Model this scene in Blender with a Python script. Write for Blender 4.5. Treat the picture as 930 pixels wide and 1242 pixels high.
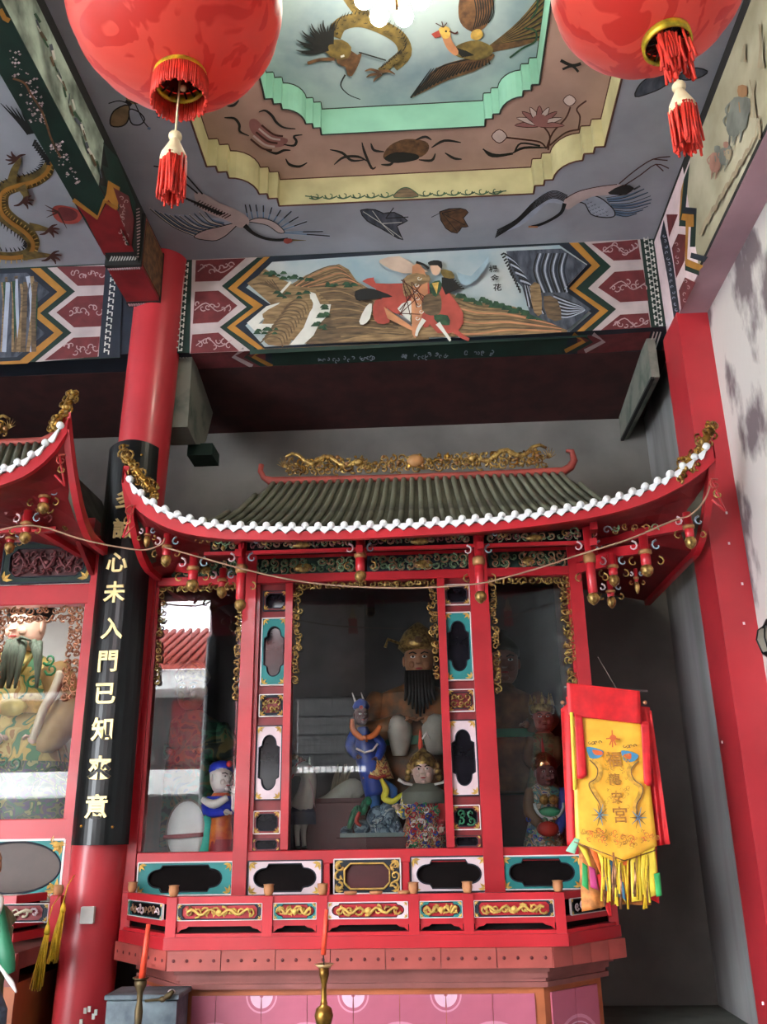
import bpy, math, random
from math import sin, cos, pi, radians, atan2, hypot, sqrt
from mathutils import Vector, Matrix

for o in list(bpy.data.objects):
    bpy.data.objects.remove(o, do_unlink=True)
SC = bpy.context.scene
COL = SC.collection
random.seed(7)

# ------------------------------------------------------------ camera
FPX = 1067.0
PITCH, YAW, ROLL = radians(19.63), radians(2.716), radians(-.938)
EYE = Vector((0, 0, 1.6))
_f = Vector((-sin(YAW) * cos(PITCH), cos(YAW) * cos(PITCH), sin(PITCH)))
_r0 = Vector((cos(YAW), sin(YAW), 0))
_u0 = _r0.cross(_f)
AR = cos(ROLL) * _r0 + sin(ROLL) * _u0
AU = -sin(ROLL) * _r0 + cos(ROLL) * _u0
cam_d = bpy.data.cameras.new('camera')
cam = bpy.data.objects.new('camera', cam_d)
COL.objects.link(cam)
cam_d.sensor_fit = 'VERTICAL'
cam_d.sensor_height = 36
cam_d.lens = 36 * FPX / 1242
cam_d.clip_start = .05
m4 = Matrix((AR, AU, -_f)).transposed().to_4x4()
m4.translation = EYE
cam.matrix_world = m4
SC.camera = cam

# ------------------------------------------------------------ world: bright overcast sky over the courtyard
w = bpy.data.worlds.new('sky')
SC.world = w
w.use_nodes = True
wn = w.node_tree.nodes
bg = wn['Background']
bg.inputs[0].default_value = (.90, .95, 1.0, 1)
bg.inputs[1].default_value = 16.5
SC.view_settings.view_transform = 'Standard'
SC.view_settings.look = 'None'
SC.view_settings.gamma = 1
SC.view_settings.exposure = 1.0

# ------------------------------------------------------------ helpers
def ray(x, y):
    return _f + AR * ((x - 465) / FPX) - AU * ((y - 621) / FPX)
def PY(x, y, Y):
    d = ray(x, y); return EYE + d * (Y / d.y)
def PX(x, y, X):
    d = ray(x, y); return EYE + d * (X / d.x)
def PZ(x, y, Z):
    d = ray(x, y); return EYE + d * ((Z - EYE.z) / d.z)

def lin(c):
    return tuple(((v / 255) / 12.92 if v / 255 <= .04045 else ((v / 255 + .055) / 1.055) ** 2.4) for v in c)

MATS = {}
def mat(name, rgb, rough=.55, metal=0.0, var=.12, scale=6.0, bump=0.0, rgb2=None, coat=0.0, emit=None, trans=0.0, detail=4, stretch=None, spec=.5, lo=.35, hi=.65):
    if name in MATS: return MATS[name]
    m = bpy.data.materials.new(name); m.use_nodes = True
    nt = m.node_tree; b = nt.nodes['Principled BSDF']
    c = lin(rgb)
    b.inputs['Roughness'].default_value = rough
    b.inputs['Metallic'].default_value = metal
    b.inputs['Specular IOR Level'].default_value = spec
    if coat:
        b.inputs['Coat Weight'].default_value = coat
        b.inputs['Coat Roughness'].default_value = .12
    if emit:
        b.inputs['Emission Color'].default_value = (*c, 1)
        b.inputs['Emission Strength'].default_value = emit
    if trans:
        b.inputs['Transmission Weight'].default_value = trans
    tc = nt.nodes.new('ShaderNodeTexCoord')
    src = tc.outputs['Object']
    if stretch:
        mp = nt.nodes.new('ShaderNodeMapping'); mp.inputs['Scale'].default_value = stretch
        nt.links.new(src, mp.inputs[0]); src = mp.outputs[0]
    nz = nt.nodes.new('ShaderNodeTexNoise'); nz.inputs['Scale'].default_value = scale; nz.inputs['Detail'].default_value = detail
    nt.links.new(src, nz.inputs['Vector'])
    cr = nt.nodes.new('ShaderNodeValToRGB')
    c2 = lin(rgb2) if rgb2 else tuple(max(0, v * (1 - 2 * var)) for v in c)
    c1 = c if rgb2 else tuple(min(1, v * (1 + var)) for v in c)
    cr.color_ramp.elements[0].position = lo; cr.color_ramp.elements[0].color = (*c2, 1)
    cr.color_ramp.elements[1].position = hi; cr.color_ramp.elements[1].color = (*c1, 1)
    nt.links.new(nz.outputs[0], cr.inputs[0])
    nt.links.new(cr.outputs[0], b.inputs['Base Color'])
    if bump:
        bp = nt.nodes.new('ShaderNodeBump'); bp.inputs['Strength'].default_value = bump; bp.inputs['Distance'].default_value = .01
        n2 = nt.nodes.new('ShaderNodeTexNoise'); n2.inputs['Scale'].default_value = scale * 5
        nt.links.new(src, n2.inputs['Vector']); nt.links.new(n2.outputs[0], bp.inputs['Height']); nt.links.new(bp.outputs[0], b.inputs['Normal'])
    MATS[name] = m
    return m

RED = mat('red_lacquer', (188, 36, 46), .38, var=.10, scale=3, coat=.25)
RED_D = mat('dark_red_lacquer', (128, 32, 36), .45, var=.15)
RED_COL = mat('column_red', (182, 48, 56), .38, var=.08, scale=2, coat=.12)
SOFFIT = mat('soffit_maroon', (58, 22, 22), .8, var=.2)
BLACK = mat('black_lacquer', (9, 12, 13), .3, var=.1, coat=.08, spec=.3)
GOLD = mat('gold_leaf', (196, 164, 92), .38, metal=.55, var=.25, scale=40, rgb2=(104, 74, 38))
GOLD_P = mat('gold_paint', (214, 176, 92), .5, metal=.2, var=.15, scale=20)
BRASS = mat('old_brass', (176, 134, 60), .35, metal=.9, var=.2, scale=14, rgb2=(96, 66, 30))
PLASTER = mat('grey_plaster', (124, 121, 116), .9, var=.14, scale=1.6, bump=.15, detail=8)
WHITE = mat('white_paint', (226, 220, 216), .6, var=.06)
DKBLUE = mat('dark_blue_paint', (22, 32, 46), .65, var=.15)
DKGREEN = mat('dark_green_paint', (14, 44, 36), .65, var=.15)
OCHRE = mat('ochre_paint', (170, 118, 46), .65, var=.1)
MAROON = mat('maroon_paint', (104, 38, 42), .65, var=.12, scale=12)
INK = mat('ink_paint', (26, 26, 26), .8, var=.1)
BRN_INK = mat('brown_ink', (70, 34, 26), .8, var=.1)
SCROLL_W = mat('pale_scroll_paint', (176, 148, 150), .7, var=.1)
CREAM = mat('cream_paint', (172, 165, 124), .75, var=.10, scale=4)
PINKTAN = mat('pinkish_tan_paint', (170, 138, 126), .8, var=.10, scale=2.5, detail=8)
MINT = mat('mint_paint', (116, 164, 144), .75, var=.08, scale=3)
CEILB = mat('ceiling_blue_grey_paint', (160, 163, 172), .85, var=.09, scale=1.8, detail=9)
CEILG = mat('ceiling_cloud_paint', (150, 166, 168), .85, rgb2=(104, 126, 138), scale=2.2, detail=7, lo=.3, hi=.6)
TEAL = mat('teal_paint', (30, 130, 128), .55, var=.12)
GREEN = mat('green_paint', (34, 92, 62), .6, var=.15)
BEAMWHITE = mat('shaded_white_paint', (184, 170, 170), .7, var=.08)  # darker copy of the pinkish white, upper beam's shade put into the colour
PINKWHITE = mat('pinkish_white_paint', (222, 200, 204), .6, var=.07)
TAN = mat('tan_paint', (150, 124, 88), .8, rgb2=(104, 84, 60), scale=9, stretch=(1, 1, 6))
TAN2 = mat('dark_tan_paint', (112, 92, 68), .8, rgb2=(70, 58, 46), scale=9, stretch=(1, 1, 5))
ROCK = mat('rock_grey_paint', (84, 90, 102), .8, rgb2=(44, 50, 62), scale=7, stretch=(3, 1, 1))
SKYP = mat('painted_sky', (176, 182, 182), .8, rgb2=(136, 160, 170), scale=2.5)
PGREEN = mat('painted_foliage_green', (52, 84, 58), .8, rgb2=(26, 52, 40), scale=20)
PRED = mat('painted_red', (166, 70, 60), .7, var=.15)
PORANGE = mat('painted_orange', (186, 128, 92), .7, var=.15)
PWHITE = mat('painted_white', (206, 206, 198), .7, var=.06)
PBLUE = mat('painted_blue', (96, 124, 152), .7, var=.12)
PBROWN = mat('painted_brown', (116, 82, 52), .75, rgb2=(70, 48, 34), scale=18)
POLIVE = mat('painted_olive', (124, 104, 54), .75, rgb2=(82, 70, 38), scale=16)
SKINP = mat('painted_skin', (214, 176, 150), .7, var=.05)
ROSEP = mat('painted_dusty_rose', (150, 100, 98), .8, var=.1)
TAN3 = mat('painted_hill_shadow', (104, 84, 60), .8, var=.12)
WING = mat('painted_wing_grey', (164, 172, 188), .8, var=.1)
PINKB = mat('painted_body_pink', (196, 176, 172), .8, var=.08)

WLOC = {}
def wloc(o):
    return WLOC.get(o.name, Vector((0, 0, 0))) if o else Vector((0, 0, 0))

def tag(o, label=None, cat=None, group=None, kind=None):
    if label: o['label'] = label
    if cat: o['category'] = cat
    if group: o['group'] = group
    if kind: o['kind'] = kind
    return o

def thing(name, loc, label=None, cat=None, group=None, kind=None):
    o = bpy.data.objects.new(name, None); COL.objects.link(o)
    o.empty_display_size = .1
    o.location = loc; WLOC[o.name] = Vector(loc)
    return tag(o, label, cat, group, kind)

def smooth_pts(p, n=4, closed=False):
    """Catmull-Rom through points of any dimension"""
    out = []; k = len(p)
    if k < 3: return [tuple(q) for q in p]
    rng = range(k if closed else k - 1)
    for i in rng:
        p0 = p[(i - 1) % k] if closed else p[max(i - 1, 0)]
        p1 = p[i]; p2 = p[(i + 1) % k]; p3 = p[(i + 2) % k] if closed else p[min(i + 2, k - 1)]
        for j in range(n):
            t = j / n
            out.append(tuple(.5 * ((2 * b) + (-a + c) * t + (2 * a - 5 * b + 4 * c - d) * t * t + (-a + 3 * b - 3 * c + d) * t ** 3)
                             for a, b, c, d in zip(p0, p1, p2, p3)))
    if not closed: out.append(tuple(p[-1]))
    return out

class MB:
    def __init__(s, m=None):
        s.v = []; s.f = []; s.mi = []; s.mats = []; s.sm = []; s.cur = m; s.kind_ = None
    def m(s, mt):
        s.cur = mt; return s
    def _mi(s, mt=None):
        mt = mt or s.cur
        if mt not in s.mats: s.mats.append(mt)
        return s.mats.index(mt)
    def add(s, vs, fs, mt=None, smooth=False):
        b = len(s.v); s.v.extend([tuple(v) for v in vs]); i = s._mi(mt)
        for f in fs:
            s.f.append(tuple(b + k for k in f)); s.mi.append(i); s.sm.append(smooth)
        return s
    def box(s, x0, x1, y0, y1, z0, z1, mt=None, bev=0.0):
        if bev:
            b = bev
            vs = []; fs = []
            for z, ins in ((z0, b), (z0 + b, 0), (z1 - b, 0), (z1, b)):
                a = [(x0 + ins, y0 + ins * .0 + (b if ins else 0), z), (x1 - ins, y0 + (b if ins else 0), z), (x1 - ins, y1 - ins, z), (x0 + ins, y1 - ins, z)]
                vs += a
            fs = [(3, 2, 1, 0), (12, 13, 14, 15)]
            for r in range(3):
                for k in range(4):
                    fs.append((r * 4 + k, r * 4 + (k + 1) % 4, r * 4 + 4 + (k + 1) % 4, r * 4 + 4 + k))
            return s.add(vs, fs, mt)
        vs = [(x0, y0, z0), (x1, y0, z0), (x1, y1, z0), (x0, y1, z0), (x0, y0, z1), (x1, y0, z1), (x1, y1, z1), (x0, y1, z1)]
        fs = [(0, 3, 2, 1), (4, 5, 6, 7), (0, 1, 5, 4), (1, 2, 6, 5), (2, 3, 7, 6), (3, 0, 4, 7)]
        return s.add(vs, fs, mt)
    def prism(s, pts, d, mt=None):
        """polygon of world points extruded by vector d"""
        n = len(pts); d = Vector(d)
        vs = [Vector(p) for p in pts] + [Vector(p) + d for p in pts]
        fs = [tuple(range(n)), tuple(range(2 * n - 1, n - 1, -1))] + [(i, i + n, (i + 1) % n + n, (i + 1) % n) for i in range(n)]
        return s.add(vs, fs, mt)
    def loft(s, rings, mt=None, smooth=True, cap=True, mts=None):
        n = len(rings[0])
        for r in range(len(rings) - 1):
            mm = mts[r] if mts else mt
            s.add(list(rings[r]) + list(rings[r + 1]), [(k, (k + 1) % n, n + (k + 1) % n, n + k) for k in range(n)], mm, smooth)
        if cap:
            s.add(rings[0], [tuple(range(n - 1, -1, -1))], mts[0] if mts else mt)
            s.add(rings[-1], [tuple(range(n))], mts[-1] if mts else mt)
        return s
    def lathe(s, prof, c=(0, 0, 0), n=12, mt=None, axis=None, smooth=True, sx=1, sy=1):
        """prof: (r,z) list about the point c; axis optional direction"""
        c = Vector(c); q = Vector(axis).normalized().to_track_quat('Z', 'Y') if axis else None
        vs = []
        for r, z in prof:
            for k in range(n):
                a = 2 * pi * k / n
                v = Vector((r * cos(a) * sx, r * sin(a) * sy, z))
                if q: v = q @ v
                vs.append(c + v)
        fs = []
        for i in range(len(prof) - 1):
            for k in range(n):
                fs.append((i * n + k, i * n + (k + 1) % n, (i + 1) * n + (k + 1) % n, (i + 1) * n + k))
        fs.append(tuple(range(n - 1, -1, -1))); fs.append(tuple(range((len(prof) - 1) * n, len(prof) * n)))
        return s.add(vs, fs, mt, smooth)
    def ball(s, c, rx, ry=None, rz=None, mt=None, n=10, k=6):
        ry = ry or rx; rz = rz or rx
        vs = []; fs = []
        for i in range(k + 1):
            t = pi * i / k
            rr = max(sin(t), .02)
            for j in range(n):
                a = 2 * pi * j / n
                vs.append((c[0] + rx * rr * cos(a), c[1] + ry * rr * sin(a), c[2] - rz * cos(t)))
        for i in range(k):
            for j in range(n):
                fs.append((i * n + j, i * n + (j + 1) % n, (i + 1) * n + (j + 1) % n, (i + 1) * n + j))
        return s.add(vs, fs, mt, True)
    def tube(s, pts, r, n=6, mt=None, taper=None, smooth=True):
        pts = [Vector(p) for p in pts]; k = len(pts)
        rs = r if isinstance(r, (list, tuple)) else [r] * k
        if taper is not None: rs = [r * (1 - (1 - taper) * i / (k - 1)) for i in range(k)]
        vs = []; up = None
        for i, p in enumerate(pts):
            t = (pts[min(i + 1, k - 1)] - pts[max(i - 1, 0)])
            if t.length < 1e-9: t = Vector((0, 0, 1))
            t.normalize()
            if up is None: up = Vector((0, 0, 1)) if abs(t.z) < .9 else Vector((0, 1, 0))
            a = t.cross(up)
            if a.length < 1e-4: a = t.orthogonal()
            a.normalize(); b = t.cross(a); up = -b if b.dot(up) < 0 else b
            b = a.cross(t)
            for j in range(n):
                an = 2 * pi * j / n
                vs.append(p + a * (rs[i] * cos(an)) + b * (rs[i] * sin(an)))
        fs = []
        for i in range(k - 1):
            for j in range(n):
                fs.append((i * n + j, i * n + (j + 1) % n, (i + 1) * n + (j + 1) % n, (i + 1) * n + j))
        fs.append(tuple(range(n - 1, -1, -1))); fs.append(tuple(range((k - 1) * n, k * n)))
        return s.add(vs, fs, mt, smooth)
    def build(s, name, parent=None, label=None, cat=None, group=None, kind=None):
        me = bpy.data.meshes.new(name)
        if not s.v: s.v = [(0, 0, 0)]
        xs = list(zip(*s.v))
        c = Vector(((min(xs[0]) + max(xs[0])) / 2, (min(xs[1]) + max(xs[1])) / 2, (min(xs[2]) + max(xs[2])) / 2))
        me.from_pydata([(a - c.x, b - c.y, d - c.z) for a, b, d in s.v], [], s.f)
        for mt in s.mats: me.materials.append(mt)
        me.polygons.foreach_set('material_index', s.mi)
        me.polygons.foreach_set('use_smooth', s.sm)
        me.validate(); me.update()
        o = bpy.data.objects.new(name, me); COL.objects.link(o)
        WLOC[o.name] = c
        if parent:
            o.parent = parent; o.location = c - wloc(parent)
        else: o.location = c
        return tag(o, label, cat, group, kind or s.kind_)

def offset_copy(src, parent, d, name=None):
    """a part copied (shared mesh) by world offset d under parent"""
    o = src.copy(); COL.objects.link(o)
    for k in ('label', 'category', 'group'):
        if k in o: del o[k]
    c = WLOC[src.name] + Vector(d); WLOC[o.name] = c
    o.parent = parent; o.location = c - wloc(parent)
    return o

class Paint(MB):
    """flat painted art lying on a real plane, traced as thin paint coats"""
    def __init__(s, kind, val, sign=-1, eps=.00015, base=.001):
        super().__init__(); s.kind = kind; s.val = val; s.sign = sign; s.eps = eps; s.k = base
    def pt(s, x, y):
        d = ray(x, y); i = 'XYZ'.index(s.kind)
        p = EYE + d * ((s.val - EYE[i]) / d[i])
        p[i] = s.val + s.sign * s.k
        return p
    def poly(s, pts, mt, sm=0):
        if sm: pts = smooth_pts(pts, sm, True)
        s.k += s.eps
        return s.add([s.pt(*p) for p in pts], [tuple(range(len(pts)))], mt)
    def stroke(s, pts, w, mt, sm=4, taper=(1, 1)):
        if sm: pts = smooth_pts(pts, sm)
        s.k += s.eps
        n = len(pts); vs = []
        for i, p in enumerate(pts):
            a = pts[max(i - 1, 0)]; b = pts[min(i + 1, n - 1)]
            dx, dy = b[0] - a[0], b[1] - a[1]; L = hypot(dx, dy) or 1
            t = i / (n - 1)
            if isinstance(w, (list, tuple)):
                q = t * (len(w) - 1); j = min(int(q), len(w) - 2); ww = w[j] + (w[j + 1] - w[j]) * (q - j)
            else:
                ww = w * (taper[0] * (1 - t) + taper[1] * t)
            nx, ny = -dy / L * ww / 2, dx / L * ww / 2
            vs += [s.pt(p[0] + nx, p[1] + ny), s.pt(p[0] - nx, p[1] - ny)]
        return s.add(vs, [(2 * i, 2 * i + 1, 2 * i + 3, 2 * i + 2) for i in range(n - 1)], mt)
    def outline(s, pts, w, mt, sm=0):
        if sm: pts = smooth_pts(pts, sm, True)
        return s.stroke(list(pts) + [pts[0]], w, mt, 0)
    def curl(s, cx, cy, r, a0, turns, w, mt, flip=1):
        n = max(6, int(abs(turns) * 12))
        pts = [(cx + flip * r * (1 - .8 * i / n) * cos(a0 + 2 * pi * turns * i / n), cy + r * (1 - .8 * i / n) * sin(a0 + 2 * pi * turns * i / n)) for i in range(n + 1)]
        return s.stroke(pts, w, mt, 0, (1, .5))

def rnd(a, b): return a + (b - a) * random.random()

def P2(scale, ox, oy):
    """coordinates read off an enlarged crop -> photograph pixels"""
    return lambda pts: [(ox + x / scale, oy + y / scale) for x, y in pts]
# ============================================================ THE ROOM
ZC = 5.65; YB = 5.54; YW = 6.7; XR_PIER = 1.75; XR_WALL = 1.955; XR_BACK = 1.85
CX = -.05; CY = 3.3

def coffer_outline(hx, hy, k):
    c = [(0, .0), (.0, .08), (.06, .08), (.06, .13), (.115, .13)]
    arc = [(.115 + .17 * (1 - cos(a)), .13 + .17 * sin(a)) for a in [pi / 2 * i / 6 for i in range(1, 7)]]
    c += arc + [(.285, .36), (.345, .36), (.345, .415), (.405, .415)]
    q = [((hx - .405 * k) + x * k, hy - y * k) for x, y in c]
    out = [(x, y) for x, y in q] + [(x, -y) for x, y in reversed(q)] + [(-x, -y) for x, y in q] + [(-x, y) for x, y in reversed(q)]
    return [(CX + x, CY + y) for x, y in out]
O1 = coffer_outline(1.28, 1.68, 1.0)
O2 = coffer_outline(.85, 1.28, .78)
Z1, Z2 = 5.875, 6.09

def ring_faces(outer, inner, z, mb, mt, flip=False):
    """flat ring between an outer rectangle/outline and an inner outline with the same count"""
    n = len(inner)
    vs = [(x, y, z) for x, y in outer] + [(x, y, z) for x, y in inner]
    mb.add(vs, [(i, (i + 1) % n, n + (i + 1) % n, n + i) for i in range(n)], mt)

def rect_match(inner, x0, x1, y0, y1):
    out = []
    n = len(inner); q = n // 4
    for i, (x, y) in enumerate(inner):
        j = i % q if (i // q) % 2 == 0 else q - 1 - i % q
        t = j / (q - 1)
        sx = x1 if x > CX else x0; sy = y1 if y > CY else y0
        # first half of the corner projects on the Y side, second half on the X side
        if t <= .5: out.append((x + (sx - x) * (t / .5), sy))
        else: out.append((sx, y + (sy - y) * ((1 - t) / .5)))
    return out
ceiling = MB()
xl, xr = -1.87, 1.767
ring_faces(rect_match(O1, xl, xr, 1.06, YB), O1, ZC, ceiling, CEILB)
n = len(O1)
ceiling.add([(x, y, ZC) for x, y in O1] + [(x, y, Z1) for x, y in O1], [(i, (i + 1) % n, n + (i + 1) % n, n + i) for i in range(n)], CREAM)
ring_faces(O1, O2, Z1, ceiling, PINKTAN)
ceiling.add([(x, y, Z1) for x, y in O2] + [(x, y, Z2) for x, y in O2], [(i, (i + 1) % n, n + (i + 1) % n, n + i) for i in range(n)], MINT)
ceiling.add([(x, y, Z2) for x, y in O2], [tuple(range(n))], CEILG)
ceiling.box(-2.2, 2.2, .9, 5.9, 6.14, 6.2, PLASTER)
CEIL = ceiling.build('ceiling', label='blue-grey painted ceiling bay with a stepped cream and mint coffer', cat='ceiling', kind='structure')
# ink lines along the coffer edges
def edge_line(O, z, w, mt, name, out=True):
    mb = MB(mt); k = len(O)
    for i in range(k):
        a = Vector((*O[i], z)); b = Vector((*O[(i + 1) % k], z))
        if (b - a).length < 1e-5: continue
        mb.tube([a, b], w, 4, smooth=False)
    mb.build(name, CEIL)
edge_line(O1, ZC, .0065, BRN_INK, 'coffer_edge_line')
edge_line(O1, Z1, .0055, BRN_INK, 'coffer_edge_line')
edge_line(O2, Z1, .006, INK, 'coffer_edge_line')
edge_line(O2, Z2, .005, INK, 'coffer_edge_line')

# --- painted motifs on the ceiling
def crane_left():
    p = Paint('Z', ZC); q = P2(3.875, 180, 190)
    p.poly(q([(5, 240), (60, 262), (130, 268), (280, 285), (380, 290), (425, 318), (330, 350), (215, 378), (90, 320)]), WING)
    for i in range(12):
        t = i / 11
        a = (225 + 130 * t, 372 - 60 * t); b = (5 + 255 * t, 240 + 30 * sin(pi * t) + 8 * t)
        m1 = ((a[0] + b[0]) / 2 - 8, (a[1] + b[1]) / 2 + 14)
        p.stroke(q([a, m1, b]), 3.2, PBLUE if i % 2 else PWHITE, 4, (1, .3))
        p.stroke(q([(a[0] + 3, a[1] + 6), (m1[0] + 3, m1[1] + 6), (b[0] + 2, b[1] + 4)]), .9, INK, 4)
    p.poly(q([(215, 377), (255, 347), (340, 325), (420, 308), (385, 350), (345, 380), (300, 393)]), PINKB, 3)
    p.outline(q([(215, 377), (255, 347), (340, 325), (420, 308), (385, 350), (345, 380), (300, 393)]), 1, INK, 3)
    tips = [(455, 222), (475, 222), (505, 222), (540, 225), (580, 234), (622, 246), (672, 252), (705, 278), (745, 300), (820, 347), (852, 368)]
    base = [(470, 300), (490, 288), (515, 286), (540, 288), (562, 296), (585, 306), (602, 318), (616, 332), (625, 342), (632, 350), (636, 352)]
    for a, b in zip(base, tips):
        p.stroke(q([a, b]), 3.6, WING, 0, (.7, 1)); p.stroke(q([a, b]), 1.6, PBLUE, 0, (1, .6)); p.stroke(q([((a[0] + b[0]) / 2, (a[1] + b[1]) / 2), b]), 1.5, INK, 0)
    p.poly(q([(470, 298), (520, 282), (580, 296), (618, 322), (640, 350), (610, 352), (560, 318), (500, 305)]), PINKB, 3)
    p.outline(q([(470, 298), (520, 282), (580, 296), (618, 322), (640, 350), (610, 352), (560, 318), (500, 305)]), 1, INK, 3)
    p.poly(q([(215, 165), (265, 172), (335, 212), (405, 240), (468, 280), (468, 318), (430, 328), (380, 300), (310, 272), (240, 235)]), PINKB, 3)
    for i in range(12):
        x = 175 + 13 * i; p.stroke(q([(x + 42, 205 + 5 * i), (x, 190 + 6.5 * i)]), 2.6, INK, 0, (.5, 1))
        p.stroke(q([(x + 70, 200 + 6 * i), (x + 40, 222 + 5.5 * i)]), 1.2, BRN_INK, 0)
    for a, b in (((145, 42), (255, 168)), ((140, 88), (232, 165))): p.stroke(q([a, b]), 1.8, INK, 0)
    p.stroke(q([(25, 36), (60, 40), (145, 42)]), 1.6, INK); p.stroke(q([(60, 40), (140, 88)]), 1.2, INK, 0)
    p.stroke(q([(452, 315), (490, 350), (540, 374), (600, 384), (655, 380)]), [6, 4, 3.4, 3.4, 4], INK)
    p.poly(q([(640, 378), (670, 378), (678, 390), (655, 402), (636, 394)]), PRED, 2)
    p.stroke(q([(675, 384), (740, 386)]), 2.5, POLIVE, 0, (1, .2))
    p.build('painted_crane', CEIL, 'grey and white crane with spread wings flying right')
def crane_right():
    p = Paint('Z', ZC); q = P2(3.875, 590, 170)
    for i in range(9):
        t = i / 8
        a = (560 + 45 * t, 270 + 75 * t); b = (720 + 95 * sin(pi * t * .8) - 70 * t, 212 + 130 * t)
        p.stroke(q([a, ((a[0] + b[0]) / 2, (a[1] + b[1]) / 2 + 10), b]), 4, PBLUE if i % 3 else WING, 4, (1, .3))
        p.stroke(q([a, ((a[0] + b[0]) / 2, (a[1] + b[1]) / 2 + 14), b]), .8, INK)
    p.poly(q([(380, 262), (320, 234), (262, 250), (200, 300), (140, 372), (60, 432), (150, 405), (225, 350), (290, 292), (368, 300)]), WING, 3)
    for i in range(7):
        o = i * 6
        p.stroke(q([(380, 258 + o), (310, 236 + o * .9), (225, 285 + o * .9), (140, 370 + o * .6), (50 - o * .3, 420 + o)]), 1.0, INK)
    p.poly(q([(430, 285), (470, 256), (530, 266), (580, 305), (602, 335), (595, 357), (545, 360), (490, 345), (462, 297)]), WING, 3)
    p.outline(q([(430, 285), (470, 256), (530, 266), (580, 305), (602, 335), (595, 357), (545, 360), (490, 345), (462, 297)]), 1.4, INK, 3)
    for i in range(6):
        for j in range(4):
            x, y = 470 + i * 18 + j * 4, 275 + i * 11 + j * 17
            if y < 352: p.curl(*q([(x, y)])[0], 1.6, 0, .5, .6, INK)
    p.poly(q([(370, 270), (430, 237), (520, 215), (612, 203), (645, 215), (590, 250), (500, 260), (430, 292), (382, 322), (364, 300)]), PINKB, 3)
    p.stroke(q([(370, 270), (430, 237), (520, 215), (612, 203)]), 1, BRN_INK)
    p.poly(q([(570, 242), (640, 205), (692, 220), (655, 250), (600, 252)]), INK, 2)
    p.stroke(q([(692, 228), (722, 212)]), 1, INK, 0)
    for pts in ([(622, 200), (700, 135), (782, 84), (862, 72)], [(640, 212), (720, 160), (795, 108), (856, 128)], [(782, 84), (850, 90)], [(795, 108), (830, 140)]):
        p.stroke(q(pts), 1.4, BRN_INK, 3)
    p.stroke(q([(366, 292), (350, 335), (300, 370), (245, 394), (210, 400)]), [5, 4, 3.2, 3.4, 2], INK)
    p.stroke(q([(196, 402), (240, 403)]), 2.2, PORANGE, 0)
    p.build('painted_crane', CEIL, 'pink-bodied crane flying left with trailing legs')
crane_left(); crane_right()
def butterflies():
    p = Paint('Z', ZC); q = P2(3.1, 60, 0)
    p.poly(q([(298, 395), (250, 410), (230, 440), (232, 472), (272, 474), (296, 450)]), TAN, 3); p.outline(q([(298, 395), (250, 410), (230, 440), (232, 472), (272, 474), (296, 450)]), 1.6, INK, 3)
    p.poly(q([(302, 410), (335, 420), (358, 448), (340, 468), (312, 466), (300, 440)]), WING, 3); p.outline(q([(302, 410), (335, 420), (358, 448), (340, 468), (312, 466), (300, 440)]), 1.6, INK, 3)
    p.poly(q([(285, 352), (318, 362), (352, 384), (300, 390)]), TAN, 2)
    for s_ in ([(300, 380), (380, 400), (410, 436)], [(320, 385), (352, 452), (374, 480)], [(222, 388), (262, 378), (300, 390)], [(300, 372), (386, 402)]): p.stroke(q(s_), 1.3, INK)
    for c in ((380, 402), (410, 436), (374, 480)): p.stroke(q([(c[0] - 5, c[1]), (c[0] + 6, c[1] + 3)]), 3, PBLUE, 0)
    p.stroke(q([(286, 378), (308, 394)]), 4, INK, 0)
    p.build('painted_butterfly', CEIL, 'tan butterfly beside the hanging lantern')
    p = Paint('Z', ZC); q = P2(3.1, 200, 100)
    o = [(735, 480), (790, 478), (822, 492), (862, 488), (912, 520), (872, 540), (895, 592), (850, 570), (806, 545), (760, 520)]
    p.poly(q(o), ROCK, 2); p.outline(q(o), 1.3, INK, 2)
    for a in ((745, 485), (780, 482), (890, 525), (890, 585), (860, 575)): p.stroke(q([(815, 530), a]), .8, PWHITE, 0)
    for a in ((860, 470), (915, 505)): p.stroke(q([(830, 510), a]), 1.2, INK, 0)
    p.build('painted_butterfly', CEIL, 'dark blue butterfly in the middle below the coffer')
    p = Paint('Z', ZC); q = P2(2.583, 500, 60)
    o = [(85, 508), (150, 497), (175, 510), (160, 528), (175, 555), (155, 556), (140, 575), (105, 560)]
    p.poly(q(o), PBROWN, 2); p.outline(q(o), 1, INK, 2)
    for a in ((150, 500), (165, 550), (140, 570)): p.stroke(q([(92, 512), a]), .7, INK, 0)
    p.stroke(q([(90, 510), (60, 525)]), .7, INK, 0)
    p.build('painted_moth', CEIL, 'small brown moth between the crane and the dark butterfly')
    p = Paint('Z', ZC)
    for o in ([(770, 117), (776, 102), (790, 93), (815, 92), (806, 104), (790, 112)], [(822, 93), (838, 82), (858, 86), (848, 94), (832, 97)]):
        p.poly(o, ROCK, 3); p.outline(o, 1.4, INK, 3)
    p.build('painted_butterfly', CEIL, 'grey butterfly above the red tassel')
    for pts in ([(682, 70), (700, 74), (712, 82)], [(686, 82), (700, 76), (706, 68)]): pass
butterflies()
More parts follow.
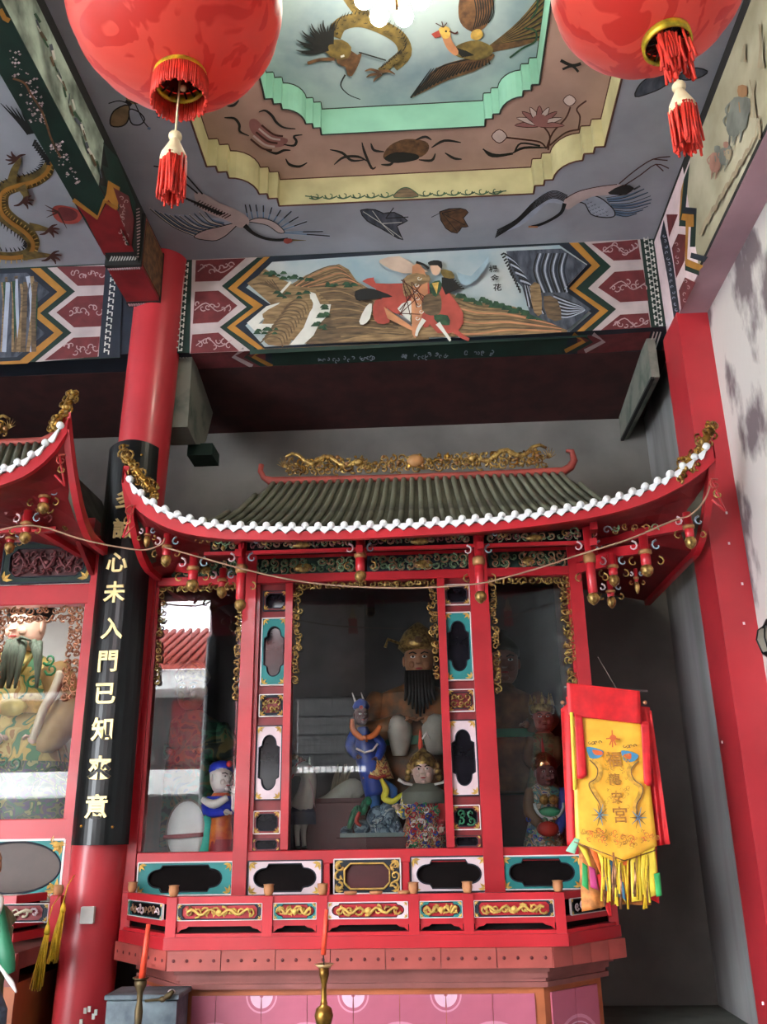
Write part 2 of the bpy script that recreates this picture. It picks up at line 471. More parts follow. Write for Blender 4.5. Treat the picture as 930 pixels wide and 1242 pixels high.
def coffer_art():
    p = Paint('Z', Z1); q = P2(4.227, 240, 120)
    sc = [(265, 110), (300, 105), (350, 160), (400, 190), (460, 205), (440, 240), (380, 245), (320, 215), (270, 160)]
    p.poly(q(sc), ROSEP, 3)
    for i in range(5): p.stroke(q([(270 + 14 * i, 205 - 18 * i), (330 + 14 * i, 252 - 18 * i), (380 + 14 * i, 262 - 18 * i)]), 2.4, (BRN_INK, PINKB)[i % 2])
    for s_ in ([(135, 95), (185, 98), (212, 130), (215, 165), (262, 188)], [(312, 66), (345, 58), (380, 85), (402, 118), (440, 145), (500, 152)], [(350, 262), (400, 278), (440, 262), (475, 262)],
               [(440, 232), (490, 238), (505, 215), (492, 190), (535, 182)], [(450, 305), (470, 335), (520, 345), (560, 325)], [(150, 35), (185, 30), (210, 5)]):
        p.stroke(q(s_), [1, 3.4, 3, 1], INK)
    p.build('painted_scroll_motif', CEIL, 'maroon scroll with black ribbons at the left corner of the coffer')
    p = Paint('Z', Z1); q = P2(2.583, 380, 120)
    p.poly(q([(218, 180), (240, 145), (290, 125), (350, 132), (362, 155), (340, 180), (290, 190), (240, 195)]), PBROWN, 3)
    p.poly(q([(222, 185), (260, 166), (320, 172), (330, 186), (300, 196), (250, 200)]), INK, 3)
    for s_ in ([(180, 138), (190, 160), (222, 165)], [(320, 128), (350, 118), (370, 128)], [(330, 190), (370, 192), (382, 170)], [(212, 205), (240, 205), (255, 190)], [(370, 152), (410, 130), (462, 136)], [(412, 168), (440, 185), (465, 188)],
               [(52, 158), (90, 168), (120, 192), (160, 190)], [(65, 205), (95, 182), (140, 180), (170, 195)], [(152, 135), (160, 165), (182, 215), (196, 212)], [(532, 155), (560, 178), (625, 172)], [(622, 170), (660, 152), (730, 152)]):
        p.stroke(q(s_), [1, 3.2, 3, 1], INK)
    p.build('painted_drum_motif', CEIL, 'brown drum with curling black ribbons')
    p = Paint('Z', Z1); q = P2(2.583, 500, 60)
    for pts in ([(420, 310), (400, 290), (350, 282), (290, 275)], [(420, 310), (440, 260), (480, 215), (495, 180)], [(425, 315), (430, 270), (410, 240)], [(520, 250), (525, 210), (515, 185), (545, 160)], [(430, 300), (480, 260), (525, 250)]):
        p.stroke(q(pts), 2, BRN_INK)
    c = (398, 215)
    for i in range(9):
        a = pi + pi * i / 8
        tip = (c[0] + 78 * cos(a), c[1] + 22 + 62 * sin(a)); l = (c[0] + 40 * cos(a - .25), c[1] + 20 + 34 * sin(a - .25)); r_ = (c[0] + 40 * cos(a + .25), c[1] + 20 + 34 * sin(a + .25))
        pet = [(c[0], c[1] + 25), l, tip, r_]
        p.poly(q(pet), PINKB if i % 2 else ROSEP, 3); p.outline(q(pet), .9, BRN_INK, 3)
    p.poly(q([(375, 215), (400, 200), (425, 215), (415, 238), (385, 238)]), ROSEP, 3)
    for b in ((492, 158, 20), (272, 270, 24)):
        bud = [(b[0] - b[2], b[1]), (b[0], b[1] - b[2] * .9), (b[0] + b[2], b[1]), (b[0], b[1] + b[2] * .9)]
        p.poly(q(bud), PINKB, 3); p.outline(q(bud), 1, BRN_INK, 3)
    p.stroke(q([(220, 310), (260, 330), (315, 322)]), [1, 4, 1], INK); p.stroke(q([(320, 320), (340, 292), (400, 300)]), 2.2, INK)
    p.stroke(q([(464, 32), (500, 48), (528, 42)]), 4, INK); p.stroke(q([(470, 60), (500, 50), (520, 68)]), 3, INK)
    p.build('painted_lotus', CEIL, 'pale lotus flower with curling stems at the right of the coffer')
    # green vine scroll on the far riser
    p = Paint('Y', 4.98)
    for sgn in (-1, 1):
        for i in range(6):
            x = 492 + sgn * (24 + i * 17); y = 234.5 - (x - 492) * .028
            p.curl(x, y, 6, 0, .75, 1.8, PGREEN, sgn); p.stroke([(x - 8, y + 3), (x, y + 4.5), (x + 9, y + 1)], 1.6, PGREEN)
        p.stroke([(492 + sgn * 122, 235 - sgn * 3), (492 + sgn * 105, 237 - sgn * 3)], 1.4, PGREEN, 0)
    p.poly([(478, 240), (484, 231), (492, 228), (500, 231), (507, 239)], TAN2, 3); p.outline([(478, 240), (484, 231), (492, 228), (500, 231), (507, 239)], 1.2, PGREEN, 3)
    p.build('painted_vine', CEIL, 'green scrolling vine with a central flower on the cream riser')
    # dragon and phoenix in the middle
    p = Paint('Z', Z2); q = P2(2.735, 340, 0)
    for pts, w_ in (([(285, 60), (250, 20), (225, -15)], 16), ([(178, 120), (200, 80), (260, 65), (330, 85), (395, 125), (412, 175), (372, 215)], 17), ([(395, 180), (360, 210), (330, 232)], 9)):
        p.stroke(q(pts), w_, POLIVE)
        n_ = 26; sp = smooth_pts(pts, 5)
        for k in range(len(sp) - 1):
            x, y = sp[k]; p.stroke(q([(x, y - w_ * 1.2), (x + 8, y - w_ * 1.2 - 16)]), 1.4, INK, 0, (1, .2)); p.curl(*q([(x + rnd(-8, 8), y + rnd(-14, 14))])[0], 2, 0, .5, .7, INK)
    p.poly(q([(185, 165), (215, 150), (255, 175), (270, 165), (262, 200), (238, 245), (222, 240), (215, 215), (190, 205)]), PBROWN, 2)
    p.poly(q([(160, 130), (205, 125), (235, 150), (225, 185), (185, 190), (150, 165)]), POLIVE, 2)
    for i in range(18):
        a = radians(150 + i * 7.5); r1 = 55 + 25 * (i % 3) / 2
        p.stroke(q([(170 + 12 * cos(a), 150 + 12 * sin(a)), (165 + r1 * cos(a), 148 + r1 * sin(a) * .8), (160 + (r1 + 30) * cos(a + .1), 145 + (r1 + 30) * sin(a + .1) * .8)]), [4, 3, .5], INK)
    p.stroke(q([(90, 202), (130, 190), (180, 188)]), 4, PBROWN); p.stroke(q([(215, 240), (200, 275), (225, 305), (265, 322)]), [2.2, 1.4, 1], INK); p.stroke(q([(260, 165), (310, 180), (350, 192)]), 1.6, INK)
    for b in ([(330, 232), (300, 222), (280, 228)], [(330, 236), (300, 240), (285, 248)], [(335, 238), (318, 250), (308, 262)], [(330, 230), (360, 228), (380, 238)]): p.stroke(q(b), [4, 3, 1], PBROWN)
    p.stroke(q([(200, 180), (212, 176)]), 2.5, PWHITE, 0)
    p.build('painted_dragon', CEIL, 'brown dragon with black mane in the centre of the coffer')
    p = Paint('Z', Z2)
    for i in range(22):
        t = i / 21; a0 = (700, 160); tip = (880 - 10 * t, -40 + 165 * t)
        p.stroke(q([a0, ((a0[0] + tip[0]) / 2 + 10, (a0[1] + tip[1]) / 2 + 12 * (1 - t)), tip]), [9, 7, 1], (PBROWN, POLIVE, INK)[i % 3])
    for pts in ([(760, 190), (800, 160), (845, 135), (845, 100), (810, 92)], [(830, 60), (850, 30), (852, -10)]): p.stroke(q(pts), 2.2, PGREEN)
    up = [(605, -20), (590, 40), (605, 85), (650, 105), (690, 70), (700, -20)]
    p.poly(q(up), PBROWN, 3)
    for i in range(8): p.stroke(q([(640 + i * 7, 95 - i * 3), (650 + i * 8, 40), (640 + 9 * i, -20)]), 1.4, INK)
    lw = [(430, 322), (470, 275), (520, 222), (600, 195), (705, 175), (690, 205), (640, 235), (560, 262), (500, 290)]
    p.poly(q(lw), PBROWN, 3)
    for i in range(22):
        t = i / 21; p.stroke(q([(500 + 190 * t, 225 - 32 * t), (432 + 262 * t, 322 - 112 * t - 14 * sin(pi * t))]), 1.9, INK, 0, (.4, 1.2))
    p.stroke(q([(440, 312), (520, 226), (600, 198), (700, 178)]), 1.6, INK)
    p.poly(q([(572, 160), (600, 140), (650, 130), (700, 150), (700, 175), (660, 195), (610, 190), (580, 180)]), POLIVE, 3)
    for i in range(8): p.stroke(q([(570 + i * 6, 150 + 2 * i), (605 + i * 5, 186 - i)]), 1.4, INK, 0)
    p.poly(q([(635, 100), (660, 92), (672, 112), (655, 128), (632, 122)]), GOLD_P, 3)
    p.poly(q([(530, 95), (545, 85), (560, 95), (568, 130), (590, 165), (580, 180), (555, 160), (540, 130)]), PORANGE, 3)
    p.poly(q([(525, 92), (545, 82), (562, 92), (560, 118), (540, 122)]), GOLD_P, 3)
    p.poly(q([(525, 95), (500, 108), (512, 122), (532, 118)]), PRED, 0); p.stroke(q([(546, 98), (552, 100)]), 2.4, INK, 0)
    for a in ((515, 72), (535, 66), (552, 70)): p.stroke(q([(540, 86), a]), 1.2, BRN_INK, 0)
    p.stroke(q([(560, 98), (578, 106), (588, 100)]), 2, BRN_INK)
    for c in ((470, 200, 26, 60), (680, 240, 22, 40), (150, 260, 34, 46), (600, 280, 16, 26)): pass
    p.build('painted_phoenix', CEIL, 'golden-headed brown phoenix with spread wings')
coffer_art()

# --- the bay beyond the left beam
mb = MB(CEILB); mb.box(-9.0, -2.07, 1.0, YB, ZC, ZC + .12)
CEIL2 = mb.build('ceiling', label='grey painted ceiling bay with an ochre dragon, left of the long beam', cat='ceiling', kind='structure')
def left_dragon():
    p = Paint('Z', ZC); q = P2(4.227, 0, 60)
    body = [(262, 560), (240, 620), (180, 665), (90, 690), (25, 715), (0, 760), (10, 830), (60, 880), (130, 930), (170, 985), (150, 1040), (60, 1060), (-40, 1050)]
    p.stroke(q(body), [8, 17, 18, 18, 20, 21, 20, 18, 18, 16, 12, 10, 9], POLIVE)
    sp = smooth_pts(body, 4)
    for k in range(len(sp) - 1):
        x, y = sp[k]; nx, ny = sp[k + 1][0] - x, sp[k + 1][1] - y; L = hypot(nx, ny) or 1; nx, ny = nx / L, ny / L
        p.stroke(q([(x - ny * 32, y + nx * 32), (x - ny * 52 + nx * 10, y + nx * 52 + ny * 10)]), 2.2, INK, 0, (1, .2))
        p.stroke(q([(x + ny * 12, y - nx * 12), (x + ny * 30, y - nx * 30)]), 1.2, GOLD_P, 0)
    p.stroke(q(body), 5, OCHRE)
    for limb in ([(60, 670), (75, 610), (100, 560), (85, 550)], [(110, 690), (135, 740), (120, 770)], [(150, 900), (200, 905), (250, 915)], [(120, 1050), (200, 1045), (260, 1048)]):
        p.stroke(q(limb), [11, 9, 6, 4], POLIVE)
    for c in ((85, 550, -1), (120, 768, 0), (252, 915, 0), (262, 1050, 0)):
        for a in (-.9, -.3, .3, .9, 2.4):
            d = a + (pi if c[2] < 0 else 0); p.stroke(q([(c[0], c[1]), (c[0] + 30 * cos(d), c[1] + 26 * sin(d)), (c[0] + 56 * cos(d + .2), c[1] + 44 * sin(d + .2))]), [4, 3, 1], BRN_INK)
    for i in range(6): p.stroke(q([(150 + 8 * i, 420 - 2 * i), (90 + 14 * i, 350 + 6 * i), (5 + 26 * i, 262 + 8 * i)]), [5, 3, .7], INK)
    for k in range(9): p.stroke(q([(185 + 9 * k, 450 + 12 * k), (172 + 9 * k, 480 + 12 * k), (195 + 8 * k, 478 + 12 * k)]), 3.4, INK, 0)
    fish = [(270, 800), (310, 785), (380, 800), (425, 830), (400, 875), (330, 880), (280, 850)]
    p.poly(q(fish), PRED, 3); p.poly(q([(300, 800), (360, 800), (400, 830), (380, 862), (320, 860)]), MAROON, 3)
    for b in ((232, 784), (240, 812), (240, 848), (345, 905)): p.stroke(q([(300, 820), b]), 2.6, BRN_INK, 0, (1, .2))
    p.build('painted_dragon', CEIL2, 'ochre dragon winding over the ceiling')
left_dragon()

# --- timber/plaster beams with painted panels -------------------------------------------
def zigzag_side(p, g, w_, pan, out):
    pass
BEAMZ = 4.864
mb = MB(DKBLUE)
mb.box(-9, XR_PIER + .02, YB, 6.2, BEAMZ, ZC + .3)
BEAM = mb.build('beam_front', label='wide painted cross beam showing a rider in a mountain landscape', cat='beam', kind='structure')
# dark ceiling of the rear aisle, lower behind the beam
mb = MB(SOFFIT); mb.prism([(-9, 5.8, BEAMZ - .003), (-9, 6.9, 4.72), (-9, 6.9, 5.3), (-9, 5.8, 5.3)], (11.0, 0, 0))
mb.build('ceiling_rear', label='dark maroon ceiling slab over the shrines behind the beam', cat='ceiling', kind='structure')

def beam_art():
    p = Paint('Y', YB)
    # ground coats
    p.poly([(212, 316), (800, 287), (808, 396), (206, 429)], DKGREEN)
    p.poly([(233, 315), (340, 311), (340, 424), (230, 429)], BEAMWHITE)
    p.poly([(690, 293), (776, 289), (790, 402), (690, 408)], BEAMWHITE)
    def bands(lines, right):
        far = 460 if right else 460
        for L, m_ in lines:
            top, bot = L[0], L[-1]
            p.poly(L + [(far, bot[1] + (bot[0] - far) * .045 if not right else bot[1] + (bot[0] - far) * .045), (far, top[1] + (top[0] - far) * .045)], m_)
    bands([([(312, 312.5), (269, 347), (299, 372.5), (266.5, 397), (303, 425)], DKGREEN),
           ([(320, 312), (276.5, 350), (307.5, 372.5), (275, 397.5), (313, 424)], OCHRE),
           ([(327.5, 311.5), (287, 349.5), (319, 370.5), (285, 395.5), (321, 423.5)], DKBLUE)], False)
    bands([([(708, 294), (740.8, 323.4), (713, 350), (747, 375), (712, 407)], DKGREEN),
           ([(701, 294.5), (727.5, 322.5), (698, 350), (737.5, 377), (702, 407)], OCHRE),
           ([(690, 295), (717.5, 322), (690, 350), (727, 377), (692, 409)], DKBLUE)], True)
    p.poly([(330, 318), (465, 309), (465, 412.5), (321, 421), (297.5, 395), (328.5, 370), (298.5, 349)], SKYP)
    p.poly([(465, 309), (678, 297.5), (712, 321), (682, 355), (717, 380), (687, 406), (465, 412.5)], SKYP)
    p.poly([(303, 425), (712, 407), (712, 409), (303, 430)], DKGREEN)
    for pan in ([(237.6, 316), (297.8, 313.5), (266.7, 341), (236.5, 342)], [(236.6, 354), (265, 352.7), (288, 371), (264.5, 391), (233.8, 393)], [(233.3, 406), (265, 403.6), (290, 426), (231, 429)],
                [(717, 296), (773, 291), (777, 315), (744, 316.5)], [(725, 349), (745, 330), (780, 327.5), (786, 365), (752, 367)], [(727, 402), (752, 382), (786, 380), (789.5, 401), (728, 404)]):
        p.poly(pan, MAROON)
    for cx, cy in ((262, 326), (258, 373), (260, 416), (752, 303), (761, 347), (765, 392)):
        for k in range(7):
            x = cx - 18 + 6 * k; y = cy + rnd(-5, 5)
            p.curl(x, y, rnd(3, 5.5), rnd(0, 6), rnd(.6, .9), 1.5, SCROLL_W, random.choice((-1, 1)))
        p.stroke([(cx - 22, cy + 4), (cx - 8, cy - 5), (cx + 6, cy + 5), (cx + 21, cy - 3)], 1.3, SCROLL_W)
    # meander strips
    for (a, b, c, d) in (((221, 316), (229, 315.5), (213.5, 428), (221, 427.5)), ((780, 290), (789, 289.5), (794, 399), (802, 398))):
        n_ = 15
        for k in range(n_):
            t0, t1, tm = k / n_, (k + .72) / n_, (k + .36) / n_
            L = lambda t, s_: ((a[0] + (c[0] - a[0]) * t) * (1 - s_) + (b[0] + (d[0] - b[0]) * t) * s_, (a[1] + (c[1] - a[1]) * t) * (1 - s_) + (b[1] + (d[1] - b[1]) * t) * s_)
            p.stroke([L(t0, 0), L(t1, 0)], 1.5, PWHITE, 0); p.stroke([L(tm, 0), L(tm, .45)], 1.5, PWHITE, 0)
            p.stroke([L(t0 + .5 / n_, 1), L(min(1, t1 + .5 / n_), 1)], 1.5, PWHITE, 0); p.stroke([L(min(1, tm + .5 / n_), .55), L(min(1, tm + .5 / n_), 1)], 1.5, PWHITE, 0)
        p.stroke([L(0, .5), L(1, .5)], .7, PWHITE, 0)
    p.build('painted_border', BEAM, 'zigzag bands of green, ochre and blue with maroon scroll panels')
    # landscape
    p = Paint('Y', YB, base=.016); p.eps = .00012; q = P2(4.227, 300, 300); r_ = P2(4.227, 500, 280)
    p.poly(q([(0, 190), (60, 150), (90, 115), (160, 160), (230, 195), (300, 150), (400, 110), (470, 92), (520, 120), (560, 180), (610, 210), (700, 260), (500, 380), (300, 500), (60, 440), (120, 295)]), TAN)
    p.poly(q([(350, 225), (450, 210), (540, 225), (640, 280), (760, 380), (930, 470), (930, 478), (300, 503), (370, 400), (430, 300)]), TAN2)
    p.poly(q([(440, 492), (600, 455), (720, 415), (790, 410), (930, 460), (930, 478)]), TAN)
    for i in range(16):
        p.stroke(q([(360 + i * 8, 240 + i * 15), (480 + i * 6, 232 + i * 15), (620 + i * 14, 300 + i * 11)]), 1.6, (TAN, TAN3, TAN2)[i % 3])
    for i in range(10):
        p.stroke(q([(20 + 12 * i, 200 - 3 * i), (90 + 10 * i, 190 + 6 * i), (160 + 6 * i, 220 + 5 * i)]), 1.3, (TAN3, TAN2)[i % 2])
        p.stroke(q([(240 + 10 * i, 205 + i), (330 + 14 * i, 140 + 7 * i), (450 + 8 * i, 100 + 10 * i), (520 + 8 * i, 150 + 7 * i)]), 1.2, (TAN2, PORANGE, TAN3)[i % 3])
    p.poly(q([(0, 395), (100, 310), (170, 290), (60, 400), (150, 400), (110, 440), (50, 445)]), PWHITE)
    p.poly(q([(320, 235), (350, 245), (375, 300), (430, 300), (420, 350), (370, 400), (340, 460), (290, 505), (220, 508), (290, 420), (330, 320)]), PWHITE)
    p.stroke(q([(225, 185), (175, 240)]), 3, PWHITE, 0)
    p.poly(q([(80, 350), (150, 305), (260, 260), (330, 275), (335, 320), (300, 370), (290, 410), (230, 470), (215, 508), (110, 508), (90, 470), (150, 420), (170, 385), (100, 380)]), TAN, 2)
    for i in range(12):
        x, y = 275 - i * 12, 290 + i * 17
        p.stroke(q([(x - 75, y + 22), (x - 30, y - 10), (x + 25, y), (x + 40, y + 42)]), 1.6, (TAN3, TAN2)[i % 2])
    for c in ((230, 250, 90, 16), (455, 205, 90, 12), (90, 438, 60, 12), (255, 168, 70, 10), (150, 150, 60, 10), (400, 330, 30, 40), (375, 400, 26, 36)):
        for k in range(8): 
            x, y = c[0] + rnd(-c[2], c[2]), c[1] + rnd(-c[3], c[3]); s_ = rnd(12, 26)
            p.poly(q([(x - s_, y + 6), (x - s_ * .3, y - s_ * .5), (x + s_ * .5, y - s_ * .4), (x + s_, y + 5)]), PGREEN)
    # right: fields, trees, rocks
    p.poly(r_([(190, 330), (260, 360), (400, 385), (520, 400), (700, 480), (790, 500), (790, 535), (0, 560), (0, 470), (130, 420)]), TAN)
    for i in range(9):
        p.stroke(r_([(200, 345 + i * 24), (330, 395 + i * 18), (500, 415 + i * 13), (760, 495 + i * 4)]), 2.0, (TAN3, TAN2, PORANGE)[i % 3])
    for i in range(26):
        x = 240 + i * 17; y = 345 + i * 4.5 + rnd(-14, 14); s_ = rnd(14, 28)
        p.poly(r_([(x - s_, y + 10), (x - s_ * .4, y - s_ * .6), (x + s_ * .5, y - s_ * .5), (x + s_, y + 12)]), PGREEN)
    p.poly(r_([(480, 118), (760, 105), (890, 190), (770, 315), (912, 415), (790, 522), (600, 440), (560, 300), (500, 240)]), ROCK)
    for i in range(12):
        p.stroke(r_([(470 + 8 * i, 130 + i * 14), (520 + 8 * i, 170 + i * 12), (560 + 6 * i, 240 + 10 * i), (590 + 8 * i, 400 + 4 * i)]), 2, (INK, WING, DKBLUE)[i % 3])
        p.stroke(r_([(640 + 14 * i, 130), (620 + 14 * i, 220), (660 + 13 * i, 330)]), 1.8, (INK, WING, DKBLUE)[i % 3]) if 640 + 14 * i < 800 else None
        p.stroke(r_([(720, 340 + 10 * i), (790, 370 + 8 * i), (860, 400 + 3 * i), (880, 420)]), 1.3, (INK, WING)[i % 2])
    p.poly(r_([(600, 300), (650, 290), (660, 440), (620, 430)]), TAN, 2); p.poly(r_([(670, 350), (740, 370), (760, 470), (690, 460)]), TAN2, 2)
    for i in range(14): p.stroke(r_([(470 + 6 * i, 130 + 14 * i), (452 + 7.5 * i, 140 + 15 * i)]), 2, INK, 0)
    # horse and rider
    p.poly(q([(590, 190), (650, 170), (660, 200), (800, 200), (860, 190), (930, 180), (930, 420), (880, 400), (780, 360), (720, 330), (660, 230)]), PRED, 2)
    p.poly(q([(680, 80), (780, 62), (860, 110), (930, 140), (800, 150), (700, 110)]), mat('painted_haze', (186, 164, 148), .8, var=.08), 2)
    p.poly(q([(555, 240), (620, 225), (680, 240), (745, 268), (690, 275), (600, 288), (560, 285)]), INK, 2)
    p.poly(q([(655, 290), (700, 285), (720, 340), (730, 400), (670, 405), (645, 360)]), PRED, 2); p.poly(q([(700, 320), (870, 440), (840, 440), (720, 380)]), PORANGE)
    p.poly(q([(575, 395), (610, 320), (640, 305), (630, 380), (595, 412)]), PWHITE, 2)
    p.poly(q([(770, 330), (830, 290), (890, 300), (890, 360), (870, 430), (840, 400)]), PWHITE, 2); p.poly(q([(800, 180), (850, 150), (930, 160), (930, 200), (870, 230), (820, 270), (800, 250)]), TAN, 2)
    p.poly(q([(840, 350), (880, 350), (880, 400), (840, 410)]), PGREEN, 2)
    p.poly(r_([(0, 200), (60, 215), (80, 330), (40, 480), (30, 540), (0, 545)]), PORANGE, 2)
    p.poly(r_([(50, 360), (90, 340), (150, 300), (200, 350), (260, 440), (240, 520), (130, 540), (60, 440)]), PRED, 2)
    p.poly(r_([(60, 350), (130, 330), (150, 380), (140, 440), (90, 450), (50, 420)]), TAN2, 2)
    p.poly(r_([(90, 290), (140, 270), (150, 310), (120, 355), (95, 330)]), PGREEN, 2); p.poly(r_([(100, 285), (135, 280), (125, 340)]), GOLD_P)
    p.poly(r_([(150, 255), (200, 255), (250, 310), (200, 330), (170, 345), (150, 300)]), INK)
    for i in range(6): p.stroke(r_([(190, 270 + 9 * i), (215 + 10 * i, 262 + 10 * i)]), 1.6, INK, 0)
    p.poly(r_([(90, 190), (125, 180), (145, 200), (135, 240), (105, 240)]), SKINP, 2)
    p.poly(r_([(80, 180), (110, 168), (150, 175), (150, 215), (130, 195), (90, 195)]), INK, 2); p.stroke(r_([(20, 178), (60, 192), (85, 212)]), 3, INK)
    p.poly(r_([(145, 215), (200, 225), (215, 260), (160, 255)]), POLIVE, 2); p.poly(r_([(-10, 240), (60, 240), (80, 280), (0, 300)]), TAN, 2)
    p.poly(r_([(110, 450), (180, 450), (190, 500), (130, 490)]), PGREEN, 2)
    for s_ in ([(130, 490), (160, 530), (195, 580)], [(60, 470), (30, 520), (20, 555)]): p.stroke(r_(s_), [6, 4, 3], PWHITE)
    p.stroke(r_([(210, 520), (250, 555), (290, 575)]), [7, 5, 4], PRED)
    for i in range(7): p.curl(*r_([(20 + rnd(-10, 30), 260 + i * 34)])[0], 3, 0, .9, 1, PWHITE)
    for k in range(12): p.stroke(q([(780 + rnd(-20, 120), 170 + rnd(0, 200)), (800 + rnd(-20, 120), 190 + rnd(0, 200))]), 1, BRN_INK, 0)
    for c in ((330, 160, 220), (240, 200, 330)): pass
    p.poly(r_([(230, 230), (300, 250), (390, 150), (360, 230), (300, 290), (250, 290)]), mat('painted_haze_blue', (146, 170, 182), .8, var=.1), 2)
    p.build('painted_landscape', BEAM, 'rider in red on a horse between brown hills and grey rocks')
    # left bay beam
    p = Paint('Y', YB, base=.002); s5 = P2(5.8125, 0, 300)
    p.poly([(-60, 324), (150, 318), (146, 434), (-60, 444)], DKGREEN)
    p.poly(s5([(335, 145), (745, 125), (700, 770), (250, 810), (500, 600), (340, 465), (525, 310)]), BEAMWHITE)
    for L, m_ in (([(335, 145), (530, 312), (340, 465), (505, 603), (255, 805)], DKGREEN), ([(285, 148), (470, 312), (283, 465), (445, 603), (195, 820)], OCHRE), ([(215, 150), (405, 315), (220, 470), (383, 603), (140, 800)], DKBLUE)):
        p.poly(s5(L + [(-300, L[-1][1] + 20), (-300, 165)]), m_)
    p.poly(s5([(190, 180), (350, 318), (170, 470), (318, 608), (120, 775), (-300, 790), (-300, 200)]), ROCK)
    for i in range(22): 
        x = -40 + i * 14; p.stroke(s5([(x, 200 + rnd(0, 60)), (x + rnd(-20, 40), 400), (x + rnd(-30, 30), 740)]), rnd(1.5, 6), (PGREEN, TAN2, WING, ROCK, TAN)[i % 5])
    for pan in ([(400, 140), (745, 135), (740, 270), (550, 275)], [(400, 462), (545, 348), (735, 340), (715, 560), (525, 568)], [(315, 800), (520, 640), (705, 632), (690, 775)]): p.poly(s5(pan), MAROON)
    for cx, cy in ((620, 205), (600, 450), (580, 720)):
        for k in range(8): p.curl(*s5([(cx - 100 + 28 * k, cy + rnd(-24, 24))])[0], rnd(3, 5.5), rnd(0, 6), .8, 1.5, SCROLL_W, random.choice((-1, 1)))
    p.poly([(129, 318), (150, 317), (146, 434), (120, 435)], DKBLUE)
    for k in range(14):
        y = 322 + k * 7.8; x0 = 138.5 - (y - 322) * .085
        p.stroke([(x0 - 2, y), (x0 - 2.6, y + 5.5)], 1.5, PWHITE, 0); p.stroke([(x0 - 2, y + 3), (x0 + 2, y + 3)], 1.4, PWHITE, 0); p.stroke([(x0 + 3, y + 3), (x0 + 2.5, y + 8)], 1.5, PWHITE, 0)
    p.build('painted_border', BEAM, 'zigzag bands and maroon scroll panels of the left bay')
    # the pattern turning under the beam
    p = Paint('Z', BEAMZ)
    p.poly([(206.5, 429), (808, 396), (800, 440), (226, 452)], DKBLUE)
    p.poly([(231, 429), (322, 424), (322, 447), (240, 449)], MAROON); p.poly([(700, 408), (789, 402), (783, 424), (700, 430)], MAROON)
    p.poly([(330, 424), (690, 408), (682, 433), (330, 448)], DKGREEN)
    for x0, s_ in ((303, 1), (712, -1)):
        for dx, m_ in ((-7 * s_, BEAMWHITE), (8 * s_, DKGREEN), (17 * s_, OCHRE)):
            y0 = 446 - (x0 - 240) * .045 - 17
            p.stroke([(x0 + dx, y0 - 3), (x0 + dx - 13 * s_, y0 + 6), (x0 + dx + 10 * s_, y0 + 18)], 5, m_, 0)
    for cx in (402, 440, 500, 530, 580):
        for k in range(9): p.curl(cx + rnd(-17, 17), 436 - (cx - 400) * .045 + rnd(-2, 2), 2.4, rnd(0, 6), .7, 1.2, WING)
    for k in range(3):
        p.stroke([(218 + k * 4, 432), (226 + k * 4, 449)], 1.6, PWHITE, 0); p.stroke([(793 + k * 4, 401), (787 + k * 4, 420)], 1.6, PWHITE, 0)
    p.build('painted_border', BEAM, 'green band with pale cloud scrolls under the beam')
beam_art()
def text_mesh(body, size, extrude, offset=0.0):
    cu = bpy.data.curves.new('glyph', 'FONT'); cu.body = body; cu.size = size; cu.extrude = extrude; cu.offset = offset
    cu.align_x = 'CENTER'; cu.align_y = 'CENTER'; cu.resolution_u = 3
    o = bpy.data.objects.new('glyph', cu); COL.objects.link(o)
    dg = bpy.context.evaluated_depsgraph_get(); dg.update()
    me = bpy.data.meshes.new_from_object(o.evaluated_get(dg))
    vs = [v.co.copy() for v in me.vertices]; fs = [tuple(pl.vertices) for pl in me.polygons]
    bpy.data.objects.remove(o); bpy.data.meshes.remove(me)
    if vs:
        cx = (min(v.x for v in vs) + max(v.x for v in vs)) / 2; cy = (min(v.y for v in vs) + max(v.y for v in vs)) / 2
        vs = [v - Vector((cx, cy, 0)) for v in vs]
    return vs, fs
def glyph(mb, ch, origin, ux, uy, size, depth, mt, offset=0.0, sx=1.0):
    vs, fs = text_mesh(ch, size, depth / 2, offset)
    ux = Vector(ux).normalized(); uy = Vector(uy).normalized(); uz = ux.cross(uy)
    o = Vector(origin)
    mb.add([o + ux * v.x * sx + uy * v.y + uz * v.z for v in vs], fs, mt)
mb = MB(INK)
for ch, x, y in (('楊', 598, 326), ('金', 600, 337), ('花', 603, 348.5)):
    glyph(mb, ch, PY(x, y, YB - .04), (1, 0, 0), (0, 0, 1), .062, .001, INK, .0012)
mb.build('beam_lettering', BEAM, 'three black brushed characters on the painted sky')

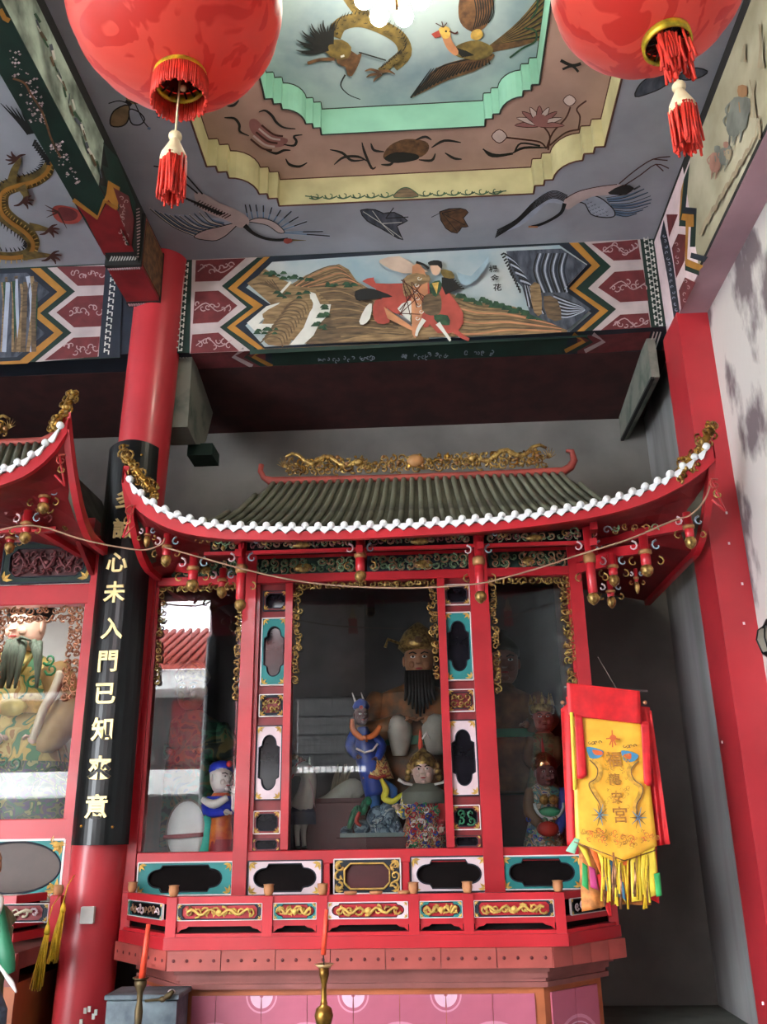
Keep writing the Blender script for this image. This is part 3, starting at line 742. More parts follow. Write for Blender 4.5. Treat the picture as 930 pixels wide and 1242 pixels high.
# right long beam with painted inner face
XB = 1.767
mb = MB(PINKWHITE); ROSE = mat('rose_limewash', (182, 148, 158), .9, var=.08, scale=2, bump=.1)
mb.m(ROSE).box(XB, 2.3, -1.0, 5.62, 4.82, ZC + .2)
BR = mb.build('beam_right', label='long beam along the right wall with small painted figures', cat='beam', kind='structure')
def right_beam_art():
    p = Paint('X', XB); c1 = P2(4.14, 780, 0); c2 = P2(4.65, 730, 260)
    z0, z1 = 4.822, 5.65
    def strip(y0, y1, za, zb, m_):
        p.k += p.eps; x = XB - p.k
        p.add([(x, y0, za), (x, y1, za), (x, y1, zb), (x, y0, zb)], [(0, 1, 2, 3)], m_)
    FRESCO = mat('faded_fresco', (186, 180, 158), .85, rgb2=(146, 140, 116), scale=2.2, detail=8)
    strip(-1, YB, z0, z1, INK)
    strip(-1, 4.85, z0 + .03, z1 - .09, FRESCO)
    strip(4.75, YB, z0, z1 - .03, PINKWHITE)
    p.poly(c1([(205, 880), (235, 800), (215, 1040), (270, 1045), (250, 1240), (190, 1240), (215, 1140), (180, 1130), (190, 1000)]), PINKWHITE)
    p.poly(c1([(235, 815), (215, 1040), (270, 1045), (262, 1240), (235, 1240), (240, 1140), (180, 1135), (205, 900)]), DKGREEN)
    p.poly(c1([(228, 850), (212, 1040), (268, 1045), (268, 1075), (200, 1070)]), DKBLUE)
    p.poly(c1([(198, 1072), (252, 1078), (250, 1112), (190, 1105)]), OCHRE)
    p.poly(c1([(205, 900), (190, 1070), (180, 1120), (190, 960)]), OCHRE)
    p.poly(c2([(430, 110), (475, 115), (468, 260), (420, 360), (395, 190)]), MAROON); p.poly(c2([(470, 355), (530, 385), (450, 545), (435, 430)]), MAROON)
    p.poly(c2([(365, 0), (430, 0), (380, 130)]), MAROON)
    p.poly(c2([(475, 0), (520, 0), (520, 70), (490, 70), (480, 300), (470, 290)]), OCHRE)
    p.poly(c2([(470, 280), (550, 310), (550, 345), (470, 315)]), DKGREEN); p.poly(c2([(480, 250), (575, 290), (550, 318), (475, 290)]), OCHRE); p.poly(c2([(505, 215), (600, 240), (580, 270), (500, 245)]), DKBLUE)
    p.poly(c2([(330, 130), (350, 30), (400, 250), (440, 545), (410, 600), (380, 400)]), DKBLUE)
    for k in range(14): p.curl(*c2([(352 + k * 5.4, 120 + 32 * k)])[0], 2.2, rnd(0, 6), .8, 1, WING)
    for c in ((435, 230), (480, 440)):
        for k in range(4): p.curl(*c2([(c[0] + rnd(-12, 12), c[1] - 60 + 34 * k)])[0], 2.6, rnd(0, 6), .8, 1.2, SCROLL_W)
    def fig(pts, m_): p.poly(c1(pts), m_, 2)
    FG = mat('fresco_grey', (118, 122, 116), .85, var=.2); FRD = mat('fresco_red', (160, 118, 104), .85, var=.15); FBR = mat('fresco_brown', (158, 144, 120), .85, var=.2)
    def person(x, y, h, m_, m2, lean=.10):
        """small standing figure painted with a loose brush: head, coat, sleeves and legs"""
        s_ = h / 100
        p.poly(c1([(x - 13 * s_ + lean * 60 * s_, y - 78 * s_), (x + 15 * s_ + lean * 60 * s_, y - 76 * s_), (x + 17 * s_, y - 40 * s_), (x + 12 * s_, y - 22 * s_), (x - 10 * s_, y - 24 * s_), (x - 15 * s_, y - 50 * s_)]), m_, 2)
        p.poly(c1([(x - 8 * s_ + lean * 85 * s_, y - 98 * s_), (x + 7 * s_ + lean * 85 * s_, y - 98 * s_), (x + 7 * s_ + lean * 80 * s_, y - 80 * s_), (x - 7 * s_ + lean * 80 * s_, y - 80 * s_)]), m2, 2)
        for dx in (-6, 7): p.stroke(c1([(x + dx * s_, y - 28 * s_), (x + (dx - 2) * s_, y - 12 * s_), (x + (dx - 4) * s_, y)]), 2.4 * h / 220, m_, 3, (1, .4))
        for sx in (-1, 1): p.stroke(c1([(x + sx * 13 * s_ + lean * 60 * s_, y - 74 * s_), (x + sx * 21 * s_, y - 58 * s_), (x + sx * 15 * s_, y - 44 * s_)]), 1.9 * h / 220, m_, 3)
        p.stroke(c1([(x + 2 * s_, y - 70 * s_), (x + 4 * s_, y - 52 * s_)]), 1.2, m2, 0)
    FG = mat('fresco_grey', (92, 98, 100), .85, var=.2); FRD = mat('fresco_red', (156, 92, 82), .85, var=.15); FBR = mat('fresco_brown', (158, 144, 120), .85, var=.2)
    person(455, 730, 220, FG, FBR); person(482, 715, 290, FG, mat('fresco_ochre', (160, 120, 84), .85)); person(365, 900, 170, FRD, FG); person(412, 860, 150, FG, FRD); person(435, 820, 90, FBR, FG)
    for x, y, h_ in ((515, 310, 90), (560, 590, 190), (605, 340, 220), (590, 700, 120)):
        for k in range(5): p.stroke(c1([(x + rnd(-14, 14), y), (x + rnd(-10, 10), y - h_ * .5), (x + rnd(-22, 22), y - h_)]), rnd(1, 3.5), (FBR, mat('fresco_olive', (150, 146, 124), .85, var=.1))[k % 2], 3, (1, .3))
    for k in range(8): p.stroke(c1([(300 + 34 * k, 1180 - 58 * k), (330 + 34 * k, 1100 - 58 * k), (350 + 33 * k, 1090 - 56 * k)]), rnd(1.5, 4), FBR, 3)
    p.build('painted_panel', BR, 'faded painted panel with small standing figures')
right_beam_art()

# left long beam
XLB = -1.87
mb = MB(DKGREEN)
mb.box(-2.07, XLB, .9, 5.6, 5.222, ZC + .1)
BL = mb.build('beam_left', label='long painted beam with white blossom on dark green, left of the coffer', cat='beam', kind='structure')
def left_beam_art():
    c = P2(3.655, 0, 0)
    VAL = mat('painted_waterfall', (176, 192, 176), .85, rgb2=(84, 92, 84), scale=5, detail=6, stretch=(1, 1, 1))
    p = Paint('X', XLB, 1)
    def strip(y0, y1, za, zb, m_):
        p.k += p.eps; x = XLB + p.k
        p.add([(x, y0, za), (x, y1, za), (x, y1, zb), (x, y0, zb)], [(0, 3, 2, 1)], m_)
    strip(1, 5.6, 5.225, 5.65, INK)
    strip(1, 4.2, 5.225, 5.56, VAL)
    p.poly(c([(455, 630), (480, 745), (450, 730), (478, 830), (440, 820), (490, 900), (560, 1085), (600, 1100), (600, 900), (520, 700)]), DKGREEN)
    p.poly(c([(478, 800), (530, 830), (520, 930), (460, 885), (470, 860)]), OCHRE)
    p.poly(c([(500, 830), (570, 870), (600, 1000), (580, 1090), (512, 960), (530, 920)]), MAROON)
    for k in range(14): p.curl(*c([(540 + rnd(-14, 24), 880 + 15 * k)])[0], 3, rnd(0, 6), .8, 1.3, SCROLL_W)
    for k in range(26): 
        t = k / 25; p.stroke(c([(150 + 280 * t + rnd(-15, 15), 60 + 680 * t), (165 + 280 * t + rnd(-15, 15), 100 + 690 * t)]), rnd(1, 4), (PGREEN, ROCK, PWHITE, TAN2)[k % 4], 0)
    p.poly(c([(600, 900), (625, 930), (605, 1165), (580, 1090)]), INK)
    for k in range(16): p.stroke(c([(598 + k * .3, 930 + 14 * k), (614 + k * .3, 924 + 14 * k)]), 1.4, SCROLL_W, 0)
    p.build('painted_panel', BL, 'painted waterfall landscape panel on the side')
    p = Paint('Z', 5.222)
    p.poly(c([(325, 885), (432, 975), (480, 885), (520, 930), (600, 1130), (460, 1130), (380, 970)]), RED_D)
    p.stroke(c([(325, 885), (432, 965), (462, 890), (520, 925)]), 5, OCHRE, 0)
    p.stroke(c([(0, 40), (20, 80), (42, 92)]), 6, OCHRE, 0)
    p.poly(c([(465, 1120), (605, 1115), (605, 1165), (485, 1165)]), INK)
    for k in range(10): p.stroke(c([(485 + 12 * k, 1160), (497 + 12 * k, 1135)]), 1.8, PWHITE, 0)
    for cx, cy, n_, sp in ((60, 250, 10, 30), (90, 300, 14, 36), (130, 380, 20, 40), (150, 440, 26, 40), (170, 500, 28, 36), (250, 640, 26, 30), (285, 690, 16, 26), (320, 750, 10, 24), (345, 790, 6, 16)):
        for k in range(n_):
            x, y = cx + rnd(-sp, sp), cy + rnd(-sp, sp); a = rnd(2.2, 8)
            p.poly(c([(x - a, y), (x, y - a * .8), (x + a, y), (x, y + a * .8)]), (SCROLL_W, PINKWHITE, SCROLL_W, PINKB)[k % 4])
    p.stroke(c([(60, 330), (110, 350), (140, 400), (190, 480), (230, 600), (270, 680)]), 2.5, PBROWN)
    p.build('painted_blossom', BL, 'white plum blossom branch on the underside')
left_beam_art()
# slightly proud end block where the long beam meets the column
mb = MB(RED_D)
mb.box(-2.085, -1.85, 4.93, 5.42, 5.19, 5.6); mb.m(PBROWN).box(-1.85, -1.845, 4.98, 5.40, 5.22, 5.58); mb.m(INK).box(-2.09, -1.843, 4.925, 4.955, 5.185, 5.6); mb.box(-2.09, -1.843, 5.37, 5.425, 5.185, 5.6)
for k in range(14): mb.m(SCROLL_W).box(-2.08 + k * .016, -2.07 + k * .016, 4.96, 4.975, 5.18, 5.188)
for k in range(12): mb.m(SCROLL_W).box(-2.08 + k * .018, -2.068 + k * .018, 5.385, 5.41, 5.178, 5.186)
mb.build('beam_end_block', BL, 'red end block edged with pale meander')

# ---------------------------------------------------- walls
PEEL = mat('peeling_wall', (196, 190, 186), .9, rgb2=(108, 96, 100), scale=2.3, detail=9, lo=.43, hi=.50, bump=.2, stretch=(1, 1, .55))
STAIN = mat('stained_wall', (150, 150, 150), .9, rgb2=(96, 94, 94), scale=3.0, detail=8, lo=.3, hi=.6, bump=.15, stretch=(1, 1, .12))
mb = MB(PLASTER); mb.box(-9, 2.6, YW, YW + .2, 0, 5.3)
mb.build('wall_back', label='grey plastered back wall behind the shrines', cat='wall', kind='structure')
mb = MB(PEEL); mb.box(XR_WALL, 2.3, -1.0, 5.3, 0, 4.9)
mb.build('wall_right', label='right wall with peeling whitewash and purple-grey patches', cat='wall', kind='structure')
mb = MB(STAIN); mb.box(XR_BACK, 2.3, 5.5, YW + .1, 0, 5.0)
mb.build('wall_right', label='stained grey wall between the red pier and the rear corner', cat='wall', kind='structure')
mb = MB(RED_COL); mb.box(XR_PIER, 2.2, 5.235, 5.60, 0, 4.83)
PIER = mb.build('pier', label='square red painted pier on the right wall under the pink beam', cat='pillar', kind='structure')
mb = MB(PINKWHITE)
for (x, y) in ((881, 622), (884, 659), (900, 708), (866, 600), (902, 756), (925, 1217), (876, 980)):
    P = PY(x, y, 5.234) if y not in (980,) else PX(876, 900, XR_PIER - .001)
    mb.box(P.x - .006, P.x + .006, P.y - .001, P.y + .001, P.z - .008, P.z + .008)
mb.build('paint_chip', PIER)
mb = MB(PLASTER); mb.box(-9.2, -9.0, -1.0, YW + .2, 0, 5.3)
mb.build('wall_left', label='plain plaster wall at the far left end of the hall', cat='wall', kind='structure')
FLOOR = mat('stone_floor', (74, 70, 66), .6, var=.1, scale=2)
mb = MB(FLOOR); mb.box(-9.2, 2.6, -14, 5.0, -.1, 0)
mb.build('floor', label='grey stone paving of hall and courtyard', cat='floor', kind='structure')
PLINTH = mat('green_grey_plinth', (92, 98, 92), .8, var=.12)
mb = MB(PLINTH); mb.box(-9.2, 2.6, 5.0, 6.9, -.1, .447)
mb.build('floor_platform', label='raised greenish-grey platform the shrines stand on', cat='floor', kind='structure')

# rear side brackets under the maroon ceiling
mb = MB(mat('grey_painted_plaster', (120, 122, 112), .85, rgb2=(70, 84, 76), scale=5, lo=.3, hi=.5))
XL2 = -1.654
mb.prism([(XL2, 5.62, 4.9), (XL2, 6.30, 4.74), (XL2, 6.14, 4.42), (XL2, 6.02, 4.34), (XL2, 5.86, 4.27), (XL2, 5.62, 4.3)], (-.3, 0, 0))
mb.m(DKGREEN).box(-1.75, -1.56, 5.98, 6.2, 4.235, 4.33)
mb.build('ceiling_bracket', label='grey bracket with dark green end beside the top of the red column', cat='bracket', kind='structure')
mb = MB(mat('grey_painted_plaster', (120, 122, 112))); mb.box(1.642, 1.70, 5.62, 6.68, 4.55, 4.9)
mb.m(INK).box(1.635, 1.66, 5.62, 6.68, 4.535, 4.555)
mb.build('ceiling_bracket', label='grey side bracket between the maroon ceiling and the right corner', cat='bracket', kind='structure')

# ---------------------------------------------------- red column and couplet board
def col_axis(z):  # slight lean as photographed
    t = (z - .0) / 5.65
    return Vector((-2.035 + .135 * t, 5.56, z))
mb = MB(RED_COL)
rings = []
for i in range(13):
    z = .1 + (5.65 - .1) * i / 12; c = col_axis(z); r = .160 + .022 * i / 12
    rings.append([(c.x + r * cos(a), c.y + r * sin(a), z) for a in [2 * pi * k / 40 for k in range(40)]])
mb.loft(rings)
COLUMN = thing('column', col_axis(0), 'tall round red lacquered column between the two shrines', 'column')
mb.build('shaft', COLUMN)
mb = MB(GREEN); mb.lathe([(.23, 0), (.24, .03), (.20, .07), (.18, .09)], col_axis(0.44), 24)
mb.build('column_base', COLUMN)
mb = MB(PWHITE); a = PY(106, 1110, 5.37)
mb.box(a.x - .038, a.x + .038, a.y - .008, a.y + .02, a.z - .045, a.z + .045, bev=.004)
mb.build('wall_tag', label='small blank white square fixed low on the red column', cat='tag')
mb = MB(PWHITE)
for x, y in ((103, 1226), (108, 1224), (113, 1233), (116, 1228), (98, 1240)):
    a = PY(x, y, 5.375); mb.box(a.x - .008, a.x + .008, a.y - .001, a.y + .01, a.z - .014, a.z + .014)
mb.build('paint_chip', COLUMN)

# ---------------------------------------------------- hall front and the courtyard behind the viewer (seen mirrored in the glass)
YF = -1.3
mb = MB(RED_D); mb.box(-9.2, 2.6, YF - .35, YF, 4.85, 5.95)
mb.build('beam_hall_front', label='red lintel beam over the open front of the hall', cat='beam', kind='structure')
mb = MB(PLASTER); mb.box(-9.2, 2.6, YF - .3, YB + 1.4, 6.2, 6.4)
mb.box(-9.2, 2.6, YF, 1.06, ZC, ZC + .1)
mb.build('ceiling', label='plain ceiling slab of the hall near its open front', cat='ceiling', kind='structure')
for cx in (-2.95, -6.4):
    mb = MB(RED_COL); mb.lathe([(.22, 0), (.22, 4.9)], (cx, YF - .1, 0), 24)
    c_ = thing('column', (cx, YF - .1, 0), 'red column at the open front of the hall, behind the viewer', 'column', 'front columns of the hall')
    mb.build('shaft', c_)
    mb = MB(BLACK); mb.prism([(cx + .26 * sin(a), YF - .1 + .26 * cos(a), .9) for a in [radians(-62 + 12.4 * k) for k in range(11)]] + [(cx + .23 * sin(a), YF - .1 + .23 * cos(a), .9) for a in [radians(62 - 12.4 * k) for k in range(11)]], (0, 0, 3.3)); mb.build('board', c_)
mb = MB(mat('grey_green_door_paint', (112, 116, 114), .7, var=.1)); mb.box(-.9, 2.3, YF - .25, YF - .1, 0, 4.85)
mb.build('wall_front', label='closed door leaf and wall of the hall front behind the viewer', cat='wall', kind='structure')
mb = MB(mat('white_limewash', (214, 212, 208))); mb.box(-1.9, -.9, YF - .25, YF - .1, 0, 2.3); mb.box(-1.9, -.9, YF - .25, YF - .1, 3.35, 4.85); mb.box(-1.98, -1.86, YF - .25, YF - .1, 0, 4.85)
mb.build('wall_front_window', label='pale plaster wall of the hall front around a grille window', cat='wall', kind='structure')
mb = MB(BLACK)
for k in range(13): mb.tube([(-1.86 + k * .08, YF - .18, 2.3), (-1.86 + k * .08, YF - .18, 3.35)], .008, 4)
for k in range(5): mb.tube([(-1.86, YF - .18, 2.3 + k * .26), (-.9, YF - .18, 2.3 + k * .26)], .012, 4)
for k in range(6):
    for j in range(3): mb.tube([(-1.74 + k * .15 + .05 * cos(a), YF - .17, 2.5 + j * .3 + .05 * sin(a)) for a in [2 * pi * q_ / 10 for q_ in range(11)]], .007, 4)
mb.build('window_grille', label='black iron grille in the hall front window behind the viewer', cat='grille', kind='stuff')
WALLW = mat('white_limewash', (214, 212, 208), .85, var=.06, scale=2)
TILE_R = mat('red_roof_tile', (168, 72, 60), .7, var=.15, scale=8)
mb = MB(RED_D); mb.box(-9.2, -4.1, YF - .2, YF - .1, 3.5, 4.85); mb.build('wall_front_sky_blocker', label='added red board, out of view, keeping the sky reflection off the left shrine glass', cat='wall', kind='structure')  # added unseen board, blocks the sky mirrored in the left shrine pane
HOUSE = thing('building', (-4, -14, 0), 'white courtyard building with a red tiled roof, mirrored in the left pane', 'building')
mb = MB(mat('shaded_house_wall', (84, 82, 80), .85, var=.12)); mb.box(-14, 6, -15, -13.6, 0, 5.2); mb.build('wall', HOUSE)
mb = MB(WALLW); mb.box(-14, 6, -13.6, -12.0, 5.1, 5.6); mb.build('cornice', HOUSE)
mb = MB(WALLW); mb.box(-14, 6, -13.6, -12.1, 2.45, 3.05); mb.build('balcony', HOUSE)
mb = MB(RED_D); mb.box(-7.2, -4.9, -13.62, -13.55, 3.05, 5.0); mb.build('doorway', HOUSE)
mb = MB(TILE_R); mb.prism([(-14, -11.9, 5.75), (-14, -15.2, 7.3), (-14, -15.2, 7.0), (-14, -11.9, 5.6)], (20, 0, 0)); RF_ = mb.build('roof', HOUSE)
mb = MB(TILE_R)
for k in range(80): mb.tube([(-14 + k * .25, -11.85, 5.8), (-14 + k * .25, -15.2, 7.36)], .07, 6)
mb.build('tile_roll', RF_, kind='stuff')
mb = MB(BLACK)
for k in range(60): mb.tube([(-10 + k * .15, -12.2, 3.05), (-10 + k * .15, -12.2, 4.1)], .012, 4)
for z in (3.15, 3.6, 4.1): mb.tube([(-10, -12.2, z), (-1, -12.2, z)], .018, 4)
mb.build('railing', HOUSE)
# ============================================================ SHRINE CABINETS
YC = 5.6
def VX(px, py=870, Y=YC): return PY(px, py, Y).x
def ZZ(py, px=440, Y=YC): return PY(px, py, Y).z

def lobed(w, h, kind='lobe', n=6):
    """closed outline, quadrant by quadrant, 4*n+... points; same count for every kind"""
    q = []
    if kind == 'oval':
        q = [(w / 2 * cos(a), h / 2 * sin(a)) for a in [pi / 2 * i / 9 for i in range(10)]]
    elif kind == 'oct':
        pts = [(w / 2, 0), (w / 2, h / 2 - min(w, h) * .25), (w / 2 - min(w, h) * .25, h / 2), (0, h / 2)]
        q = []
        for i, (a, b) in enumerate(zip(pts, pts[1:])):
            for j in range(3): q.append((a[0] + (b[0] - a[0]) * j / 3, a[1] + (b[1] - a[1]) * j / 3))
        q.append(pts[-1])
    else:
        if h >= w:
            r = w * .5; k = .16 * w
            q = [(w / 2, 0), (w / 2, h / 2 - r * 1.15)] + [(w / 2 - k * .9, h / 2 - r * 1.0)] + [((w / 2 - k) * cos(a), h / 2 - r * .85 + r * .85 * sin(a)) for a in [pi / 2 * i / 6 for i in range(7)]]
        else:
            q = [(b, a) for a, b in reversed(lobed_q(h, w))]
    full = q + [(-x, y) for x, y in reversed(q[:-1])]
    full += [(x, -y) for x, y in reversed(full[1:-1])]
    return full
def lobed_q(w, h):
    r = w * .5; k = .16 * w
    return [(w / 2, 0), (w / 2, h / 2 - r * 1.15)] + [(w / 2 - k * .9, h / 2 - r * 1.0)] + [((w / 2 - k) * cos(a), h / 2 - r * .85 + r * .85 * sin(a)) for a in [pi / 2 * i / 6 for i in range(7)]]

class Fr:
    """a local frame on a vertical face: u across, z up, n outwards (towards the viewer)"""
    def __init__(s, o, u=(1, 0, 0)):
        s.o = Vector(o); s.u = Vector(u).normalized(); s.z = Vector((0, 0, 1)); s.n = -(s.z.cross(s.u))
        if s.n.y > 0: s.n = -s.n
    def p(s, a, b, c=0): return s.o + s.u * a + s.z * b + s.n * c

def fbox(mb, F, a0, a1, b0, b1, c0, c1, mt=None):
    vs = [F.p(a, b, c) for c in (c0, c1) for (a, b) in ((a0, b0), (a1, b0), (a1, b1), (a0, b1))]
    fs = [(0, 1, 2, 3), (7, 6, 5, 4), (0, 4, 5, 1), (1, 5, 6, 2), (2, 6, 7, 3), (3, 7, 4, 0)]
    return mb.add(vs, fs, mt)

def spiral(mb, F, cx, cz, r, a0, turns, rad, mt, c=.0, flip=1, n=None, k=4):
    n = n or max(5, int(turns * 9))
    pts = []
    for i in range(n + 1):
        t = i / n; rr = r * (1 - .78 * t); a = a0 + flip * 2 * pi * turns * t
        pts.append(F.p(cx + rr * cos(a), cz + rr * sin(a), c + rad * .5 * sin(pi * t)))
    mb.tube(pts, rad, k, mt, taper=.55)

def filigree(mb, F, a0, a1, b0, b1, cell, rad, mt, c=0, dens=1.0, mt2=None):
    """carved scrollwork filling a rectangle: overlapping curls, leaves and studs"""
    nx = max(1, int(round((a1 - a0) / cell))); nz = max(1, int(round((b1 - b0) / cell)))
    for i in range(nx):
        for j in range(nz):
            if random.random() > dens: continue
            cx = a0 + (i + .5) * (a1 - a0) / nx; cz = b0 + (j + .5) * (b1 - b0) / nz
            f = 1 if (i + j) % 2 else -1
            m_ = mt2 if mt2 and random.random() < .3 else mt
            spiral(mb, F, cx, cz, cell * rnd(.42, .6), rnd(0, 6.3), rnd(.8, 1.15), rad, m_, c, f)
            a = rnd(0, 6.3); l = cell * .55
            p0 = F.p(cx, cz, c); tip = F.p(cx + l * cos(a), cz + l * sin(a), c + rad)
            s1 = F.p(cx + l * .5 * cos(a + .5), cz + l * .5 * sin(a + .5), c + rad * 2); s2 = F.p(cx + l * .5 * cos(a - .5), cz + l * .5 * sin(a - .5), c + rad * 2)
            mb.add([p0, s1, tip, s2], [(0, 1, 2, 3)], m_)

def panel(parent, F, w, h, kind, frame_m, line_m, back, carve=None, gold=True, depth=.018, iw=.80, ih=.74, name='panel', label=None):
    """framed openwork panel: coloured frame with a shaped opening, thin line, corner gold, backing"""
    o = lobed(w * iw, h * ih, kind)
    n_ = len(o)
    def outer(x, z):
        k = min((w / 2) / max(abs(x), 1e-6), (h / 2) / max(abs(z), 1e-6)); return (x * k, z * k)
    out = [outer(x, z) for x, z in o]
    # snap nearest outer points on the four corners
    for sx in (-1, 1):
        for sz in (-1, 1):
            j = min(range(n_), key=lambda i: (out[i][0] - sx * w / 2) ** 2 + (out[i][1] - sz * h / 2) ** 2); out[j] = (sx * w / 2, sz * h / 2)
    mb = MB(frame_m)
    fr_ = [F.p(x, z, depth) for x, z in out] + [F.p(x, z, depth) for x, z in o] + [F.p(x, z, 0) for x, z in o]
    mb.add(fr_, [(i, (i + 1) % n_, n_ + (i + 1) % n_, n_ + i) for i in range(n_)] + [(n_ + i, n_ + (i + 1) % n_, 2 * n_ + (i + 1) % n_, 2 * n_ + i) for i in range(n_)])
    t = min(w, h) * .02
    for a0, a1, b0, b1 in ((-w / 2, w / 2, h / 2 - t, h / 2 + t), (-w / 2, w / 2, -h / 2 - t, -h / 2 + t), (-w / 2 - t, -w / 2 + t, -h / 2, h / 2), (w / 2 - t, w / 2 + t, -h / 2, h / 2)):
        fbox(mb, F, a0, a1, b0, b1, 0, depth + .005, line_m)
    P_ = mb.build(name, parent, label)
    mb = MB(DKBLUE); mb.tube([F.p(x, z, depth + .001) for x, z in o] + [F.p(*o[0], depth + .001)], min(w, h) * .016 + .001, 4); mb.build('inner_edge', P_)
    if gold:
        mb = MB(GOLD_P); s_ = min(w, h) * .19
        for sx in (-1, 1):
            for sz in (-1, 1):
                for k in range(3):
                    aa = atan2(-sz * h * .5, -sx * w * .5) if False else atan2(-sz, -sx) + (k - 1) * .75
                    cx, cz = sx * (w / 2 - s_ * .35), sz * (h / 2 - s_ * .35)
                    mb.add([F.p(cx, cz, depth + .002), F.p(cx + s_ * .6 * cos(aa + .4), cz + s_ * .6 * sin(aa + .4), depth + .008), F.p(cx + s_ * 1.25 * cos(aa), cz + s_ * 1.25 * sin(aa), depth + .003), F.p(cx + s_ * .6 * cos(aa - .4), cz + s_ * .6 * sin(aa - .4), depth + .008)], [(0, 1, 2, 3)])
        mb.build('corner_leaf', P_, kind='stuff')
    if back:
        mb = MB(back); ins = .985
        mb.add([F.p(x, z, .001) for x, z in out], [tuple(range(n_))]); mb.build('backing', P_)
    if carve:
        mb = MB(carve[0]); cell = carve[1]
        ww, hh = w * iw, h * ih
        nx = max(1, int(ww / cell)); 
        filigree(mb, F, -ww * .47, ww * .47, -hh * .42, hh * .42, cell, cell * .13, carve[0], .012, 1, carve[2] if len(carve) > 2 else None)
        if len(carve) > 3:  # a writhing body through the middle
            pts = [F.p(-ww * .42 + ww * .84 * k / 16, hh * .22 * sin(k * 1.35), .02) for k in range(17)]
            mb.tube(pts, cell * .16, 6, carve[0])
            mb.ball(F.p(0, 0, .024), cell * .34, cell * .2, cell * .3, carve[0], 8, 5)
        mb.build('carving', P_, kind='stuff')
    return P_

# glass: clear pane that mirrors the courtyard (fresnel reflection over transparency)
def glass_mat():
    m = bpy.data.materials.new('cabinet_glass'); m.use_nodes = True
    nt = m.node_tree
    for n_ in list(nt.nodes): nt.nodes.remove(n_)
    o = nt.nodes.new('ShaderNodeOutputMaterial'); mx = nt.nodes.new('ShaderNodeMixShader')
    tr = nt.nodes.new('ShaderNodeBsdfTransparent'); tr.inputs[0].default_value = (.95, .96, .95, 1)
    gl = nt.nodes.new('ShaderNodeBsdfGlossy'); gl.inputs['Roughness'].default_value = 0.0; gl.inputs['Color'].default_value = (1, 1, 1, 1)
    fr_ = nt.nodes.new('ShaderNodeFresnel'); fr_.inputs[0].default_value = 1.62
    nt.links.new(fr_.outputs[0], mx.inputs[0]); nt.links.new(tr.outputs[0], mx.inputs[1]); nt.links.new(gl.outputs[0], mx.inputs[2]); nt.links.new(mx.outputs[0], o.inputs[0])
    return m
GLASS = glass_mat()
DARKBACK = mat('dark_recess', (20, 15, 15), .8, var=.3, scale=5, spec=.1)
MARBACK = mat('maroon_board', (76, 26, 28), .55, var=.12)
WOODCUP = mat('wood_finial', (176, 120, 78), .6, var=.15)

# ------------------------------------------------------------ main shrine
S = thing('shrine_cabinet', (-.4, 5.6, 1.2), 'large red lacquered shrine cabinet with tiled curved roof, glass panes and gold carving', 'shrine')
XL0, XR0 = -1.79, 1.0
ZB, ZT = 1.16, ZZ(706)          # bottom of the case, top of the glass
zs = ZZ(1030)                   # sill
xs_ = dict(a0=VX(168), a1=VX(184), b0=VX(291), b1=VX(310), c0=VX(344.5), c1=VX(353.5), d0=VX(535.5), d1=VX(545), e0=VX(577), e1=VX(600), f0=.93, f1=1.01)
def post(x0, x1, z0, z1, y0=YC - .05, y1=YC + .05, name='post', m_=RED):
    mb = MB(m_); mb.box(x0, x1, y0, y1, z0, z1, bev=.006); return mb.build(name, S)
post(xs_['a0'], xs_['a1'] - .02, 1.0, ZT + .19); post(xs_['a1'] - .02, xs_['a1'], zs, ZT, YC - .03)
post(xs_['b0'], xs_['b0'] + .085, ZB, ZT + .19, YC - .06); post(xs_['b0'] + .085, xs_['b1'] + .01, ZB, ZT, YC - .03)
post(xs_['c0'], xs_['c1'], zs, ZT); post(xs_['d0'], xs_['d1'], zs, ZT)
post(xs_['e0'], xs_['e1'], ZB, ZT + .19, YC - .06); post(xs_['f0'], xs_['f1'], ZB, ZT + .19)
post(xs_['f0'] - .02, xs_['f0'], zs, ZT, YC - .03)
# rails
def rail(z0, z1, x0=XL0 + .02, x1=XR0, y0=YC - .045, name='rail', m_=RED, y1=YC + .05):
    mb = MB(m_); mb.box(x0, x1, y0, y1, z0, z1, bev=.005); return mb.build(name, S)
rail(zs - .075, zs); rail(ZB, 1.215)
rail(ZT, ZT + .06, name='top_rail', m_=RED)
rail(ZT + .165, ZT + .195, y0=YC - .03, name='top_rail')
rail(ZT + .27, ZT + .30, y0=YC - .03, name='top_rail')
# uprights between the lower panels
for px in (396, 492): post(VX(px, 1060) - .022, VX(px, 1060) + .022, 1.2, zs - .07, YC - .04, name='upright')
# glass panes
for x0, x1, lb in ((xs_['a1'], xs_['b0'], 'left glass pane mirroring the courtyard'), (xs_['c1'], xs_['d0'], 'middle glass pane'), (xs_['e1'], xs_['f0'], 'right glass pane')):
    mb = MB(GLASS); mb.add([(x0 - .005, YC - .01, zs - .005), (x1 + .005, YC - .01, zs - .005), (x1 + .005, YC - .01, ZT + .01), (x0 - .005, YC - .01, ZT + .01)], [(0, 1, 2, 3)])
    mb.build('glass_pane', S, lb)
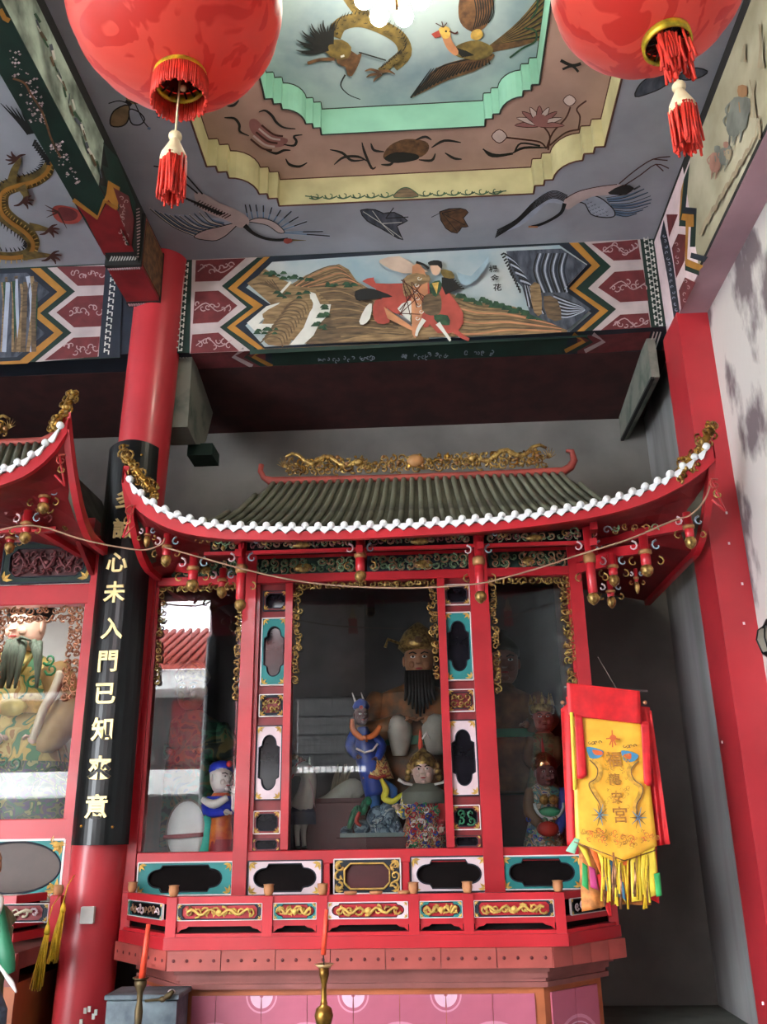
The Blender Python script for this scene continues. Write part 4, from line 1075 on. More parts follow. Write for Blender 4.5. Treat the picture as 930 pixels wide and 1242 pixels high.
# carcass: sides, back, floor, ceiling
mb = MB(RED_D)
mb.box(xs_['a0'], xs_['a0'] + .03, YC + .05, 6.62, 1.0, ZT + .3); mb.build('side_panel', S)
mb = MB(RED_D); mb.box(xs_['f1'] - .03, xs_['f1'], YC + .05, 6.62, 1.0, ZT + .3); mb.build('side_panel', S)
mb = MB(mat('inner_backboard', (52, 52, 56), .7, var=.2, scale=3)); mb.box(xs_['a0'], xs_['f1'], 6.60, 6.64, 1.0, ZT + .3); mb.build('back_panel', S, 'dim grey backboard')
mb = MB(MARBACK); mb.box(xs_['a0'] + .03, xs_['f1'] - .03, YC + .05, 6.6, 1.16, 1.44); mb.build('inner_floor', S)
mb = MB(MARBACK); mb.box(-.86, xs_['f1'] - .03, 6.04, 6.6, 1.44, PY(506, 968, 6.34).z); mb.build('inner_step', S, 'maroon step inside the glass carrying the large statues')
mb = MB(MARBACK); mb.box(xs_['a0'], xs_['f1'], YC + .05, 6.64, ZT + .30, ZT + .32); mb.build('inner_ceiling', S)
# slim panel stacks
def at_panel(x0, y0, x1, y1, Y=YC - .035):
    """panel centre, width, height from its photographed corners"""
    a = PY(x0, (y0 + y1) / 2, Y); b = PY(x1, (y0 + y1) / 2, Y); t = PY((x0 + x1) / 2, y0, Y); d = PY((x0 + x1) / 2, y1, Y)
    return Fr(((a.x + b.x) / 2, Y, (t.z + d.z) / 2)), b.x - a.x, t.z - d.z
DG = None
mb = MB(RED_D)
mb.box(xs_['b1'], xs_['c0'], YC - .0, YC + .02, zs, ZT); mb.build('stack_board', S)
mb = MB(RED_D); mb.box(xs_['d1'], xs_['e0'], YC - .0, YC + .02, zs, ZT); mb.build('stack_board', S)
GL2 = mat('panel_dark_glass', (24, 22, 28), .12, var=.3, spec=.25)
for side in (0, 1):
    if side == 0:
        L = [((319, 717, 350, 742), 'oct', MAROON, DKBLUE, GL2, None, None), ((316.5, 748, 348.5, 834), 'lobe', TEAL, WHITE, GL2, None, 'teal-framed narrow panel'), ((314, 842, 345.5, 870), 'oct', DKBLUE, WHITE, RED_D, (GOLD, .045), None),
             ((310, 878, 343, 973), 'lobe', PINKWHITE, DKBLUE, GL2, None, 'pinkish-white framed narrow panel'), ((307, 983, 341, 1012), 'oct', RED_D, WHITE, GL2, None, None), ((306, 1017, 340.5, 1032), 'oct', RED_D, DKBLUE, GL2, None, None)]
    else:
        L = [((538, 709, 570, 735), 'oct', MAROON, WHITE, GL2, None, None), ((539, 741, 573, 828), 'lobe', TEAL, WHITE, GL2, None, 'teal-framed narrow panel'), ((541, 836, 576, 864), 'oct', MAROON, WHITE, RED_D, (GOLD, .045), None),
             ((544, 871, 580, 968), 'lobe', PINKWHITE, DKBLUE, GL2, None, 'pinkish-white framed narrow panel'), ((547, 976, 583, 1007), 'oct', RED_D, WHITE, GL2, (mat('leaf_green', (40, 110, 76), .5), .05), None), ((548, 1013, 584, 1028), 'oct', RED_D, DKBLUE, GL2, None, None)]
    for r4, kind, fm, lm, bk, cv, lb in L:
        F, w_, h_ = at_panel(*r4, Y=YC - .002)
        panel(S, F, w_ * .93, h_ * .94, kind, fm, lm, bk, cv, label=lb, name='stack_panel')
# lower row of panels
for r4, kind, fm, lm, bk, lb, iw in (((166, 1045, 284, 1086), 'lobe', TEAL, WHITE, DARKBACK, 'teal-framed panel with lobed dark opening', .78), ((300, 1043, 392, 1086), 'lobe', PINKWHITE, DKBLUE, DARKBACK, 'white-framed panel with lobed dark opening', .84),
                                ((404, 1041, 487, 1084), 'oct', DKBLUE, WHITE, MARBACK, 'dark panel with gold leaf scrolls around a plain maroon centre', .70), ((497, 1038, 592, 1082), 'lobe', PINKWHITE, DKBLUE, DARKBACK, 'white-framed panel with lobed dark opening', .84),
                                ((607, 1037, 706, 1079), 'lobe', TEAL, WHITE, DARKBACK, 'teal-framed panel with lobed dark opening', .82)):
    F, w_, h_ = at_panel(*r4, Y=YC - .03)
    P_ = panel(S, F, w_ * .97, h_ * .97, kind, fm, lm, bk, None, label=lb, name='lower_panel', iw=iw, ih=.8)
    if fm is DKBLUE:
        mb = MB(GOLD_P)
        for sx in (-1, 1): filigree(mb, F, sx * w_ * .47, sx * w_ * .34, -h_ * .42, h_ * .42, .055, .007, GOLD_P, .022)
        fbx = [F.p(x, z, .022) for x, z in lobed(w_ * .66, h_ * .72, 'oct')]; mb.tube(fbx + [fbx[0]], .006, 4, GOLD_P); mb.build('gold_scroll', P_, kind='stuff')
# friezes above the glass: green and red carved boards between the hanging posts
FZ = ZT + .055
MUTED = mat('muted_red_carving', (120, 62, 66), .6)
def frieze(x0, x1, z0, z1, y, base, cols, name, cell=.055):
    mb = MB(base); mb.box(x0, x1, y, y + .02, z0, z1); B = mb.build(name, S)
    F = Fr(((x0 + x1) / 2, y, (z0 + z1) / 2)); w_ = x1 - x0; h_ = z1 - z0
    mb = MB(cols[0])
    for c_ in cols: filigree(mb, F, -w_ * .47, w_ * .47, -h_ * .4, h_ * .4, cell, cell * .1, c_, rnd(.004, .016), .75)
    mb.m(cols[-1]); mb.ball(F.p(0, -h_ * .12, .01), w_ * .09, .016, h_ * .28, GOLD, 10, 6)
    mb.build('carving', B, kind='stuff')
ORANGE_C = mat('orange_gilt', (160, 116, 72), .5, metal=.3, var=.2)
SAGE = mat('sage_carving', (112, 138, 104), .6, var=.2)
PEND_X = [PY(x, 690, 5.1).x for x in (291, 437, 583, 720)]
bounds = [XL0 + .08] + [VX(x, 690) for x in (297, 440, 587)] + [.96]
for i in range(4):
    frieze(bounds[i] + .03, bounds[i + 1] - .03, FZ + .0, FZ + .115, YC - .03, DKGREEN if i != 2 else DKBLUE, (SAGE, mat('moss_carving', (74, 104, 72), .6), mat('dull_gilt', (150, 112, 84), .5, metal=.3)), 'green_frieze', .06)
    frieze(bounds[i] + .03, bounds[i + 1] - .03, FZ + .14, FZ + .22, YC - .025, BLACK, (mat('muted_red_carving', (120, 62, 66), .6), GOLD_P, SAGE), 'dark_frieze', .06)

# gold pierced borders hanging around the panes
def border(name, F, rects, cell=.05, rad=.0055, mt=GOLD, lb=None):
    mb = MB(mt)
    for a0, a1, b0, b1 in rects: filigree(mb, F, a0, a1, b0, b1, cell, rad, mt, 0, 1); filigree(mb, F, a0, a1, b0, b1, cell * .8, rad * .8, mt, .006, .7)
    return mb.build(name, S, lb, kind='stuff')
FG_ = Fr((0, YC - .03, 0))
x0, x1 = xs_['c1'], xs_['d0']
border('gold_border', FG_, [(x0, x1, ZT - .055, ZT), (x0, x0 + .065, ZT - .45, ZT - .05), (x1 - .065, x1, ZT - .45, ZT - .05), (x0 + .0, x0 + .045, ZT - .66, ZT - .45), (x1 - .045, x1, ZT - .66, ZT - .45)], lb='gilt pierced border around the top of the middle pane')
x0, x1 = xs_['a1'], xs_['b0']
border('gold_border', FG_, [(x0, x1, ZT - .04, ZT), (x0, x0 + .05, ZT - .65, ZT - .04), (x1 - .05, x1, ZT - .75, ZT - .04)], lb='gilt pierced border around the top of the left pane')
x0, x1 = xs_['e1'], xs_['f0']
border('gold_border', FG_, [(x0, x1, ZT - .06, ZT), (x0, x0 + .06, ZT - .75, ZT - .05), (x1 - .07, x1, ZT - .75, ZT - .05)], lb='gilt pierced border around the right pane', cell=.055)

# ------------------------------------------------------------ railing and altar base
RAILP = [Vector((-1.80, 5.52, 0)), Vector((-1.425, 5.1, 0)), Vector((.665, 5.1, 0)), Vector((1.0, 5.48, 0))]
def path_strip(mb, pts, z0, z1, t0, t1, mt):
    """a moulding that follows the front polygon, offset outwards from t0 to t1"""
    def off(t):
        out = []
        for i, p in enumerate(pts):
            ds = []
            if i > 0: ds.append((p - pts[i - 1]).normalized())
            if i < len(pts) - 1: ds.append((pts[i + 1] - p).normalized())
            ns = [Vector((d.y, -d.x, 0)) for d in ds]
            nn = ns[0] if len(ns) == 1 else (ns[0] + ns[1]).normalized() / max(.5, cos(ns[0].angle(ns[1]) / 2))
            out.append(p + nn * t)
        return out
    a, b = off(t0), off(t1); k = len(pts)
    vs = [(p.x, p.y, z0) for p in a] + [(p.x, p.y, z0) for p in b] + [(p.x, p.y, z1) for p in b] + [(p.x, p.y, z1) for p in a]
    fs = []
    for i in range(k - 1):
        for r in range(4):
            s_ = (r + 1) % 4; fs.append((r * k + i, r * k + i + 1, s_ * k + i + 1, s_ * k + i))
    fs += [(0, k, 2 * k, 3 * k), (k - 1, 4 * k - 1, 3 * k - 1, 2 * k - 1)]
    mb.add(vs, fs, mt)
RL = thing('altar_railing', (-.38, 5.1, 1.0), 'low red altar railing with gilt dragon panels in front of the glass cabinet', 'railing')
RZ0, RZ1 = 1.065, 1.245
mb = MB(RED); path_strip(mb, RAILP, RZ1 - .025, RZ1 + .012, -.025, .012, RED); mb.build('top_rail', RL)
mb = MB(RED); path_strip(mb, RAILP, RZ0 + .045, RZ0 + .075, -.02, .008, RED); mb.build('middle_rail', RL)
mb = MB(RED); path_strip(mb, RAILP, RZ0 - .01, RZ0 + .012, -.03, .02, RED); mb.build('bottom_rail', RL)
mb = MB(DARKBACK); path_strip(mb, RAILP, RZ0, RZ1 - .02, -.05, -.03, DARKBACK); mb.build('backing_board', RL)
posts_px = [211, 325, 391, 502, 568, 683]
pxs = [PY(x, 1110, 5.1).x for x in posts_px]; pxs[0] = -1.41; pxs[-1] = .65
for x in pxs:
    mb = MB(RED); mb.box(x - .027, x + .027, 5.075, 5.13, RZ0 - .01, RZ1 + .012, bev=.004); mb.build('rail_post', RL)
for (px_, py_) in ((-1.79, 5.51), (.99, 5.47)):
    mb = MB(RED); mb.box(px_ - .027, px_ + .027, py_ - .02, py_ + .03, RZ0 - .01, RZ1 + .012, bev=.004); mb.build('rail_post', RL)
def finial(x, y, tall=True):
    mb = MB(WOODCUP)
    if tall: mb.lathe([(.018, 0), (.024, .012), (.028, .03), (.026, .048), (.030, .056), (.012, .058)], (x, y, RZ1 + .012), 10)
    else: mb.lathe([(.03, 0), (.036, .008), (.034, .016), (.01, .018)], (x, y, RZ1 + .012), 10)
    mb.build('finial', RL)
for x in (-1.41, pxs[1], pxs[2], pxs[3], pxs[4], .65): finial(x, 5.1)
finial(-1.76, 5.48)
for px in (425, 456, 490): finial(PY(px, 1090, 5.1).x, 5.1, False)
ZP0, ZP1 = RZ0 + .08, RZ1 - .03
styles = [(DKBLUE, GOLD_P, 'gilt dragon panel in a blue frame'), (TEAL, GOLD_P, 'gilt flower panel in a green frame'), (PINKWHITE, GOLD_P, 'gilt dragon panel in a white frame'), (TEAL, GOLD_P, 'gilt flower panel in a green frame'), (DKBLUE, GOLD_P, 'gilt dragon panel in a blue frame')]
for i in range(5):
    a, b = pxs[i] + .032, pxs[i + 1] - .032
    F = Fr(((a + b) / 2, 5.095, (ZP0 + ZP1) / 2))
    panel(RL, F, b - a, ZP1 - ZP0 + .01, 'lobe' if i in (1, 2, 3) else 'oct', styles[i][0], WHITE, RED, (GOLD_P, .05, GOLD, True), depth=.008, iw=.90, ih=.84, name='carved_panel', label=styles[i][2])
    for sx in (0, 1):
        mb = MB(RED); x_ = a if sx == 0 else b; s_ = 1 if sx == 0 else -1
        mb.prism([(x_, 5.09, RZ0 + .045), (x_ + s_ * .06, 5.09, RZ0 + .045), (x_ + s_ * .045, 5.09, RZ0 + .035), (x_ + s_ * .02, 5.09, RZ0 + .03), (x_, 5.09, RZ0 + .012)], (0, .012, 0)); mb.build('apron_bracket', RL)
for (pa, pb, fm) in ((RAILP[0], RAILP[1], TEAL), (RAILP[2], RAILP[3], PGREEN)):
    m_ = (pa + pb) / 2; u = (pb - pa).normalized(); L_ = (pb - pa).length
    F = Fr((m_.x, m_.y, (ZP0 + ZP1) / 2), u); F.o = F.o + F.n * .005
    panel(RL, F, L_ - .12, ZP1 - ZP0 + .01, 'oct', fm, WHITE, DARKBACK, (mat('dull_gilt', (150, 112, 84), .5, metal=.3), .045, PINKWHITE), depth=.008, iw=.9, ih=.84, name='carved_panel', label='dull pierced panel on the slanting end')

# tiled masonry base
TERRA = mat('terracotta_tile', (168, 78, 70), .45, var=.12, scale=5, coat=.1)
TERRA_D = mat('moulding_red_brown', (146, 84, 78), .6, var=.12, scale=4)
ORANGE_T = mat('orange_brown_border', (178, 98, 58), .5, var=.12, scale=4)
PINKT = mat('pink_wall_tile', (190, 100, 122), .4, var=.08, scale=3, coat=.15)
PINKT2 = mat('pale_pink_glaze', (228, 186, 206), .4, var=.05)
PINKT3 = mat('mid_pink_glaze', (216, 146, 168), .4, var=.05)
AB = thing('altar', (-.4, 5.4, .447), 'tiled masonry altar base with terracotta edge and pink medallion tiles under the main shrine', 'altar')
BP = [Vector((-1.80, 5.5, 0)), Vector((-1.40, 5.06, 0)), Vector((.585, 5.06, 0)), Vector((1.02, 5.42, 0)), Vector((1.08, 6.6, 0))]
BP[0] = Vector((-1.84, 5.52, 0))
mb = MB(RED); path_strip(mb, RAILP, 1.0, 1.06, -.1, .035, RED)
mb.build('red_moulding', AB, 'rounded red moulding strip')
mb = MB(TERRA_D); mb.prism([(-1.80, 5.56, .9), (-1.40, 5.12, .9), (.58, 5.12, .9), (.98, 5.46, .9), (1.0, 6.6, .9), (-1.8, 6.6, .9)], (0, 0, .098)); mb.build('slab', AB)
# edge tiles one by one
def edge_tiles(pa, pb, n_, z0, z1, parent, dots=True):
    u = (pb - pa) / n_
    for i in range(n_):
        a = pa + u * (i + .008); b = pa + u * (i + .992)
        F = Fr(((a.x + b.x) / 2, (a.y + b.y) / 2, (z0 + z1) / 2), u); w_ = (b - a).length / 2; h_ = (z1 - z0) / 2
        mb = MB(TERRA); fbox(mb, F, -w_, w_, -h_, h_, -.03, .004 + rnd(0, .0015), TERRA)
        if dots:
            for k in range(4): mb.lathe([(.009, 0), (.009, .001)], F.p(-w_ + (k + .5) * w_ * .5, 0, .0055), 8, MAROON, axis=F.n)
        mb.build('edge_tile', parent)
edge_tiles(Vector((-1.84, 5.50, 0)), Vector((-1.41, 5.045, 0)), 2, .905, 1.0, AB)
edge_tiles(Vector((-1.41, 5.045, 0)), Vector((.59, 5.045, 0)), 7, .905, 1.0, AB)
edge_tiles(Vector((.59, 5.045, 0)), Vector((1.03, 5.40, 0)), 4, .905, 1.0, AB, False)
IP = [Vector((-1.70, 5.62, 0)), Vector((-1.355, 5.2, 0)), Vector((.55, 5.2, 0)), Vector((.90, 5.52, 0)), Vector((.95, 6.6, 0))]
mb = MB(TERRA_D)
for k, (z0, z1, t) in enumerate(((.875, .905, .075), (.845, .875, .05), (.825, .845, .03), (.80, .825, .045))): path_strip(mb, IP, z0, z1, -.05, t, TERRA_D)
mb.build('stepped_moulding', AB)
mb = MB(ORANGE_T); mb.prism([(p.x, p.y, .44) for p in IP] + [(-1.7, 6.6, .44)], (0, 0, .38)); mb.build('core', AB)
def wall_tiles(F, w_, z0, z1, parent, first=0.0, tw=.268, s0=0):
    """pink glazed tiles; pale rosettes and big ringed medallions alternate on their joints"""
    a0 = -w_ / 2; k_ = s0; edges = [a0]
    x = a0 + first
    while x < w_ / 2 - .01:
        if x > a0 + .01: edges.append(x)
        x += tw
    edges.append(w_ / 2)
    def rings(mb, cx, half, kind, lo, hi):
        def arc(r0, r1, m_, c, n=14, cz=0, a_s=-pi, a_e=0):
            vs = []
            for k in range(n + 1):
                a = a_s + (a_e - a_s) * k / n
                for r in (r0, r1): vs.append(F.p(min(hi, max(lo, cx + r * cos(a))), max(z0, min(z1, cz + r * sin(a))), c))
            mb.add(vs, [(2 * k, 2 * k + 1, 2 * k + 3, 2 * k + 2) for k in range(n)], m_)
        if kind == 0:
            q0, q1 = (-pi / 2, 0) if half > 0 else (-pi, -pi / 2)
            arc(.010, .060, PINKT2, .0115, 8, z1, q0 + .08 * (half > 0), q1 - .08 * (half < 0)); arc(.074, .083, PINKT3, .0115, 10, z1, q0, q1)
        else:
            cz = z1 - .32; q0, q1 = (-pi / 2, pi / 2) if half > 0 else (pi / 2, 3 * pi / 2)
            arc(.180, .197, PINKT3, .0115, 16, cz, q0, q1); arc(.158, .164, PINKT2, .0115, 16, cz, q0, q1)
            for k in range(8):
                a = q0 + (k + .5) * pi / 8
                arc(.105, .140, PINKT3, .0118, 3, cz, a - .12, a + .12); arc(.02, .08, PINKT2 if k % 2 else PINKT3, .012, 3, cz, a - .15, a + .15)
    for i in range(len(edges) - 1):
        lo, hi = edges[i] + .0015, edges[i + 1] - .0015
        mb = MB(PINKT); fbox(mb, F, lo, hi, z0, z1, 0, .010, PINKT)
        nl = (i + s0) % 2
        if i > 0: rings(mb, edges[i], 1, nl, lo, hi)
        if i < len(edges) - 2: rings(mb, edges[i + 1], -1, 1 - nl, lo, hi)
        mb.build('wall_tile', parent)
_w = IP[2].x - IP[1].x - .10; _c = (IP[1].x + IP[2].x) / 2
_j = PY(318, 1195, 5.2).x; _tw = (PY(540, 1195, 5.2).x - _j) / 4
F = Fr((_c, 5.2, 0)); wall_tiles(F, _w, .447, .765, AB, (_j - _tw) - (_c - _w / 2), _tw, 0)
_L = (IP[3] - IP[2]).length - .09
F = Fr(((IP[2].x + IP[3].x) / 2, (IP[2].y + IP[3].y) / 2, 0), IP[3] - IP[2]); wall_tiles(F, _L, .447, .765, AB, _L / 2, _L, 0)
_L = (IP[1] - IP[0]).length - .09
F = Fr(((IP[0].x + IP[1].x) / 2, (IP[0].y + IP[1].y) / 2, 0), IP[1] - IP[0]); wall_tiles(F, _L, .447, .765, AB, _L / 2, _L, 0)

# ------------------------------------------------------------ roof
TILEG = mat('grey_green_roof_tile', (104, 106, 90), .6, rgb2=(62, 64, 54), scale=5, bump=.2)
TILEG2 = mat('grey_roof_tile_edge', (120, 122, 106), .6, var=.15)
DRIP = mat('white_glazed_tile', (226, 230, 232), .4, var=.05)
DRIPG = mat('pale_green_glaze', (130, 176, 170), .4, var=.1)
RIDGE = mat('ridge_terracotta', (150, 62, 52), .6, var=.15)
FAS = [(150, 590), (160, 612), (185, 632), (215, 645), (250, 652), (290, 655), (400, 655), (510, 650), (620, 642), (720, 628), (780, 612), (820, 594), (850, 575), (866, 560)]
FASW = [PY(x, y, 4.8) for x, y in FAS]
def make_roof(S, FT, YE, YR, ZR, XRG, crests, ears, nroll=46):
    def interp(x, tab):
        if x <= tab[0][0]: return tab[0][1]
        for (a, b), (c, d) in zip(tab, tab[1:]):
            if x <= c: return b + (d - b) * (x - a) / (c - a)
        return tab[-1][1]
    _ft = smooth_pts([(p[0], p[1]) for p in FT], 5)
    def zfas(x): return interp(x, _ft)
    RXL, RXR = FT[0][0], FT[-1][0]
    RC = (RXL + RXR) / 2; RH = (RXR - RXL) / 2
    def fas_h(x): return .05 + .05 * abs((x - RC) / RH) ** 4
    def zeave(x): return zfas(x) + fas_h(x)
    zmin = zfas(RC) + .05
    def surf(x, s):
        """front slope: x across, s from ridge (0) to eave (1)"""
        y = YR + (YE - YR) * s
        return Vector((x, y, zmin + (ZR - zmin) * (1 - s) ** 1.55 + (zeave(x) - zmin) * s ** 2.2))
    def hipx(s): return XRG + (RH - XRG) * s ** 1.15
    ROOF = MB(TILEG)
    NS = 14
    for i in range(60):
        u0, u1 = -1 + i / 30, -1 + (i + 1) / 30
        vs = []
        for k in range(NS + 1):
            s = k / NS
            for u in (u0, u1): vs.append(surf(RC + u * hipx(s), s) - Vector((0, 0, .012)))
        ROOF.add(vs, [(2 * k, 2 * k + 1, 2 * k + 3, 2 * k + 2) for k in range(NS)], TILEG, True)
    # side and rear slopes
    def zside(y, left):
        t = (y - YE) / .6
        xx = RXL if left else RXR
        zc_ = zeave(xx); return zmin - .01 + (zc_ - zmin + .01) * max(0, 1 - t) ** 2
    for left in (True, False):
        xx = RXL if left else RXR; sgn = -1 if left else 1
        vs = []
        ny = 14
        for k in range(ny + 1):
            y = YE + (6.65 - YE) * k / ny
            for j in range(6):
                q = j / 5
                sy = max(0, 1 - (y - YE) / (YR - YE))
                xin = RC + sgn * XRG
                if y < YR: xin = RC + sgn * hipx(sy); 
                zin = surf(RC + sgn * hipx(sy), sy).z if y < YR else ZR
                x = xin + (xx - xin) * q
                zz = zside(y, left) + (zin - zside(y, left)) * (1 - q) ** 1.5
                vs.append((x, y, zz - .012))
        ROOF.add(vs, [(k * 6 + j, k * 6 + j + 1, k * 6 + 7 + j, k * 6 + 6 + j) for k in range(ny) for j in range(5)], TILEG, True)
    RO = ROOF.build('roof', S, 'dark grey-green tiled roof with upswept corners')
    # tile rolls, one by one
    for i in range(nroll):
        xe = RXL + .04 + (RXR - RXL - .08) * i / (nroll - 1); d = xe - RC
        pts = []
        for k in range(15):
            s = k / 14; x = RC + d * (.76 + .24 * s)
            if abs(x - RC) <= hipx(s) + .012: pts.append(surf(x, s) + Vector((0, 0, .006)))
        if len(pts) < 2: continue
        mb = MB(TILEG2 if False else TILEG); mb.tube(pts, .019, 6); mb.build('tile_roll', RO)
    # drip edge: white round caps and pointed drips, one by one
    for i in range(nroll):
        x = RXL + .04 + (RXR - RXL - .08) * i / (nroll - 1)
        z = zeave(x) + .018; y = YE - .012
        mb = MB(DRIP); mb.lathe([(.022, 0), (.022, .03)], (x, y + .012, z + .012), 10, DRIP, axis=(0, -1, 0)); mb.build('round_tile_end', RO)
        if i < nroll - 1:
            x2 = x + (RXR - RXL - .08) / (nroll - 1) / 2; z2 = zeave(x2) + .018
            x3 = x + (RXR - RXL - .08) / (nroll - 1)
            za, zb = zeave(x) + .018, zeave(x3) + .018
            mb = MB(DRIP); w_ = (x3 - x) * .56
            mb.prism([(x2 - w_, y - .004, za + .006), (x2 - w_ * .75, y - .004, za - .010 + (z2 - za) * .3), (x2 - w_ * .3, y - .004, z2 - .026), (x2, y - .004, z2 - .036), (x2 + w_ * .3, y - .004, z2 - .026), (x2 + w_ * .75, y - .004, zb - .010 + (z2 - zb) * .3), (x2 + w_, y - .004, zb + .006)], (0, -.012, 0))
            mb.build('drip_tile', RO)
    # fascia board
    mb = MB(RED)
    xsf = [RXL + (RXR - RXL) * k / 60 for k in range(61)]
    vs = []
    for x in xsf: vs += [(x, YE - .012, zfas(x)), (x, YE - .012, zeave(x)), (x, YE + .02, zeave(x)), (x, YE + .02, zfas(x))]
    fs = []
    for k in range(60):
        for r in range(4): fs.append((4 * k + r, 4 * k + (r + 1) % 4, 4 * k + 4 + (r + 1) % 4, 4 * k + 4 + r))
    fs += [(0, 1, 2, 3), (240, 243, 242, 241)]
    mb.add(vs, fs); mb.build('fascia_board', RO)
    mb = MB(RED)
    for left in (True, False):
        xx = RXL if left else RXR; sg = -1 if left else 1; vs = []; ny = 24
        for k in range(ny + 1):
            y = YE - .012 + (6.66 - YE) * k / ny; z = zside(y, left)
            h_ = fas_h(xx) * max(.5, 1 - (y - YE) * .8)
            vs += [(xx + sg * .01, y, z - h_), (xx + sg * .01, y, z + .01), (xx - sg * .03, y, z + .01), (xx - sg * .03, y, z - h_)]
        fs = [(4 * k + r, 4 * k + (r + 1) % 4, 4 * k + 4 + (r + 1) % 4, 4 * k + 4 + r) for k in range(ny) for r in range(4)]
        mb.add(vs, fs)
        mb.build('side_fascia', RO); mb = MB(RED)
    # boarded underside
    mb = MB(RED_D); vs = []; NX, NY = 40, 20
    for j in range(NY + 1):
        y = YE + .01 + (6.64 - YE) * j / NY
        for i in range(NX + 1):
            x = RXL + .01 + (RXR - RXL - .02) * i / NX
            dd = min(y - YE, (x - RXL), (RXR - x))
            z = zfas(x) + .02 + (zmin - .05 - zfas(x)) * min(1, (y - YE) / .55) + .16 * min(1, dd / .7)
            xs2 = min(x - RXL, RXR - x)
            z = max(z, zmin - .03 + .0)
            vs.append((x, y, z))
    mb.add(vs, [(j * (NX + 1) + i, j * (NX + 1) + i + 1, (j + 1) * (NX + 1) + i + 1, (j + 1) * (NX + 1) + i) for j in range(NY) for i in range(NX)])
    mb.build('soffit', RO)
    mb = MB(RED)
    # ridge
    mb = MB(RIDGE)
    zr = lambda x: ZR + .012 * abs(x / XRG) ** 2 
    def ridge_pt(k, n_=40):
        t = -1 + 2 * k / n_; return RC + t * XRG, zr(t * XRG)
    prof = []
    for k in range(41):
        x, z = ridge_pt(k); prof.append((x, z))
    tipL = [(prof[0][0] - .05, prof[0][1] + .03), (prof[0][0] - .075, prof[0][1] + .08), (prof[0][0] - .07, prof[0][1] + .13)]
    tipR = [(prof[-1][0] + .05, prof[-1][1] + .03), (prof[-1][0] + .08, prof[-1][1] + .08), (prof[-1][0] + .07, prof[-1][1] + .15), (prof[-1][0] + .03, prof[-1][1] + .155)]
    line = list(reversed(tipL)) + prof + tipR
    mb.tube([(x, YR, z) for x, z in line], [.02] * 3 + [.032] * 41 + [.03, .026, .02, .012], 8)
    mb.build('ridge', RO, 'terracotta ridge bar with curled ends')
    # gilt dragons and flowers on the ridge
    FR_ = Fr((RC, YR - .02, ZR + .03))
    mb = MB(GOLD)
    filigree(mb, FR_, -.92, .92, .01, .10, .055, .009, GOLD, 0, 1); filigree(mb, FR_, -.9, .9, .03, .13, .065, .009, GOLD, .02, .85, BRASS)
    for sgn in (-1, 1):
        pts = [FR_.p(sgn * (.92 - .55 * k / 12), .075 + .035 * sin(k * 1.2) + .07 * (1 - k / 12), .02) for k in range(13)]
        mb.tube(pts, [.010 + .010 * sin(pi * k / 12) for k in range(13)], 7, GOLD)
        mb.ball(FR_.p(sgn * .40, .085, .02), .035, .03, .028, GOLD)
        for k in range(8):
            a = k * .5; mb.tube([FR_.p(sgn * .93, .07, .02), FR_.p(sgn * (.93 + .05 * cos(a)), .09 + .06 * sin(a), .03)], .006, 4, GOLD, taper=.2)
    mb.ball(FR_.p(0, .085, .02), .065, .03, .05, ORANGE_C); 
    for k in range(60): mb.ball(FR_.p(rnd(-.92, .92), rnd(.03, .13), .03), rnd(.008, .018), .014, rnd(.008, .016), (GOLD, BRASS, ORANGE_C)[k % 3], 6, 4)
    mb.build('ridge_carving', RO, 'gilt dragons and flowers along the ridge', kind='stuff')
    # corner crests
    def crest(path, h0, name='corner_crest'):
        mb = MB(GOLD)
        L_ = len(path)
        for i, (x, z, hh) in enumerate(path):
            for k in range(7):
                F_ = Fr((x + rnd(-.02, .02), YE + rnd(-.02, .03), z + rnd(0, hh)))
                spiral(mb, F_, 0, 0, rnd(.02, .034), rnd(0, 6), rnd(.8, 1.2), .0075, GOLD if k % 3 else BRASS, 0, random.choice((-1, 1)))
                mb.ball(F_.p(rnd(-.02, .02), rnd(-.02, .02), .01), .013, .012, .013, GOLD if k % 2 else BRASS, 6, 4)
        pts = [(x, YE, z + hh * .5) for x, z, hh in path]
        mb.tube(pts, [.024] * len(pts), 6, BRASS)
        mb.build(name, RO, 'gilt scrolled crest on the upturned roof corner', kind='stuff')
    for cr_ in crests: crest(cr_, 0)
    # pierced triangular ear below each corner tip
    for px, py, sg in ears:
        P = PY(px, py, YE - .02); F = Fr((P.x, YE - .02, P.z)); mb = MB(mat('ear_red_gilt', (170, 70, 56), .5, var=.2))
        spiral(mb, F, 0, .04, .038, 1, 1.1, .007, None); spiral(mb, F, sg * .01, -.02, .028, 2, 1, .006, GOLD)
        mb.tube([F.p(-.02 * sg, .08), F.p(.035 * sg, -.12)], .007, 4, RED); mb.tube([F.p(-.03 * sg, -.05), F.p(.035 * sg, -.12)], .007, 4, RED)
        mb.build('corner_ear', RO, kind='stuff')


    return RO
_cl = [PY(x, y, 4.8) for x, y in ((186, 600), (180, 592), (172, 582), (164, 572), (156, 562), (150, 553))]
_cr = [PY(x, y, 4.8) for x, y in ((826, 578), (832, 568), (840, 560), (846, 550), (852, 541), (858, 532), (864, 525))]
make_roof(S, [(p.x, p.z) for p in FASW], 4.8, 5.75, 3.90, 1.03, [[(p.x, p.z - .03, .09) for p in _cl], [(p.x, p.z - .03, .09) for p in _cr]], ((158, 628, -1), (868, 596, 1)))

